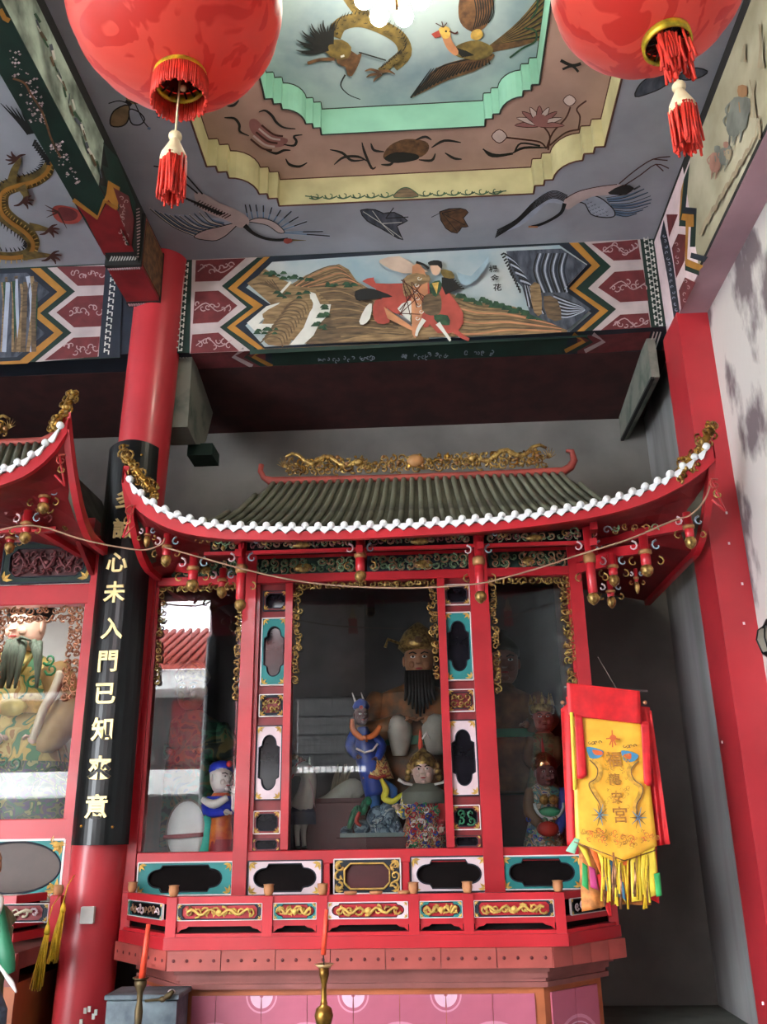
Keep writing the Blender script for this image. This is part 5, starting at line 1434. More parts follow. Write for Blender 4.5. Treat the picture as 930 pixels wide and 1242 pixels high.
# ------------------------------------------------------------ hanging posts and brackets under the eave
BLUEW = mat('pale_blue_glaze', (150, 176, 190), .45, var=.12)
def pendant(x, y, zt, zb, r=.03, nm='hanging_post'):
    mb = MB(RED); h = zt - zb
    mb.lathe([(r * .55, 0), (r * .9, .012), (r, .03), (r * .7, .045), (r * .55, .05), (r * .85, .058), (r * .85, h * .5), (r * .62, h * .52), (r * .95, h * .56), (r * .95, h * .60), (r * .7, h * .62), (r * .8, h)], (x, y, zb), 12)
    P_ = mb.build(nm, S)
    mb = MB(GOLD); mb.lathe([(.004, -.02), (r * .5, -.012), (r * .95, .005), (r * 1.08, .03), (r * .8, .048), (r * .6, .052)], (x, y, zb), 10)
    mb.build('gilt_knob', P_)
    mb = MB(GOLD); mb.lathe([(r * .9, h * .5), (r * 1.12, h * .53), (r * 1.12, h * .6), (r * .9, h * .63)], (x, y, zb), 10, ORANGE_C)
    mb.build('gilt_collar', P_)
    mb = MB(BLUEW); F = Fr((x, y - .01, zb + h * .72))
    for sg in (-1, 1):
        spiral(mb, F, sg * r * 2.0, 0, r * 1.0, pi / 2, .8, .007, BLUEW if sg > 0 else PINKWHITE, 0, sg)
        spiral(mb, F, sg * r * 2.1, -h * .42, r * .9, pi / 2, .8, .006, GOLD, 0, -sg)
    mb.build('scroll_hook', P_, kind='stuff')
    return P_
def pend_px(px, y0, y1, Y, r=.03): a = PY(px, y0, Y); b = PY(px, y1, Y); pendant(b.x, Y, a.z, b.z, r)
for px, y0, y1 in ((291, 655, 738), (437, 652, 703), (583, 645, 728), (720, 638, 730)): pend_px(px, y0, y1, 5.12, .034)
for px, y0, y1, Y, r in ((201, 648, 684, 4.98, .03), (233, 672, 714, 5.0, .036), (269, 690, 722, 5.2, .03), (178, 640, 660, 5.0, .02),
                         (838, 622, 662, 4.98, .032), (785, 650, 696, 5.05, .036), (745, 672, 708, 5.2, .032), (742, 705, 734, 5.3, .026), (773, 690, 716, 5.3, .016)): pend_px(px, y0, y1, Y, r)
mb = MB(RED)
def arm(a, b, w_=.022, h_=.03):
    a, b = Vector(a), Vector(b); d = (b - a).normalized(); s_ = d.cross(Vector((0, 0, 1))).normalized() * w_; u = Vector((0, 0, h_))
    vs = [a + s_ - u, a - s_ - u, a - s_ + u, a + s_ + u, b + s_ - u, b - s_ - u, b - s_ + u, b + s_ + u]
    mb = MB(RED); mb.add(vs, [(0, 1, 2, 3), (7, 6, 5, 4), (0, 4, 5, 1), (1, 5, 6, 2), (2, 6, 7, 3), (3, 7, 4, 0)]); mb.build('bracket_arm', S)
for px in (291, 437, 583, 720):
    x = PY(px, 690, 5.12).x; xc = VX(px + 3, 690)
    arm((x, 5.0, ZT + .15), (xc, YC, ZT + .22)); arm((x, 5.05, ZT + .06), (xc, YC, ZT + .12), .02, .022)
def zpx(px, py, Y): return PY(px, py, Y)
arm(zpx(201, 660, 4.98), (-1.7, YC, ZT + .24)); arm(zpx(233, 690, 5.0), (-1.66, YC, ZT + .14))
arm(zpx(838, 636, 4.98), (.98, YC, ZT + .2)); arm(zpx(785, 665, 5.05), (.98, YC, ZT + .12)); arm((1.60, 5.5, ZT + .22), (.98, 5.7, ZT + .16))
arm(zpx(745, 680, 5.2), (.98, YC, ZT + .04))
zq0, zq1 = PY(510, 663, 5.14).z, PY(510, 650, 5.14).z
bd = [-1.35] + PEND_X + [1.05]
for i in range(5): frieze(bd[i] + .03, bd[i + 1] - .03, zq0, zq1 + .01, 5.14, BLACK, (MUTED, SAGE, mat('dull_gilt', (150, 112, 84), .5, metal=.3)), 'front_frieze', .05)
mb = MB(RED); mb.box(-1.35, 1.05, 5.11, 5.14, zq0 - .022, zq0 - .002); mb.build('tie_beam', S)
F = Fr((0, 5.09, ZT + .14)); mb = MB(GOLD)
for i in range(4):
    for sg in (0, 1):
        x = PEND_X[i] + (.1 if sg else -.1)
        spiral(mb, F, x, 0, .03, 0, 1, .006, (SAGE, BLUEW)[sg]); spiral(mb, F, x + (.05 if sg else -.05), -.01, .022, 2, 1, .006, GOLD)
for x0, x1 in ((PEND_X[3] + .12, PEND_X[3] + .42), (-1.4, PEND_X[0] - .06)): filigree(mb, F, x0, x1, -.02, .04, .055, .006, GOLD, 0, .9, SAGE)
mb.build('scroll_bracket', S, kind='stuff')

# ============================================================ LEFT SHRINE (only its right end is in view)
S2 = thing('shrine_cabinet', (-3.4, 5.6, 1.2), 'second red shrine left of the column with a large robed deity behind its glass', 'shrine')
MAIN = S; S = S2
x_r = -2.225
post(x_r, x_r + .05, 1.16, 3.48, YC - .05); 
mb = MB(PINKWHITE if False else RED); mb.box(x_r - .02, x_r, YC - .04, YC, 1.55, 3.12); mb.build('inner_strip', S)
zz2 = lambda py: PY(60, py, YC).z
rail(zz2(1018), zz2(993), -5.2, x_r); rail(zz2(735), zz2(711), -5.2, x_r, name='top_rail'); rail(zz2(655), zz2(633), -5.2, x_r, name='top_rail', y0=YC - .06); rail(1.16, 1.2, -5.2, x_r)
post(-2.93, -2.88, 1.16, 3.48, YC - .04)
mb = MB(GLASS); mb.add([(-2.88, YC - .01, zz2(993)), (x_r, YC - .01, zz2(993)), (x_r, YC - .01, zz2(735)), (-2.88, YC - .01, zz2(735))], [(0, 1, 2, 3)]); mb.build('glass_pane', S, 'glass pane mirroring the bright sky')
mb = MB(GLASS); mb.add([(-5.2, YC - .01, zz2(993)), (-2.93, YC - .01, zz2(993)), (-2.93, YC - .01, zz2(735)), (-5.2, YC - .01, zz2(735))], [(0, 1, 2, 3)]); mb.build('glass_pane', S)
F, w_, h_ = at_panel(5, 659, 112, 707, Y=YC - .03)
panel(S, F, w_, h_, 'oct', DKGREEN, DKBLUE, MARBACK, (mat('muted_red_carving', (120, 62, 66)), .06, MAROON, True), label='dark green board with a maroon carved relief', name='relief_board', iw=.84, ih=.72)
F, w_, h_ = at_panel(-40, 1019, 77, 1086, Y=YC - .03)
P_ = panel(S, F, w_, h_, 'oval', TEAL, WHITE, mat('brown_grey_board', (74, 58, 50), .5, var=.08), None, label='teal panel with a large dark oval', name='lower_panel', iw=.96, ih=.94)
mb = MB(GOLD_P)
for sx in (-1, 1):
    for sz in (-1, 1):
        for k in range(7):
            cx, cz = sx * w_ * rnd(.36, .47), sz * h_ * rnd(.34, .46); a = rnd(0, 6.3)
            mb.add([F.p(cx, cz, .02), F.p(cx + .02 * cos(a + .5), cz + .02 * sin(a + .5), .03), F.p(cx + .045 * cos(a), cz + .045 * sin(a), .022), F.p(cx + .02 * cos(a - .5), cz + .02 * sin(a - .5), .03)], [(0, 1, 2, 3)])
mb.build('gold_leaf_corner', P_, kind='stuff')
COPPER = mat('copper_gilt', (196, 140, 104), .35, metal=.6, rgb2=(110, 70, 50), scale=30)
FGL = Fr((0, YC - .03, 0)); zt_ = zz2(737)
border('gold_border', FGL, [(-2.86, x_r - .02, zt_ - .11, zt_), (x_r - .12, x_r - .02, zt_ - .62, zt_ - .08), (-2.88, -2.76, zt_ - .62, zt_ - .08)], .055, .0085, COPPER, 'copper-gilt pierced border')
mb = MB(RED_D); mb.box(x_r + .02, x_r + .05, YC + .05, 6.62, 1.0, 3.48); mb.build('side_panel', S)
mb = MB(mat('white_backboard', (224, 224, 220), .7, var=.04)); mb.box(-5.2, x_r, 6.60, 6.64, 1.0, 3.48); mb.build('back_panel', S, 'bright white backboard')
tl_d = bpy.data.lights.new('cabinet_fill_light', 'AREA'); tl_d.shape = 'RECTANGLE'; tl_d.size = 1.2; tl_d.size_y = .06; tl_d.energy = 4; tl_d.color = (1, .97, .9)  # added fill light, hidden behind the top rail, brightens the large deity
tl = bpy.data.objects.new('cabinet_fill_light', tl_d); COL.objects.link(tl); tl.location = (-2.9, 5.70, zz2(738) + .06); tl.rotation_euler = (radians(28), 0, 0)
mb = MB(MARBACK); mb.box(-5.2, x_r, YC + .05, 6.6, 1.3, 1.34); mb.build('inner_floor', S)
YE2 = 4.6
tab = [(82, 526), (66, 550), (50, 565), (33, 577), (15, 585), (0, 590), (-40, 602)]
fw = [PY(x, y, YE2) for x, y in tab]; tipx = fw[0].x; rc = tipx - 1.74
right = [(p.x, p.z) for p in reversed(fw)]
zc2 = right[0][1] - .12
FT2 = [(2 * rc - x, z) for x, z in reversed(right)] + [(rc - .5, zc2), (rc, zc2 - .005), (rc + .5, zc2)] + right
cr2 = [PY(x, y, YE2) for x, y in ((66, 520), (70, 514), (75, 507), (80, 499), (83, 491), (86, 484))]
RO2 = make_roof(S, FT2, YE2, 5.5, 4.16, PY(52, 545, 5.5).x - rc, [[(p.x, p.z - .02, .06) for p in cr2]], ((74, 566, 1),), 46)
for px, y0, y1, Y, r in ((52, 590, 620, 4.85, .034), (30, 620, 656, 4.9, .034), (11, 642, 668, 5.1, .03), (80, 612, 640, 5.1, .028)): pend_px(px, y0, y1, Y, r)
for px, py, Y in ((52, 600, 4.85), (30, 630, 4.9), (80, 620, 5.1)): arm(PY(px, py, Y), (-2.3, YC, 3.36))
mb = MB(RED); mb.box(-5, -2.25, 5.0, 5.03, 3.33, 3.36); mb.build('tie_beam', S)
F = Fr((0, 4.95, 3.42)); mb = MB(GOLD); filigree(mb, F, -3.0, -2.25, -.05, .06, .06, .007, GOLD, 0, .8, RED_D); mb.build('scroll_bracket', S, kind='stuff')
mb = MB(RED_D); mb.prism([(-2.22, 4.75, 3.7), (-2.2, 5.55, 3.40), (-2.2, 5.55, 3.2), (-2.21, 5.0, 3.5)], (-.03, 0, 0)); mb.build('side_bracket_board', S)
# left railing and base
RL = thing('altar_railing', (-3.4, 5.15, 1.0), 'red altar railing of the left shrine ending beside the column', 'railing')
R2 = [Vector((-5.2, 5.15, 0)), Vector((-2.30, 5.15, 0)), Vector((-2.24, 5.4, 0))]
zf = lambda py: PY(40, py, 5.15).z
for nm, a, b, t0, t1 in (('top_rail', zf(1096), zf(1086), -.025, .012), ('middle_rail', zf(1126), zf(1118), -.02, .008), ('bottom_rail', zf(1142), zf(1131), -.04, .03)):
    mb = MB(RED); path_strip(mb, R2, a, b, t0, t1, RED); mb.build(nm, RL)
mb = MB(DARKBACK); path_strip(mb, R2, zf(1140), zf(1090), -.05, -.03, DARKBACK); mb.build('backing_board', RL)
xp = PY(68, 1110, 5.15).x
mb = MB(RED); mb.box(xp - .03, xp + .03, 5.12, 5.18, zf(1142), zf(1086), bev=.004); mb.build('rail_post', RL)
mb = MB(WOODCUP); mb.lathe([(.018, 0), (.026, .015), (.028, .035), (.024, .05), (.01, .052)], (xp, 5.15, zf(1086)), 10); mb.build('finial', RL)
xq = -2.9
F = Fr(((xp + xq) / 2, 5.145, (zf(1096) + zf(1118)) / 2)); panel(RL, F, xp - xq - .08, zf(1096) - zf(1118), 'oct', DKBLUE, WHITE, RED_D, (mat('pale_carving', (200, 186, 160), .6), .05, PINKWHITE, True), depth=.008, iw=.92, ih=.86, name='carved_panel')
AB2 = thing('altar', (-3.4, 5.4, .447), 'tiled altar base of the left shrine with a lilac-pink corner tile', 'altar')
mb = MB(TERRA_D); mb.box(-5.2, -2.26, 5.16, 6.6, .90, .985); mb.build('slab', AB2)
edge_tiles(Vector((-4.8, 5.11, 0)), Vector((-2.24, 5.11, 0)), 8, .90, .985, AB2)
mb = MB(TERRA_D)
for z0, z1, t in ((.87, .90, 5.17), (.84, .87, 5.20), (.81, .84, 5.23)): mb.box(-5.2, -2.30, t, 5.3, z0, z1)
mb.build('stepped_moulding', AB2)
mb = MB(ORANGE_T); mb.box(-5.2, -2.30, 5.27, 6.6, .45, .82); mb.build('core', AB2)
wall_tiles(Fr((-3.55, 5.27, 0)), 2.34, .447, .76, AB2, .2, .268, 1)
S = MAIN

# yellow tassels on the left railing
YEL = mat('yellow_silk', (226, 184, 40), .6, var=.15, scale=20)
def tassel(name, top, L, r, m_, lb, lean=0.0, cap=None, n=22, cat='tassel', sway=.01):
    T = thing(name, top, lb, cat); top = Vector(top)
    mb = MB(cap or m_); mb.lathe([(.003, .03), (.006, .005), (r * .55, -.005), (r * .75, -.03), (r * .6, -.045)], top, 8); mb.build('knot', T)
    mb = MB(cap or m_); mb.tube([top + Vector((0, 0, .02)), top + Vector((.002, .03, .09)), top + Vector((.004, .11, .135))], .003, 4); mb.build('cord', T)
    mb = MB(m_)
    for k in range(n):
        a = 2 * pi * k / n; q = random.random() ** .5
        x, y = r * q * cos(a), r * q * sin(a)
        mb.tube([top + Vector((x * .5, y * .5, -.035)), top + Vector((x + lean * .5, y, -L * .5)), top + Vector((x * 1.25 + lean + rnd(-sway, sway), y, -L * rnd(.9, 1)))], .0035 if r < .04 else .0045, 4)
    o = mb.build('fringe', T, kind='stuff'); return T
tassel('tassel', PY(77, 1096, 5.05), .29, .022, YEL, 'yellow tassel hanging beside the end post of the left railing', -.03)
tassel('tassel', PY(58, 1122, 5.0), .31, .022, YEL, 'yellow tassel hanging lower, below the left carved railing panel', -.03)

# ============================================================ BOARD WITH GOLD CHARACTERS
BO = thing('couplet_board', (-1.955, 5.36, 1.52), 'curved black lacquer board with gold characters hanging on the red column', 'board')
bz0, bz1 = 1.52, 4.06; bc = Vector((-1.962, 5.56)); RB = .212
angs = [radians(-53 + 108 * k / 16) for k in range(17)]
o_ = [(bc.x + RB * sin(a), bc.y - RB * cos(a)) for a in angs]; i_ = [(bc.x + (RB - .02) * sin(a), bc.y - (RB - .02) * cos(a)) for a in reversed(angs)]
mb = MB(BLACK); n_ = len(o_)
vs = [(x, y, bz0) for x, y in o_] + [(x, y, bz1 + .03 * cos((k - 8) / 8 * pi / 2)) for k, (x, y) in enumerate(o_)] + [(x, y, bz1) for x, y in i_] + [(x, y, bz0) for x, y in i_]
fs = [(k, k + 1, n_ + k + 1, n_ + k) for k in range(n_ - 1)] + [(3 * n_ + k, 2 * n_ + k, 2 * n_ + k + 1, 3 * n_ + k + 1) for k in range(n_ - 1)]
fs += [(n_ + k, n_ + k + 1, 3 * n_ - 2 - k, 3 * n_ - 1 - k) for k in range(n_ - 1)] + [(k + 1, k, 4 * n_ - 1 - k, 4 * n_ - 2 - k) for k in range(n_ - 1)] + [(0, n_, 3 * n_ - 1, 4 * n_ - 1), (n_ - 1, 3 * n_, 2 * n_, 2 * n_ - 1)]
mb.add(vs, fs, BLACK, False); mb.build('board', BO)
GCH = mat('gold_character', (232, 212, 150), .4, metal=.35, var=.08)
for ch, x, y in (('多', 153, 605), ('誠', 150, 641), ('心', 142, 682), ('未', 139, 718), ('入', 136, 762), ('門', 131, 802), ('已', 128, 841), ('知', 124, 884), ('來', 121, 931), ('意', 117, 978)):
    P = PY(x, y, 5.345); a = math.asin(max(-.9, min(.9, (P.x - bc.x) / (RB + .008))))
    mb = MB(GCH); glyph(mb, ch, (bc.x + (RB + .004) * sin(a), bc.y - (RB + .004) * cos(a), P.z), (cos(a), sin(a), 0), (0, 0, 1), .142, .010, GCH, .0032)
    mb.build('character', BO)
mb = MB(BRASS)
for x, y in ((96, 1002), (135, 1003), (171, 550)):
    P = PY(x, y, 5.34); a = math.asin(max(-.9, min(.9, (P.x - bc.x) / (RB + .008)))); mb = MB(BRASS); mb.ball((bc.x + (RB + .002) * sin(a), bc.y - (RB + .002) * cos(a), P.z), .009, .009, .009); mb.build('screw', BO)

# ============================================================ LANTERNS
def lantern_mat():
    m = bpy.data.materials.new('lantern_silk'); m.use_nodes = True; nt = m.node_tree; b = nt.nodes['Principled BSDF']
    tc = nt.nodes.new('ShaderNodeTexCoord'); mp = nt.nodes.new('ShaderNodeMapping'); mp.inputs['Scale'].default_value = (1, 1, 1)
    v = nt.nodes.new('ShaderNodeTexVoronoi'); v.inputs['Scale'].default_value = 7; v.feature = 'F1'
    n_ = nt.nodes.new('ShaderNodeTexNoise'); n_.inputs['Scale'].default_value = 5; n_.inputs['Detail'].default_value = 2; n_.inputs['Distortion'].default_value = 2.2
    cr = nt.nodes.new('ShaderNodeValToRGB'); cr.color_ramp.elements[0].position = .50; cr.color_ramp.elements[1].position = .54
    cr.color_ramp.elements[0].color = (*lin((240, 92, 74)), 1); cr.color_ramp.elements[1].color = (*lin((222, 62, 50)), 1)
    nt.links.new(tc.outputs['Object'], n_.inputs['Vector']); nt.links.new(n_.outputs[0], cr.inputs[0])
    nt.links.new(cr.outputs[0], b.inputs['Base Color']); b.inputs['Roughness'].default_value = .45
    b.inputs['Sheen Weight'].default_value = .3
    tl = nt.nodes.new('ShaderNodeBsdfTranslucent'); mx = nt.nodes.new('ShaderNodeMixShader'); mx.inputs[0].default_value = .45
    nt.links.new(cr.outputs[0], tl.inputs[0]); nt.links.new(b.outputs[0], mx.inputs[1]); nt.links.new(tl.outputs[0], mx.inputs[2])
    nt.links.new(mx.outputs[0], nt.nodes['Material Output'].inputs[0])
    return m
SILK = lantern_mat()
REDT = mat('red_tassel', (228, 58, 40), .6, var=.15, scale=30)
YRING = mat('yellow_ring', (222, 196, 50), .35, var=.3, scale=20, metal=.3)
CREAMB = mat('cream_bead', (232, 214, 170), .5, var=.05)
def lantern(c, r, tilt, fringe, lb):
    c = Vector(c); ax = Vector(tilt).normalized()   # ax points downward to the opening
    q = (-ax).to_track_quat('Z', 'Y')
    T = thing('lantern', c + Vector((0, 0, r)), lb, 'lantern')
    mb = MB(SILK); vs = []; n_, k_ = 96, 28; h = .93
    for i in range(k_ + 1):
        th = .23 + (pi - .46) * i / k_
        for j in range(n_):
            a = 2 * pi * j / n_; bul = 1 - .012 * abs(cos(a * 8)) ** 6
            p_ = Vector((r * sin(th) * cos(a) * bul, r * sin(th) * sin(a) * bul, -r * h * cos(th))); vs.append(c + q @ p_)
    mb.add(vs, [(i * n_ + j, i * n_ + (j + 1) % n_, (i + 1) * n_ + (j + 1) % n_, (i + 1) * n_ + j) for i in range(k_) for j in range(n_)], SILK, True)
    mb.build('silk_body', T)
    R0 = r * sin(.23) * 1.06; zb = -r * h * cos(.23)
    bot = c + q @ Vector((0, 0, zb)); dn = q @ Vector((0, 0, -1))
    mb = MB(YRING); vs = []
    for rr, d in ((R0, -.005), (R0, .03), (R0 * .9, .03), (R0 * .9, -.005)):
        for j in range(32): a = 2 * pi * j / 32; vs.append(bot + q @ Vector((rr * cos(a), rr * sin(a), -d)))
    mb.add(vs, [(i * 32 + j, i * 32 + (j + 1) % 32, ((i + 1) % 4) * 32 + (j + 1) % 32, ((i + 1) % 4) * 32 + j) for i in range(4) for j in range(32)], YRING, True); mb.build('mouth_ring', T)
    mb = MB(BLACK); mb.lathe([(R0 * .9, -.004), (R0 * .9, 0)], bot - dn * .01, 24, BLACK, axis=dn)
    for j in range(16):
        a = 2 * pi * j / 16; p_ = lambda rr, d: bot + q @ Vector((rr * cos(a), rr * sin(a), -d))
        mb.tube([p_(R0 * .86, .02), p_(R0 * .5, .012)], .004, 4)
    mb.build('mouth_frame', T)
    for sx in (-1, 1):
        mb = MB(CREAMB); b_ = bot + q @ Vector((sx * R0 * .42, 0, -.012)); mb.ball(b_, .012, .012, .012); mb.build('bulb', T)
    if fringe:
        mb = MB(REDT)
        for j in range(90):
            a = 2 * pi * j / 90 + rnd(-.02, .02); l = .085 * rnd(.9, 1.08)
            p0 = bot + q @ Vector((R0 * cos(a), R0 * sin(a), -.02)); p1 = p0 + Vector((rnd(-.003, .003), rnd(-.003, .003), -l)); mb.tube([p0, (p0 + p1) / 2, p1], .0048, 4)
        mb.build('mouth_fringe', T, kind='stuff')
    mb = MB(BLACK); mb.tube([c + Vector((0, 0, r * .9)), Vector((c.x, c.y, ZC))], .004, 5); mb.build('hanging_wire', T)
    mb = MB(YRING); mb.lathe([(R0, 0), (R0, .035), (R0 * .9, .035)], c - q @ Vector((0, 0, zb)), 24, YRING, axis=-dn); mb.build('top_ring', T)
    return T, bot
c_ = ray(213, 4).normalized(); LA, botA = lantern(EYE + c_ * 3.6, .368, (.11, 0, -1), True, 'large red silk lantern on the left with a fringed mouth')
c_ = ray(786, -30).normalized(); LB, botB = lantern(EYE + c_ * 3.6, .328, (.07, -.03, -1), False, 'large red silk lantern on the right with a bare yellow-rimmed mouth')
def lamp_tassel(top, L0, lb, extra):
    T = thing('lantern_tassel', top, lb, 'tassel'); top = Vector(top)
    b = top + Vector((0, 0, -L0))
    mb = MB(CREAMB); mb.tube([top, b], .0035, 5); mb.build('cord', T)
    mb = MB(CREAMB); mb.ball(b, .022, .022, .02); mb.lathe([(.012, -.01), (.02, -.03), (.04, -.075), (.044, -.10)], b, 12); mb.build('bead', T)
    mb = MB(REDT)
    for j in range(60):
        a = 2 * pi * j / 60; q = rnd(.5, 1)
        p0 = b + Vector((.043 * q * cos(a), .043 * q * sin(a), -.09)); p1 = p0 + Vector((rnd(-.01, .01), rnd(-.01, .01), -.155 * rnd(.85, 1.05))); mb.tube([p0, (p0 + p1) / 2, p1], .0042, 4)
    mb.build('fringe', T, kind='stuff')
    if extra:
        mb = MB(REDT)
        for j in range(70):
            p0 = top + Vector((rnd(-.045, .05), rnd(-.03, .03), rnd(-.04, .02))); p1 = p0 + Vector((rnd(-.01, .03) * .5, 0, -rnd(.07, .15))); mb.tube([p0, (p0 + p1) / 2 + Vector((rnd(-.01, .01), 0, 0)), p1], .005, 4)
        mb.build('loose_fringe', T, kind='stuff')
lamp_tassel(botA + Vector((0, 0, 0)), .25, 'red tassel with a cream bead under the left lantern', False)
lamp_tassel(botB + Vector((.005, -.03, -.03)), .20, 'tangled red tassel with a cream bead under the right lantern', True)

# ceiling lamp cluster
BULB = mat('glowing_globe', (255, 246, 226), .3, emit=60)
CL = thing('ceiling_lamp', (-.05, 3.3, 6.09), 'cluster of glowing white globes under the middle of the coffer', 'lamp')
mb = MB(BRASS); mb.tube([(-.05, 3.3, 6.09), (-.05, 3.3, 5.6)], .012, 6); mb.lathe([(.09, 0), (.07, -.03), (.02, -.05)], (-.05, 3.3, 6.09), 14)
for k in range(5): a = 2 * pi * k / 5 + .3; mb.tube([(-.05, 3.3, 5.62), (-.05 + .1 * cos(a), 3.3 + .1 * sin(a), 5.56), (-.05 + .15 * cos(a), 3.3 + .15 * sin(a), 5.62)], .008, 5)
mb.build('stem', CL)
for k in range(7):
    a = 2 * pi * k / 7 + .3; mb = MB(BULB); mb.ball((-.07 + .15 * cos(a), 3.34 + .15 * sin(a), 5.60), .05, .05, .05, None, 14, 8); mb.build('globe', CL)

# wall lamp at the right edge
SMOKE = mat('smoky_lamp_glass', (128, 124, 112), .25, var=.1)
P = PX(936, 780, XR_WALL - .13)
WLP = thing('wall_lamp', P, 'dark metal wall lantern at the right edge of the wall', 'lamp')
mb = MB(SMOKE); mb.lathe([(.03, -.06), (.055, -.05), (.075, .02), (.06, .07), (.03, .09)], P, 8, smooth=False); mb.build('shade', WLP)
mb = MB(BLACK)
for k in range(8): a = 2 * pi * k / 8; mb.tube([P + Vector((r_ * cos(a), r_ * sin(a), z)) for r_, z in ((.03, -.06), (.057, -.05), (.077, .02), (.062, .07), (.03, .09))], .005, 4)
mb.lathe([(.008, -.12), (.02, -.1), (.035, -.075), (.06, -.05), (.05, -.045)], P, 10); mb.lathe([(.05, .075), (.03, .1), (.012, .13)], P, 10)
mb.tube([P + Vector((0, 0, .1)), P + Vector((.06, 0, .14)), P + Vector((.14, 0, .06))], .009, 6); mb.build('frame', WLP)

# ============================================================ BANNER
BY = 4.93
BRED = mat('banner_red', (214, 26, 34), .55, var=.12, scale=12); BYEL = mat('banner_yellow_satin', (250, 196, 66), .42, var=.08, scale=10, rgb2=(240, 172, 52)); BYEL2 = mat('banner_lemon', (246, 214, 70), .45, var=.1)
BAN = thing('banner', PY(735, 832, BY), 'yellow satin banner with red borders and embroidered dragons hanging right of the glass cabinet', 'banner')
def cloth(name, TL, TR, BR_, BL_, Y, m_, amp=.006, waves=3, nx=16, ny=24, tip=0.0, thick=.003, lb=None, ph=0.0, parent=None):
    """hanging cloth spanned by four corners (photograph px) at depth Y, with folds and thickness"""
    mb = MB(m_); top = []
    TL, TR, BR_, BL_ = [PY(*q, Y) for q in (TL, TR, BR_, BL_)]
    for side in (0, 1):
        for j in range(ny + 1):
            t = j / ny
            for i in range(nx + 1):
                s_ = i / nx
                bot = BL_.lerp(BR_, s_) - Vector((0, 0, tip * (1 - abs(2 * s_ - 1))))
                p_ = TL.lerp(TR, s_).lerp(bot, t)
                y = amp * sin(s_ * waves * 2 * pi + ph + t * 1.5) * (.3 + .7 * t) + side * thick
                top.append((p_.x, p_.y + y, p_.z))
    N = (nx + 1) * (ny + 1); fs = []
    for j in range(ny):
        for i in range(nx):
            a = j * (nx + 1) + i; fs.append((a, a + 1, a + nx + 2, a + nx + 1)); fs.append((N + a + 1, N + a, N + a + nx + 1, N + a + nx + 2))
    for j in range(ny):
        a = j * (nx + 1); fs.append((a, a + nx + 1, N + a + nx + 1, N + a)); b = a + nx; fs.append((b + nx + 1, b, N + b, N + b + nx + 1))
    for i in range(nx): fs.append((i, N + i, N + i + 1, i + 1)); a = ny * (nx + 1) + i; fs.append((a, a + 1, N + a + 1, N + a))
    mb.add(top, fs, m_, True)
    return mb.build(name, parent or BAN, lb)
cloth('back_cloth', (686, 845), (788, 858), (800, 1096), (722, 1060), BY + .06, BRED, .008, 2)
cloth('under_cloth', (700, 1000), (792, 1000), (790, 1098), (706, 1106), BY + .05, mat('orange_brown_fringe', (206, 128, 60), .6, var=.25, scale=20), .01, 3, tip=-.02)
cloth('border_strip', (680, 860), (694, 848), (702, 1024), (688, 1026), BY + .02, BRED, .008, 1, lb='left red border')
cloth('border_strip', (776, 858), (790, 862), (812, 1024), (796, 1026), BY + .03, BRED, .012, 1.5, lb='right red border')
# tails
tails = [((699, 1022), (712, 1030), (726, 1080), (714, 1048), BYEL2), ((712, 1022), (722, 1026), (740, 1090), (728, 1060), mat('tail_orange', (232, 110, 40), .6)), ((720, 1020), (736, 1030), (752, 1085), (734, 1074), BYEL2), ((734, 1030), (744, 1034), (752, 1090), (741, 1076), mat('tail_blue', (60, 110, 140), .6)),
         ((742, 1030), (754, 1036), (759, 1096), (748, 1078), BYEL2), ((750, 1036), (762, 1040), (764, 1098), (755, 1090), mat('tail_orange', (232, 110, 40), .6)), ((764, 1036), (776, 1034), (780, 1092), (766, 1094), BYEL2), ((778, 1030), (794, 1024), (800, 1084), (784, 1090), BYEL2),
         ((722, 1062), (736, 1056), (742, 1112), (738, 1112), BRED)]
for k, (a, b, c2_, d, m_) in enumerate(tails): cloth('tail_strip', a, b, c2_, d, BY + .012 + .003 * (k % 3), m_, .004, 1, 5, 8, ph=k)
GRN = mat('tail_green', (46, 160, 84), .5); MAG = mat('tail_magenta', (190, 60, 120), .5); MINTC = mat('tail_mint', (150, 214, 180), .5)
for a, b, c2_, d, m_ in (((706, 1046), (712, 1050), (714, 1080), (706, 1074), GRN), ((714, 1050), (722, 1054), (726, 1080), (716, 1076), MAG), ((793, 1060), (800, 1058), (803, 1086), (796, 1088), GRN), ((731, 1062), (737, 1064), (741, 1086), (735, 1080), mat('tail_blue', (60, 110, 140))), ((750, 1068), (756, 1070), (760, 1094), (754, 1088), mat('tail_blue', (60, 110, 140))), ((697, 1016), (703, 1018), (697, 1036), (686, 1032), MINTC)):
    cloth('tail_tip', a, b, c2_, d, BY + .004, m_, .003, 1, 4, 6)
mb = MB(YEL)
for k in range(26):
    x = rnd(724, 796); a = PY(x, rnd(1030, 1050), BY + .008); b = PY(x + rnd(-3, 5), rnd(1078, 1104), BY + .006); mb.tube([a, (a + b) / 2 + Vector((rnd(-.01, .01), 0, 0)), b], .0065, 5, (YEL, BYEL2, COPPER)[k % 3])
mb.build('fringe', BAN, kind='stuff')
cloth('centre_cloth', (693, 862), (780, 876), (797, 1026), (698, 1020), BY, BYEL, .006, 2.2, tip=.10, lb='yellow satin field with a pointed lower edge')
mb = MB(COPPER); mb.tube([PY(696, 1021, BY - .006), PY(757, 1044, BY - .006), PY(798, 1030, BY - .006)], .0025, 4); mb.build('edge_braid', BAN)
cloth('valance', (687, 828), (776, 838), (778, 878), (689, 868), BY - .02, BRED, .005, 1.5, lb='plain red top band')
cloth('side_ribbon', (697, 866), (706, 868), (712, 940), (700, 944), BY - .022, BRED, .003, 1, 5, 14, tip=.012)
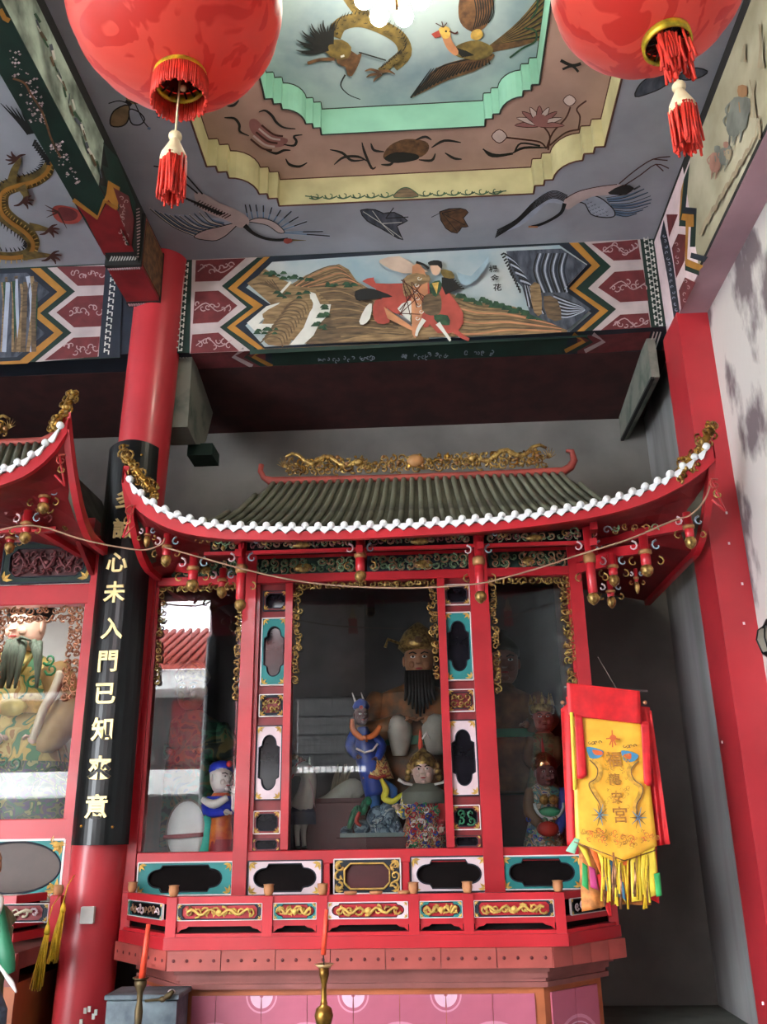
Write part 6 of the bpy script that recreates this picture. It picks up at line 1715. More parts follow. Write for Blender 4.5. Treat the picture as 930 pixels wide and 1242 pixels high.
cloth('side_ribbon', (777, 874), (788, 876), (791, 952), (781, 950), BY - .022, BRED, .003, 1, 5, 14, tip=.012)
cloth('yellow_stripe', (691, 864), (695, 864), (699, 958), (695, 958), BY - .018, BYEL2, .001, 1, 2, 8)
mb = MB(mat('grey_rod', (120, 120, 120), .4, metal=.6)); mb.tube([PY(684, 833, BY + .01), PY(785, 838, BY + .01)], .006, 6); mb.build('rod', BAN)
mb = MB(COPPER); 
for x, y in ((682, 852), (782, 852)): mb = MB(COPPER); mb.ball(PY(x, y, BY - .02), .012, .012, .012); mb.build('hook', BAN)
mb = MB(mat('string', (150, 140, 130), .7)); mb.tube([PY(748, 836, BY), PY(725, 797, 5.3)], .0018, 4); mb.build('hanging_string', BAN)
# embroidery lies on the satin
p = Paint('Y', BY - .010, base=0.0)
EB = mat('embroidery_brown', (178, 120, 52), .6, var=.2, scale=30); EBL = mat('embroidery_blue', (74, 140, 176), .55); EOR = mat('embroidery_orange', (226, 106, 52), .55); EGO = mat('embroidery_gold', (214, 160, 60), .5, var=.2, scale=40); EDK = mat('embroidery_dark', (96, 70, 50), .6)
c5 = P2(5.8125, 670, 820); c6 = P2(5.8125, 670, 960)
for s_ in (0, 1):
    body = [(275, 590), (330, 650), (320, 720), (270, 760), (300, 830), (345, 900), (352, 960), (350, 1010)] if s_ == 0 else [(590, 600), (540, 660), (560, 730), (620, 780), (610, 850), (580, 900), (578, 960), (575, 1010)]
    p.stroke(c5(body), [5, 7, 7, 6, 6, 5, 4, 3], EGO, 5)
    p.stroke(c5([(x + (-14 if s_ == 0 else 14), y) for x, y in body]), 1.2, EDK, 5)
    hx, hy = (300, 540) if s_ == 0 else (545, 565)
    p.poly(c5([(hx - 60, hy - 40), (hx + 10, hy - 30), (hx + 60, hy - 5), (hx + 30, hy + 35), (hx - 30, hy + 40), (hx - 50, hy + 10)]), EBL, 3)
    p.poly(c5([(hx - 20, hy - 20), (hx + 45, hy - 10), (hx + 50, hy + 15), (hx, hy + 15)]) if s_ == 0 else c5([(hx - 45, hy - 10), (hx + 5, hy - 20), (hx + 5, hy + 20), (hx - 35, hy + 15)]), EOR, 3)
    for k in range(4): p.curl(*c5([(hx - 40 + 24 * k, hy - 72)])[0], 2.6, k, .8, 1, EDK, (-1) ** k)
    cx, cy = (335, 165) if s_ == 0 else (605, 185)
    for k in range(10):
        a = k * .63; p.stroke(c6([(cx, cy), (cx + 60 * cos(a), cy + 80 * sin(a))]), 1.3, (EBL, EDK)[k % 2], 0, (1.2, .3))
for k in range(60):
    x, y = rnd(370, 540), rnd(560, 930)
    p.curl(*c5([(x, y)])[0], rnd(1.5, 3.5), rnd(0, 6), .8, .9, EGO, random.choice((-1, 1)))
for k in range(90):
    x = rnd(190, 740); y = rnd(270, 330) + 90 * (1 - abs((x - 500) / 300)) * random.random()
    p.curl(*c6([(x, y)])[0], rnd(2, 4), rnd(0, 6), .8, .9, (EGO, EOR, EB)[k % 3], random.choice((-1, 1)))
p.poly(c5([(395, 435), (415, 415), (440, 430), (435, 455), (405, 455)]), EOR, 3)
for a in ((370, 445), (468, 450), (412, 385), (395, 490), (440, 490), (415, 505)): p.stroke(c5([(415, 440), a]), 1.6, EOR, 0)
p.build('embroidery', BAN, 'two facing embroidered dragons around a column of characters')
for ch, x, y, sz in (('福', 744, 921, .085), ('龍', 745, 945, .062), ('安', 748, 967, .062), ('宮', 752, 988, .085)):
    mb = MB(EB); glyph(mb, ch, PY(x, y, BY - .0125), (1, 0, 0), (0, 0, 1), sz, .001, EB, .001)
    mb.build('embroidered_character', BAN)

# cords strung in front of the brackets
CORD = mat('beige_cord', (168, 136, 112), .8, var=.1)
def cord(pts, lb, r=.0055):
    w_ = [PY(x, y, Y) for x, y, Y in pts]; w_ = [Vector(v) for v in smooth_pts([tuple(v) for v in w_], 6)]
    mb = MB(CORD); mb.tube(w_, r, 5); mb.build('cord', label=lb, cat='cord')
cord([(-20, 648, 4.75), (25, 638, 4.75), (55, 640, 4.78), (95, 653, 4.8), (140, 663, 4.85), (175, 667, 4.9), (196, 660, 4.92), (200, 652, 4.93)], 'beige cord from the left shrine across the black board')
cord([(200, 664, 4.93), (250, 678, 4.95), (310, 694, 4.98), (370, 706, 5.0), (437, 712, 5.02), (510, 713, 5.02), (570, 709, 5.0), (600, 704, 5.0), (650, 690, 5.0), (705, 672, 5.0), (760, 655, 4.95), (815, 632, 4.9), (838, 624, 4.88), (855, 605, 4.86), (862, 585, 4.86)], 'long beige cord sagging under the eave of the main shrine')

# ============================================================ CANDLESTICKS AND METAL BOX
CANDLE = mat('red_candle', (232, 76, 48), .45, var=.1, scale=18)
P = PY(393, 1172, 4.6)
CS = thing('candlestick', (P.x, 4.6, 0), 'tall brass candlestick with a slim red candle in front of the altar', 'candlestick')
mb = MB(BRASS); z = P.z
mb.lathe([(.13, 0), (.13, .02), (.09, .04), (.03, .07), (.02, .12), (.022, z - .36), (.035, z - .33), (.02, z - .30), (.016, z - .27), (.036, z - .235), (.044, z - .205), (.036, z - .175), (.014, z - .16), (.018, z - .155), (.013, z - .14), (.012, z - .075), (.014, z - .07), (.024, z - .035), (.024, z - .005), (.010, z)], (P.x, 4.6, 0), 18); mb.build('stem', CS)
mb = MB(mat('pale_brass_dish', (200, 170, 120), .4, metal=.6)); mb.lathe([(.01, -.008), (.03, -.004), (.046, .010), (.042, .010), (.02, .002)], (P.x, 4.6, z), 18); mb.build('drip_dish', CS)
t_ = PY(396, 1103, 4.6); b_ = PY(392, 1158, 4.6)
mb = MB(BLACK); mb.tube([(P.x, 4.6, z), b_], .003, 4); mb.build('spike', CS)
mb = MB(CANDLE); mb.tube([b_, b_.lerp(t_, .5), t_], [.0125, .011, .009], 10); C_ = mb.build('candle', label='slim red candle on the tall brass candlestick', cat='candle')
P = PY(171, 1187, 4.72)
CS2 = thing('candlestick', (P.x, 4.72, 0), 'darkened bronze candlestick in front of the grey metal box', 'candlestick')
mb = MB(mat('dark_bronze', (96, 82, 56), .5, metal=.7, var=.25)); z = P.z
mb.lathe([(.12, 0), (.12, .02), (.05, .06), (.022, .12), (.022, z - .3), (.016, z - .2), (.02, z - .14), (.013, z - .1), (.015, z - .06), (.028, z - .03), (.03, z - .01), (.016, z)], (P.x, 4.72, 0), 16)
mb.lathe([(.01, -.006), (.034, -.002), (.04, .006), (.02, .003)], (P.x, 4.72, z), 14); mb.build('stem', CS2)
t_ = PY(180, 1121, 4.72); b_ = PY(172, 1187, 4.72)
mb = MB(CANDLE); mb.tube([b_, b_.lerp(t_, .5), t_], [.017, .014, .011], 10); mb.build('candle', label='thick orange-red candle leaning above the grey metal box', cat='candle')
BOXM = mat('weathered_blue_grey_metal', (104, 116, 122), .55, metal=.3, var=.25, scale=9, rgb2=(66, 76, 84), bump=.2)
BX = thing('metal_box', (-1.47, 4.99, 0), 'weathered blue-grey metal offering box at the foot of the column', 'box')
mb = MB(BOXM); mb.box(-1.655, -1.30, 4.88, 5.1, 0, .80, bev=.006); mb.build('body', BX)
mb = MB(BOXM); mb.box(-1.665, -1.29, 4.87, 5.12, .80, .825, bev=.004); mb.build('lid', BX)
mb = MB(mat('dark_bronze', (96, 82, 56))); mb.tube([PY(176, 1214, 4.86), PY(196, 1212, 4.85), PY(204, 1208, 4.84), PY(210, 1202, 4.84)], [.006, .006, .016, .01], 8); mb.ball(PY(197, 1212, 4.84), .018, .012, .014); mb.build('latch', BX)
mb = MB(WHITE); mb.ball(PY(208, 1203, 4.86), .02, .012, .012); mb.build('paper_scrap', label='scrap of white paper on the latch of the metal box', cat='paper')

# ============================================================ STATUES
def emb(name, cols, scale=26, rough=.5, base=None):
    """embroidered cloth: cellular patches of several silks"""
    if name in MATS: return MATS[name]
    m = bpy.data.materials.new(name); m.use_nodes = True; nt = m.node_tree; b = nt.nodes['Principled BSDF']; b.inputs['Roughness'].default_value = rough
    tc = nt.nodes.new('ShaderNodeTexCoord'); nz = nt.nodes.new('ShaderNodeTexNoise'); nz.inputs['Scale'].default_value = scale * .35; nz.inputs['Detail'].default_value = 1.5; nz.inputs['Distortion'].default_value = 1.8
    nt.links.new(tc.outputs['Object'], nz.inputs['Vector'])
    cr = nt.nodes.new('ShaderNodeValToRGB'); cr.color_ramp.interpolation = 'CONSTANT'
    n_ = len(cols); el = cr.color_ramp.elements
    while len(el) < n_: el.new(.5)
    for i, c in enumerate(cols): el[i].position = .30 + .40 * i / n_ if i else 0; el[i].color = (*lin(c), 1)
    nt.links.new(nz.outputs[0], cr.inputs[0]); nt.links.new(cr.outputs[0], b.inputs['Base Color'])
    MATS[name] = m; return m
def ell(c, rx, ry, z, n=20, yaw=0.0, fold=0.0, k=9):
    out = []
    for i in range(n):
        a = 2 * pi * i / n; f = 1 + fold * sin(a * k)
        x, y = rx * f * cos(a), ry * f * sin(a)
        out.append((c[0] + x * cos(yaw) - y * sin(yaw), c[1] + x * sin(yaw) + y * cos(yaw), z))
    return out
SKIN_PALE = mat('statue_pale_face', (226, 196, 182), .35, var=.04); SKIN_W = mat('statue_white_face', (238, 232, 226), .35, var=.03); SKIN_R = mat('statue_red_face', (170, 92, 80), .4, var=.06); SKIN_D = mat('statue_dark_face', (112, 76, 76), .35, var=.08)
SKIN_G = mat('statue_gilt_face', (170, 120, 84), .45, var=.08); EYEW = mat('eye_white', (236, 234, 230), .3, var=.02); LIP = mat('lip_red', (170, 48, 46), .4)
def head(mb, c, r, skin, yaw=0.0, pitch=0.0):
    """ovoid head with brow, nose, eyes, mouth and ears; c = centre, r = half height"""
    c = Vector(c); R_ = Matrix.Rotation(yaw, 3, 'Z') @ Matrix.Rotation(pitch, 3, 'X')
    prof = [(-1.0, .30, .10), (-.92, .46, -.02), (-.75, .60, -.05), (-.5, .70, -.03), (-.2, .76, 0), (.1, .78, .02), (.4, .77, .05), (.7, .62, .08), (.88, .42, .08), (1.0, .12, .08)]
    rings = []
    for zf_, w_, yo in prof:
        ring = []
        for i in range(18):
            a = 2 * pi * i / 18; x = w_ * cos(a); y = (w_ * 1.12) * sin(a) + yo
            if sin(a) < -.5: y += .03 * (1 if zf_ < 0 else 0)
            ring.append(c + R_ @ Vector((x, y, zf_)) * r)
        rings.append(ring)
    mb.loft(rings, skin)
    P3 = lambda x, y, z: c + R_ @ Vector((x, y, z)) * r
    mb.loft([[P3(-.09, -.86, .12), P3(.09, -.86, .12), P3(.07, -.74, .15), P3(-.07, -.74, .15)], [P3(-.17, -.98, -.24), P3(.17, -.98, -.24), P3(.16, -.74, -.2), P3(-.16, -.74, -.2)], [P3(-.12, -.88, -.31), P3(.12, -.88, -.31), P3(.1, -.7, -.3), P3(-.1, -.7, -.3)]], skin)
    for sx in (-1, 1):
        mb.ball(P3(sx * .30, -.80, .10), r * .15, r * .06, r * .065, EYEW, 8, 5); mb.ball(P3(sx * .30, -.845, .10), r * .062, r * .04, r * .062, INK, 8, 5)
        mb.tube([P3(sx * .12, -.88, .24), P3(sx * .30, -.86, .34), P3(sx * .50, -.72, .30)], r * .035, 4, INK)
        mb.ball(P3(sx * .80, .02, 0), r * .09, r * .16, r * .28, skin, 8, 6)
        mb.ball(P3(sx * .38, -.68, -.28), r * .2, r * .14, r * .2, skin, 8, 6)
    mb.ball(P3(0, -.84, -.52), r * .20, r * .08, r * .055, LIP, 8, 5)
    mb.ball(P3(0, -.72, -.78), r * .22, r * .16, r * .16, skin, 8, 6)
def hand(mb, c, d, s, skin, curl=.6, up=(0, 0, 1)):
    """palm, four curled fingers of unequal length and a thumb from the side of the palm"""
    c = Vector(c); d = Vector(d).normalized(); up = Vector(up); sd = d.cross(up).normalized(); up = sd.cross(d)
    mb.ball(c + d * s * .35, s * .36, s * .3, s * .36, skin, 8, 6)
    for k in range(4):
        l = s * (.55, .64, .6, .46)[k]; b = c + d * s * .55 + sd * s * (.27 - .18 * k)
        p1 = b + d * l * .5; p2 = p1 + (d * (1 - curl) - up * curl) * l * .4; p3 = p2 + (-up * curl - d * curl * .4) * l * .3
        mb.tube([b, p1, p2, p3], [s * .10, s * .095, s * .08, s * .05], 6, skin)
    b = c + d * s * .2 + sd * s * .3
    mb.tube([b, b + sd * s * .2 + d * s * .15, b + sd * s * .15 + d * s * .42 - up * s * .1], [s * .11, s * .095, s * .06], 6, skin)
def limb(mb, pts, rs, m_, n=12):
    p_ = smooth_pts([tuple(q) for q in pts], 4); r_ = [q[0] for q in smooth_pts([(r,) for r in rs], 4)]
    mb.tube([Vector(q) for q in p_], r_, n, m_)

def P3D(px, py, Y): return PY(px, py, Y)

# --- large seated bearded deity in the middle (dim, behind the glass)
def big_deity():
    Y = 6.34; s = Y / 1067 * 1.12
    T = thing('deity_statue', P3D(500, 960, Y), 'large dim seated deity with gilt crown and long dark beard behind the middle glass', 'statue')
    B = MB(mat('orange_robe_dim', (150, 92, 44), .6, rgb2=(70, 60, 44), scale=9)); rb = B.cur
    c = P3D(506, 870, Y)
    zs_ = [P3D(506, y, Y).z for y in (968, 940, 905, 880, 860, 842, 832, 828)]
    rr = [(.40, .22), (.40, .22), (.38, .21), (.34, .18), (.33, .16), (.29, .14), (.12, .10), (.07, .07)]
    B.loft([ell((c.x, Y), a, b, z, 28, fold=.02) for z, (a, b) in zip(zs_, rr)], rb)
    hc = P3D(508, 802, Y - .02); head(B, hc, .135, SKIN_G)
    for sx in (-1, 1):
        sh = Vector((c.x + sx * .26, Y, zs_[5] - .03)); el_ = Vector((c.x + sx * .36, Y - .12, zs_[3] - .05)); wr = Vector((c.x + sx * .14, Y - .22, zs_[3] - .02))
        limb(B, [sh, el_, wr], [.09, .09, .07], rb)
        limb(B, [wr + Vector((sx * .02, 0, 0)), wr + Vector((-sx * .02, -.02, -.03)), wr + Vector((-sx * .02, -.02, -.2))], [.07, .09, .05], mat('white_sleeve', (176, 172, 160), .6))
        hand(B, wr + Vector((-sx * .05, -.03, .02)), (-sx, -.2, .3), .09, SKIN_G)
    B.build('body', T)
    mb = MB(mat('black_hair', (22, 20, 20), .6))
    for k in range(9): 
        x = hc.x + (k - 4) * .022; mb.tube([(x, Y - .14, hc.z - .09), (x * 1.0, Y - .18, hc.z - .25), (x + (k - 4) * .004, Y - .19, hc.z - .42 + abs(k - 4) * .03)], [.02, .018, .006], 6)
    mb.build('beard', T)
    mb = MB(GOLD); mb.lathe([(.12, 0), (.15, .03), (.14, .08), (.10, .15), (.05, .19), (.01, .22)], (hc.x, Y, hc.z + .07), 16)
    for sx in (-1, 1): mb.tube([(hc.x + sx * .12, Y - .05, hc.z + .12), (hc.x + sx * .22, Y - .05, hc.z + .16), (hc.x + sx * .24, Y - .05, hc.z + .10)], .012, 5)
    mb.ball((hc.x, Y - .13, hc.z + .13), .03, .03, .03, ORANGE_C); mb.build('crown', T)
    mb = MB(GREEN); mb.loft([ell((c.x, Y), .385, .24, P3D(506, 906, Y).z, 24), ell((c.x, Y), .39, .245, P3D(506, 896, Y).z, 24)]); mb.build('belt', T)
big_deity()
# --- a large figure behind the right pane
def right_deity():
    Y = 6.3
    T = thing('deity_statue', P3D(620, 980, Y), 'large dim figure in orange-brown robes with a green belt behind the right glass', 'statue')
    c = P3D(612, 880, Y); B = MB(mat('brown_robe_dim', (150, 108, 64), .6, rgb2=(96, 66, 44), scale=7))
    ys = (985, 935, 900, 870, 845, 836, 830); rr = [(.25, .2), (.26, .2), (.25, .18), (.24, .16), (.22, .13), (.10, .09), (.07, .07)]
    B.loft([ell((c.x, Y), a, b, max(1.80, P3D(612, y, Y).z) if y > 960 else P3D(612, y, Y).z, 24, fold=.02) for y, (a, b) in zip(ys, rr)])
    hc = P3D(610, 806, Y - .02); head(B, hc, .14, mat('statue_ruddy_face', (140, 90, 78), .4))
    for sx in (-1, 1):
        sh = Vector((c.x + sx * .21, Y, P3D(612, 848, Y).z)); limb(B, [sh, sh + Vector((sx * .08, -.1, -.16)), sh + Vector((-sx * .06, -.2, -.2))], [.07, .075, .05], B.mats[0]); hand(B, sh + Vector((-sx * .06, -.2, -.2)), (-sx, -.2, .1), .07, SKIN_G)
    B.build('body', T)
    mb = MB(mat('sea_green_belt', (60, 150, 110), .5)); mb.loft([ell((c.x, Y), .265, .195, P3D(612, 897, Y).z, 24), ell((c.x, Y), .265, .195, P3D(612, 887, Y).z, 24)]); mb.build('belt', T)
    mb = MB(mat('black_hair', (22, 20, 20))); mb.lathe([(.12, 0), (.125, .05), (.09, .11), (.04, .15), (.05, .18), (.01, .2)], (hc.x, Y + .01, hc.z + .06), 16); mb.build('topknot', T)
right_deity()
def left_deity():
    Y = 6.3
    T = thing('deity_statue', P3D(235, 1000, Y), 'dim green-robed figure at the back of the left pane', 'statue')
    c = P3D(232, 930, Y); B = MB(emb('green_brocade', [(20, 50, 40), (40, 90, 66), (90, 84, 50), (18, 36, 34)], 20))
    ys = (1026, 960, 930, 900, 878, 868, 862); rr = [(.27, .2), (.28, .2), (.26, .18), (.24, .16), (.2, .13), (.10, .09), (.06, .06)]
    B.loft([ell((c.x, Y), a, b, P3D(232, y, Y).z, 24, fold=.02) for y, (a, b) in zip(ys, rr)])
    hc = P3D(232, 838, Y - .02); head(B, hc, .13, SKIN_G); 
    for sx in (-1, 1):
        sh = Vector((c.x + sx * .19, Y, P3D(232, 885, Y).z)); limb(B, [sh, sh + Vector((sx * .08, -.1, -.16)), sh + Vector((-sx * .06, -.2, -.16))], [.07, .075, .05], B.mats[0]); hand(B, sh + Vector((-sx * .06, -.2, -.16)), (-sx, -.2, .1), .07, SKIN_G)
    B.build('body', T)
    mb = MB(GOLD); mb.lathe([(.11, 0), (.13, .04), (.1, .1), (.03, .16)], (hc.x, Y, hc.z + .06), 14); mb.build('crown', T)
left_deity()

def small_figure(name, lb, Y, px, py_base, py_sh, py_head, wbase, wsh, robe, skin, hr, yaw=0.0, crown=None, cape=None, sleeves=None, hands_=None, armor=None, seated=False):
    base = P3D(px, py_base, Y); T = thing(name, base, lb, 'figurine')
    zb, zs_, hc = base.z, P3D(px, py_sh, Y).z, P3D(px, py_head, Y - .02)
    H = zs_ - zb; cx = base.x; B = MB(robe)
    prof = [(0, 1.0, .75), (.12, 1.04, .8), (.35, .92, .72), (.55, .78, .62), (.75, .86, .6), (.92, .9, .52), (1.0, .62, .42)]
    rings = [ell((cx + (hc.x - cx) * f, Y), (wbase * (1 - f) + wsh * f) * a, (wbase * (1 - f) + wsh * f) * b, zb + H * f, 22, fold=.035 * (1 - f)) for f, a, b in prof]
    rings += [ell((hc.x, Y), hr * .42, hr * .42, zs_ + .02, 22), ell((hc.x, Y), hr * .38, hr * .38, hc.z - hr * .8, 22)]
    B.loft(rings, None, mts=[robe] * 6 + [skin] * 2)
    head(B, hc, hr, skin, yaw)
    for sx, (e, w2, m_) in zip((-1, 1), sleeves):
        sh = Vector((hc.x + sx * wsh * .85, Y, zs_ - .03)); e = P3D(*e, Y - .05); w2 = P3D(*w2, Y - .10)
        limb(B, [sh, e, w2], [wsh * .30, wsh * .34, wsh * .26], m_)
        hand(B, w2, (w2 - e), hr * .62, skin)
    B.build('body', T)
    return T, Vector((cx, Y, zb)), hc, H

# gold-headdress seated figure
RBEMB = emb('rainbow_brocade', [(30, 60, 150), (200, 40, 50), (40, 150, 110), (214, 190, 160), (190, 44, 60), (60, 60, 70), (220, 120, 60)], 60)
T, b, hc, H = small_figure('guardian_figurine', 'pink-faced figurine with gilt helmet and multicoloured armour at the right of the middle pane', 5.88, 513, 1034, 957, 935, .15, .125, RBEMB, SKIN_PALE, .088, sleeves=(((492, 985), (484, 980), emb('sleeve_stripes', [(60, 110, 150), (230, 214, 60), (240, 240, 240), (60, 90, 170)], 40)), ((540, 985), (536, 1000), mat('red_armour', (176, 40, 44), .45))))
mb = MB(GOLD); mb.lathe([(.075, -.02), (.09, .0), (.088, .04), (.066, .075), (.03, .10), (.012, .12)], (hc.x, 5.88, hc.z + .025), 16)
for sx in (-1, 1): 
    for k in range(3): mb.ball((hc.x + sx * (.085 + .008 * k), 5.85, hc.z + .03 - .035 * k), .022, .014, .022)
mb.ball((hc.x, 5.80, hc.z + .075), .022, .02, .022); H_ = mb.build('helmet', T, 'gilt domed helmet')
mb = MB(CANDLE); mb.lathe([(.012, 0), (.016, .03), (.010, .09), (.004, .13)], (hc.x - .012, 5.88, hc.z + .13), 8); mb.build('plume', T)
mb = MB(WHITE); mb.tube([(hc.x - .0, 5.88, hc.z + .2), (hc.x + .03, 5.88, hc.z + .24), (hc.x + .05, 5.88, hc.z + .20)], [.006, .012, .004], 6); mb.build('feather', T)
CAPE = mat('olive_grey_cape', (104, 108, 96), .6); mb = MB(CAPE); mb.loft([ell((hc.x, 5.875), .15, .115, hc.z - .20, 22, fold=.02), ell((hc.x, 5.875), .14, .105, hc.z - .13, 22), ell((hc.x, 5.88), .065, .06, hc.z - .075, 22)]); mb.build('collar_cape', T)
mb = MB(WHITE)
for sx in (-1, 1): mb.tube([(hc.x + sx * .07, 5.84, hc.z - .085), (hc.x + sx * .12, 5.83, hc.z - .075), (hc.x + sx * .16, 5.83, hc.z - .05)], [.008, .01, .012], 6)
mb.build('collar_trim', T)
mb = MB(RBEMB)
for k in range(46):
    P = P3D(rnd(492, 538), rnd(975, 1026), 5.76); m_ = (mat('gem_blue', (40, 70, 180), .3), mat('gem_red', (200, 40, 50), .3), mat('gem_green', (40, 140, 90), .3), WHITE, GOLD, RED)[k % 6]
    F = Fr(P); spiral(mb, F, 0, 0, rnd(.012, .026), rnd(0, 6), .9, .006, m_)
mb.build('armour_ornament', T)

# dancing blue warrior on rockwork
def warrior():
    Y = 6.0; T = thing('warrior_figurine', P3D(455, 1013, Y), 'blue and orange clad warrior figurine dancing on one leg above carved rocks', 'figurine')
    BL_ = mat('warrior_blue', (34, 62, 150), .45, var=.15); OR_ = mat('warrior_orange', (218, 112, 44), .5); RG = emb('tiger_skirt', [(200, 150, 80), (150, 54, 40), (214, 180, 110), (90, 60, 40)], 50)
    B = MB(BL_); q = lambda x, y, d=0: P3D(x, y, Y + d)
    limb(B, [q(456, 965), q(452, 940), q(446, 915), q(441, 895), q(440, 882)], [.07, .085, .085, .06, .035], BL_)
    head(B, q(438, 868, -.02), .062, SKIN_D, .3)
    limb(B, [q(430, 890), q(424, 905, -.03), q(432, 918, -.08)], [.035, .032, .022], BL_); hand(B, q(432, 918, -.08), (1, -.4, 0), .04, SKIN_D)
    limb(B, [q(452, 892), q(463, 905, -.03), q(458, 920, -.08)], [.035, .032, .022], BL_); hand(B, q(458, 920, -.08), (-1, -.4, 0), .04, SKIN_D)
    limb(B, [q(452, 955), q(455, 975), q(457, 992), q(460, 1003)], [.045, .035, .025, .022], mat('warrior_light_blue', (56, 110, 180), .45)); B.ball(q(462, 1004, -.03), .024, .045, .016, INK)
    limb(B, [q(462, 952), q(476, 960, -.05), q(472, 972, -.06), q(484, 975, -.06)], [.045, .036, .028, .02], mat('warrior_light_blue', (56, 110, 180)))
    B.build('body', T)
    mb = MB(RG); mb.loft([ell(q(458, 945)[:2], .11, .09, q(456, 945).z, 20, fold=.08), ell(q(455, 930)[:2], .095, .08, q(456, 930).z, 20, fold=.04), ell(q(452, 915)[:2], .075, .065, q(452, 914).z, 20)]); mb.build('skirt', T)
    mb = MB(OR_)
    for sx, pts in ((-1, [(427, 872), (428, 885), (438, 895), (443, 893)]), (1, [(461, 880), (456, 889), (448, 894), (443, 893)])): limb(mb, [q(x, y, -.09) for x, y in pts], [.014, .02, .018, .01], OR_, 8)
    limb(mb, [q(443, 893, -.1), q(445, 900, -.1)], [.014, .006], OR_, 8); mb.build('sash', T)
    mb = MB(WHITE); mb.tube([q(432, 908, -.09), q(442, 913, -.1), q(452, 910, -.1), q(458, 902, -.09)], .008, 6); mb.tube([q(447, 941, -.11), q(458, 944, -.11), q(468, 941, -.1)], .012, 6, mat('warrior_red', (170, 50, 40))); mb.build('hem_trim', T)
    mb = MB(BL_); mb.lathe([(.05, 0), (.058, .02), (.045, .05), (.015, .07)], q(438, 866) + Vector((0, 0, .03)), 12)
    for dx in (-.04, .02): mb.tube([q(438, 860) + Vector((dx, 0, .05)), q(438, 860) + Vector((dx - .02, 0, .11))], [.008, .003], 5, WHITE)
    mb.ball(q(438, 858, -.06), .014, .014, .014, RED); mb.build('helmet', T)
    mb = MB(mat('yellow_ribbon', (226, 220, 70), .5)); limb(mb, [q(462, 945, -.11), q(468, 958, -.13), q(466, 968, -.13), q(476, 972, -.14), q(484, 966, -.13), q(492, 960, -.12)], [.012, .022, .022, .018, .014, .006], mb.cur, 8); mb.build('ribbon', T)
warrior()
def rockwork():
    Y = 5.92; T = thing('rock_carving', P3D(450, 1015, Y), 'carved grey-blue rock and green dragon base below the dancing warrior', 'carving')
    RK = emb('rock_swirls', [(60, 80, 96), (120, 140, 150), (70, 92, 110), (160, 172, 172)], 30); mb = MB(RK)
    q = lambda x, y, d=0: P3D(x, y, Y + d)
    for x, y, r, h in ((420, 1008, .04, .03), (440, 1004, .06, .05), (458, 995, .075, .09), (470, 992, .07, .10), (478, 1005, .05, .06), (462, 1008, .09, .04), (486, 1010, .03, .03)): mb.ball(q(x, y), r, .08, h, RK, 12, 8)
    for k in range(9): mb.tube([q(452 + 4 * k, 1012), q(450 + 4 * k, 998 - 2 * k % 7, -.09), q(456 + 3.5 * k, 986 + k, -.06)], [.012, .014, .005], 6, RK)
    mb.box(q(414, 1015).x, q(492, 1015).x, Y - .1, Y + .1, q(450, 1016).z, q(450, 1010).z, mat('pale_stone', (120, 136, 132), .7)); mb.build('rock', T)
    G = mat('jade_green', (40, 120, 84), .45, var=.25, scale=30); mb = MB(G)
    limb(mb, [q(423, 1005, -.1), q(428, 990, -.1), q(434, 982, -.1), q(440, 985, -.1), q(443, 974, -.1), q(446, 970, -.1)], [.014, .022, .028, .022, .024, .012], G, 8)
    mb.ball(q(446, 972, -.1), .026, .03, .03, G)
    for k in range(7): mb.tube([q(430 + 2 * k, 992 - 2.5 * k, -.12), q(426 + 3 * k, 984 - 2.5 * k, -.14)], [.006, .002], 4, G)
    limb(mb, [q(436, 985, -.12), q(432, 996, -.13), q(438, 1002, -.13)], [.012, .014, .008], mat('warrior_red', (170, 50, 40)), 6); mb.build('dragon', T)
rockwork()
mb = MB(MARBACK); a = P3D(408, 1016, 5.82); b = P3D(500, 1016, 5.82); mb.box(a.x, b.x, 5.80, 6.04, 1.16, a.z, bev=.004); mb.build('plinth', label='low maroon plinth under the rock carving in the middle pane', cat='plinth')
a = P3D(372, 972, 6.0); b = P3D(447, 972, 6.0)
mb = MB(MARBACK); mb.box(a.x, b.x - .02, 5.93, 6.02, 1.16, a.z - .012, bev=.004); mb.build('plinth', label='tall maroon block left of the dancing warrior', cat='plinth')
def cloud_beast():
    Y = 6.12; T = thing('cloud_carving', P3D(410, 972, Y), 'pale grey hat-shaped carving with branching strands on the maroon step', 'carving')
    M_ = mat('pale_grey_carving', (150, 152, 140), .6, var=.12); mb = MB(M_); q = lambda x, y, d=0: P3D(x, y, Y + d)
    limb(mb, [q(386, 972), q(400, 970), q(414, 962), q(428, 958), q(437, 966)], [.02, .045, .06, .075, .05], M_, 12)
    for k in range(7): mb.tube([q(402 + 3 * k, 964), q(404 + 3 * k, 948 - k, -.02), q(409 + 3 * k - 2 * (k % 3), 930 - 3 * (k % 2), 0)], [.012, .008, .003], 5, mat('dull_strand', (120, 112, 92), .6))
    mb.build('carving', T)
cloud_beast()
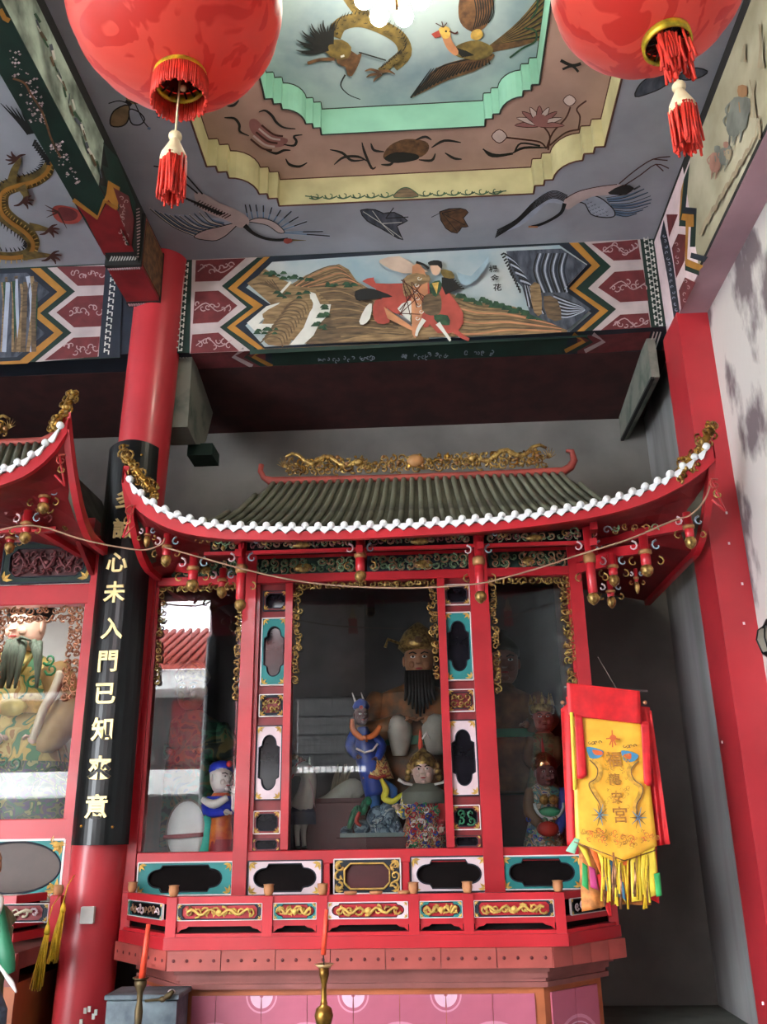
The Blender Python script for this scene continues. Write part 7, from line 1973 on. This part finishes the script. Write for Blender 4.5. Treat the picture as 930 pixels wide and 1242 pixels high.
def horse():
    Y = 5.9; T = thing('horse_figurine', P3D(372, 1025, Y), 'white horse-headed figurine with dark saddle cloth at the left of the middle pane', 'figurine')
    W_ = mat('horse_white', (216, 214, 204), .45, var=.05); B = MB(W_); q = lambda x, y, d=0: P3D(x, y, Y + d)
    limb(B, [q(352, 940, -.1), q(358, 935, -.09), q(368, 933, -.04), q(374, 942, 0), q(372, 960, .03), q(366, 980, .05)], [.018, .032, .048, .05, .06, .08], W_)
    limb(B, [q(366, 980, .05), q(372, 990, .14), q(376, 992, .24)], [.08, .085, .075], W_)
    for x, d in ((362, 0), (370, .02), (374, .2), (380, .22)): limb(B, [q(x, 992, d), q(x - 2, 1008, d), q(x - 1, 1026, d)], [.03, .018, .014], W_, 8); B.ball(q(x - 1, 1028, d), .018, .02, .012, INK)
    for sx in (-1, 1): B.tube([q(371, 927, -.02) + Vector((sx * .02, 0, 0)), q(371, 918, -.02) + Vector((sx * .025, 0, 0))], [.012, .003], 6, W_)
    B.ball(q(362, 932, -.13), .007, .007, .007, GREEN, 8, 5); limb(B, [q(380, 992, .26), q(390, 1000, .28), q(388, 1015, .28)], [.02, .02, .006], W_, 8)
    B.build('body', T)
    mb = MB(mat('saddle_blue', (48, 56, 84), .5)); mb.loft([ell(q(368, 985, .08)[:2], .10, .12, q(368, 1000).z, 18), ell(q(368, 985, .08)[:2], .095, .115, q(368, 985).z, 18), ell(q(368, 985, .08)[:2], .06, .08, q(368, 974).z, 18)]); mb.build('saddle_cloth', T)
    mb = MB(RED); mb.tube([q(354, 944, -.12), q(360, 926, -.1), q(370, 922, -.06)], .005, 5); mb.tube([q(370, 930, -.06), q(378, 955, -.03), q(382, 980, 0)], .004, 5, PINKWHITE); mb.build('bridle', T)
    mb = MB(GOLD); mb.ball(q(358, 918, -.04), .025, .02, .02); mb.ball(q(364, 921, -.04), .02, .02, .018, mat('warrior_red', (170, 50, 40))); mb.build('headpiece', T)
horse()
# blue-sleeved figurine with a big drum
T, b, hc, H = small_figure('drummer_figurine', 'white-faced figurine in a blue jacket and orange skirt beside the round white shield', 5.86, 268, 1040, 962, 944, .075, .085, mat('figurine_orange', (222, 128, 50), .45, rgb2=(190, 70, 50), scale=14), SKIN_W, .088, yaw=.9,
    sleeves=(((254, 985), (272, 985), mat('figurine_blue', (40, 58, 190), .4)), ((286, 980), (284, 962), SKIN_W)))
mb = MB(mat('figurine_blue', (40, 58, 190))); mb.loft([ell((hc.x - .01, 5.86), .10, .085, hc.z - .22, 18), ell((hc.x - .01, 5.86), .115, .09, hc.z - .16, 18), ell((hc.x, 5.86), .09, .07, hc.z - .11, 18)]); mb.build('jacket', T)
mb = MB(SKIN_W); limb(mb, [(hc.x - .10, 5.80, hc.z - .13), (hc.x - .02, 5.76, hc.z - .16), (hc.x + .06, 5.78, hc.z - .12)], [.02, .028, .02], SKIN_W, 8); mb.build('white_scarf', T)
mb = MB(mat('figurine_blue', (40, 58, 190))); mb.lathe([(.074, 0), (.082, .02), (.078, .05), (.055, .075), (.012, .085)], (hc.x - .006, 5.865, hc.z + .028), 16); mb.ball((hc.x + .06, 5.80, hc.z + .085), .022, .02, .022, RED); mb.build('cap', T)
mb = MB(mat('figurine_maroon', (150, 50, 60), .5)); mb.loft([ell((b.x, 5.86), .085, .07, P3D(268, 1040, 5.86).z, 18, fold=.08), ell((b.x, 5.86), .075, .06, P3D(268, 1018, 5.86).z, 18, fold=.05)]); mb.build('skirt', T)
c = P3D(226, 1008, 5.9); D_ = thing('shield', (c.x, 5.9, 1.2), 'large round white shield with a maroon band, leaning behind the left glass', 'shield')
SHW = mat('shield_white', (232, 236, 234), .5, var=.05); mb = MB(SHW)
vs = []; 
for i in range(7):
    t = i / 6; rr = sin(pi * .5 * t); dd = cos(pi * .5 * t)
    for j in range(28): a = 2 * pi * j / 28; vs.append((c.x + .125 * rr * cos(a), 5.9 - .05 * dd, c.z + .185 * rr * sin(a)))
mb.add(vs, [(i * 28 + j, i * 28 + (j + 1) % 28, (i + 1) * 28 + (j + 1) % 28, (i + 1) * 28 + j) for i in range(6) for j in range(28)], SHW, True)
mb.tube([(c.x + .127 * cos(2 * pi * j / 28), 5.9, c.z + .187 * sin(2 * pi * j / 28)) for j in range(29)], .008, 6, mat('shield_rim', (130, 112, 100), .5)); mb.build('face', D_)
mb = MB(mat('figurine_maroon', (150, 50, 60))); mb.tube([(c.x - .13, 5.86, c.z - .035), (c.x, 5.835, c.z - .03), (c.x + .12, 5.86, c.z - .022)], .015, 6); mb.build('band', D_)
mb = MB(mat('figurine_turquoise', (70, 206, 186), .45)); a = P3D(249, 1005, 5.93); mb.loft([ell((a.x, 5.93), .05, .04, a.z - .16, 14), ell((a.x - .0, 5.93), .075, .05, a.z - .05, 14), ell((a.x - .01, 5.93), .05, .04, a.z + .07, 14), ell((a.x - .03, 5.93), .01, .01, a.z + .13, 14)]); mb.build('turquoise_drape', label='turquoise drape between the white shield and the blue-jacketed figurine', cat='cloth')

# figures behind the right pane
GRB = emb('teal_brocade', [(30, 60, 80), (60, 120, 110), (120, 90, 60), (170, 160, 140), (40, 70, 120)], 50)
T, b, hc, H = small_figure('general_figurine', 'dark-faced general figurine with a shining helmet at the right pane', 5.86, 661, 1034, 952, 938, .13, .115, GRB, SKIN_D, .082, yaw=.1,
    sleeves=(((642, 985), (655, 1000), mat('general_brown', (104, 74, 46), .5)), ((684, 985), (676, 1008), mat('general_blue', (44, 80, 160), .45))))
mb = MB(mat('polished_bronze', (180, 140, 100), .2, metal=.9)); mb.lathe([(.076, -.01), (.084, .02), (.074, .06), (.045, .09), (.01, .105)], (hc.x, 5.865, hc.z + .03), 16); mb.tube([(hc.x, 5.86, hc.z + .13), (hc.x - .002, 5.86, hc.z + .22)], [.012, .003], 6, RED); mb.build('helmet', T)
mb = MB(mat('sea_green_belt', (60, 150, 110))); F = Fr((hc.x, 5.755, hc.z - .16)); mb.tube([F.p(.09 * cos(a), .09 * sin(a) - .02) for a in [pi + pi * k / 10 for k in range(11)]], .01, 6, mat('pale_trim', (190, 200, 200), .5)); mb.ball(F.p(0, -.07), .07, .03, .03); 
for sx in (-1, 1): mb.ball(F.p(sx * .03, .0), .03, .02, .03, GOLD)
mb.build('breastplate', T)
mb = MB(mat('warrior_red', (170, 50, 40))); mb.ball((hc.x - .02, 5.74, hc.z - .33), .07, .03, .045); 
for k in range(20): P = P3D(rnd(640, 684), rnd(985, 1030), 5.745); spiral(mb, Fr(P), 0, 0, rnd(.012, .022), rnd(0, 6), .9, .005, (WHITE, mat('gem_blue', (40, 70, 180)), GOLD, mat('gem_green', (40, 140, 90)))[k % 4])
mb.build('armour_ornament', T)
T, b, hc, H = small_figure('crowned_figurine', 'red-faced figurine with a gilt crown standing behind the dark-faced general', 6.1, 658, 985, 890, 872, .12, .10, emb('olive_brocade', [(70, 80, 56), (96, 96, 66), (110, 70, 50)], 40), SKIN_R, .085,
    sleeves=(((640, 920), (650, 930), mat('general_brown', (104, 74, 46))), ((676, 920), (668, 930), mat('general_brown', (104, 74, 46)))))
mb = MB(GOLD); mb.lathe([(.08, -.01), (.088, .02), (.08, .05)], (hc.x, 6.1, hc.z + .045), 14)
for k in range(5): mb.lathe([(.02, 0), (.012, .04), (.002, .08)], (hc.x + .07 * cos(pi + pi * k / 4), 6.1 + .07 * sin(pi + pi * k / 4), hc.z + .09), 6)
mb.build('crown', T)

# --- big robed deity of the left shrine
def left_shrine_deity():
    Y = 6.0; q = lambda x, y, d=0: P3D(x, y, Y + d)
    T = thing('deity_statue', q(20, 1000), 'large deity with grey-green beard and yellow-green dragon robe inside the left shrine', 'statue')
    RB_ = emb('yellow_dragon_robe', [(178, 150, 84), (206, 186, 106), (190, 168, 92), (70, 130, 88), (196, 172, 96), (214, 198, 124), (176, 136, 72)], 12); LOW = emb('green_wave_skirt', [(50, 84, 60), (120, 130, 90), (90, 80, 110), (60, 110, 80), (170, 170, 120)], 30)
    c = q(22, 880); B = MB(RB_)
    ys = (1040, 990, 955, 925, 900, 870, 835, 805, 790, 783); rr = [(.36, .26), (.37, .27), (.36, .26), (.33, .24), (.30, .2), (.29, .19), (.33, .18), (.28, .15), (.12, .1), (.09, .09)]
    cxs = [q(20, y).x for y in ys]
    B.loft([ell((cx, Y + .05), a, b, q(20, y).z, 30, fold=.02) for cx, y, (a, b) in zip(cxs, ys, rr)], None, mts=[LOW, LOW, LOW] + [RB_] * 6)
    hc = q(32, 762, -.05); head(B, hc, .155, mat('ivory_pink_face', (206, 170, 150), .45, var=.04), -.25)
    sh = q(66, 812, 0); limb(B, [sh, q(80, 860, -.05), q(60, 895, -.16), q(44, 900, -.2)], [.11, .12, .10, .05], mat('ochre_sleeve', (170, 142, 92), .6, rgb2=(140, 110, 66), scale=6)); hand(B, q(46, 898, -.2), (-1, -.2, .4), .1, SKIN_PALE, .7)
    limb(B, [q(-20, 815), q(-40, 870), q(-20, 900, -.16), q(-6, 900, -.2)], [.11, .12, .10, .05], RB_); hand(B, q(-8, 898, -.2), (1, -.2, .3), .1, SKIN_PALE, .7)
    B.build('body', T)
    BE = mat('grey_green_beard', (84, 100, 84), .6, var=.2, scale=20, stretch=(4, 4, .5)); mb = MB(BE)
    for x0, x1, x2, w_ in ((40, 46, 44, .03), (48, 47, 45, .022), (22, 16, 10, .045), (14, 8, 2, .04), (28, 24, 18, .03)): limb(mb, [q(x0, 779, -.19), q(x1, 798, -.24), q(x2, 835, -.25)], [w_, w_, w_ * .3], BE, 8)
    mb.tube([q(18, 778, -.22), q(26, 773, -.24), q(38, 777, -.23)], [.006, .014, .006], 6, BE); mb.build('beard', T)
    mb = MB(BLACK); mb.lathe([(.15, 0), (.165, .05), (.15, .14), (.14, .22), (.02, .25)], hc + Vector((0, .04, .07)), 18); mb.build('official_hat', T)
    mb = MB(mat('ivory', (206, 196, 172), .45, var=.04)); limb(mb, [q(40, 897, -.24), q(52, 862, -.24), q(66, 838, -.22), q(75, 815, -.2)], [.028, .032, .036, .038], mb.cur, 4); mb.build('tablet', T, 'ivory court tablet held in one hand')
    mb = MB(GOLD_P); mb.loft([ell((q(20, 880).x, Y + .05), .315, .225, q(20, 868).z, 26), ell((q(20, 880).x, Y + .05), .32, .23, q(20, 852).z, 26)]); mb.ball(q(14, 858, -.2), .11, .04, .06, mat('lemon_plaque', (222, 206, 120), .4)); mb.build('belt', T)
    mb = MB(mat('collar_blue', (80, 110, 150), .5)); mb.tube([q(8, 790, -.16), q(24, 818, -.2), q(42, 790, -.16)], .014, 6, mat('collar_gold', (200, 190, 110), .5))
    for x, y in ((60, 800), (62, 812), (40, 828), (4, 922), (18, 926), (2, 944)): spiral(mb, Fr(q(x, y, -.19)), 0, 0, .045, rnd(0, 6), 1.1, .010, (mat('gem_green', (40, 140, 90)), mb.cur)[int(x) % 2])
    mb.build('robe_ornament', T)
left_shrine_deity()

# --- draped ribbon figure cut by the left edge
def edge_figure():
    Y = 4.7; q = lambda x, y, d=0: P3D(x, y, Y + d)
    T = thing('draped_statue', (q(-30, 1240).x, Y, 0), 'green and white edged robe of a standing statue at the lower left edge', 'statue')
    GR_ = mat('sage_robe', (120, 116, 84), .6, rgb2=(80, 90, 64), scale=8); B = MB(GR_)
    cx = q(-34, 1150).x
    B.loft([ell((cx, Y), a, b, z, 20, fold=f) for z, a, b, f in ((0, .2, .16, .05), (.3, .2, .16, .04), (.6, .19, .15, .03), (.9, .17, .13, .02), (1.15, .19, .13, .01), (1.25, .1, .09, 0), (1.3, .06, .06, 0))], GR_)
    head(B, (cx, Y - .02, 1.43), .12, SKIN_G)
    limb(B, [(cx + .16, Y, 1.15), q(-6, 1110, -.04), q(2, 1135, -.08), q(-4, 1165, -.1)], [.06, .06, .05, .04], GR_); hand(B, q(-4, 1165, -.1), (-.3, -.5, -1), .07, SKIN_G)
    B.build('body', T)
    mb = MB(mat('robe_green', (40, 120, 84), .5)); limb(mb, [q(-4, 1090, -.09), q(2, 1130, -.1), q(8, 1160, -.12), q(14, 1180, -.12)], [.03, .035, .04, .02], mb.cur, 8); mb.build('sleeve_lining', T)
    mb = MB(WHITE); limb(mb, [q(-6, 1085, -.13), q(0, 1092, -.13), q(-2, 1110, -.13)], [.012, .02, .008], WHITE, 6); limb(mb, [q(-2, 1168, -.14), q(8, 1184, -.14), q(14, 1192, -.14), q(20, 1204, -.14)], [.008, .01, .012, .004], WHITE, 6); mb.build('ribbon', T)
    mb = MB(mat('robe_slate', (90, 104, 124), .5, var=.25, scale=20)); mb.loft([ell((q(-14, 1200).x, Y - .05), .14, .12, 0, 18, fold=.06), ell((q(-14, 1200).x, Y - .05), .12, .1, .8, 18, fold=.05), ell((q(-14, 1200).x, Y - .05), .07, .06, q(0, 1195).z, 18)]); mb.build('lower_robe', T)
edge_figure()
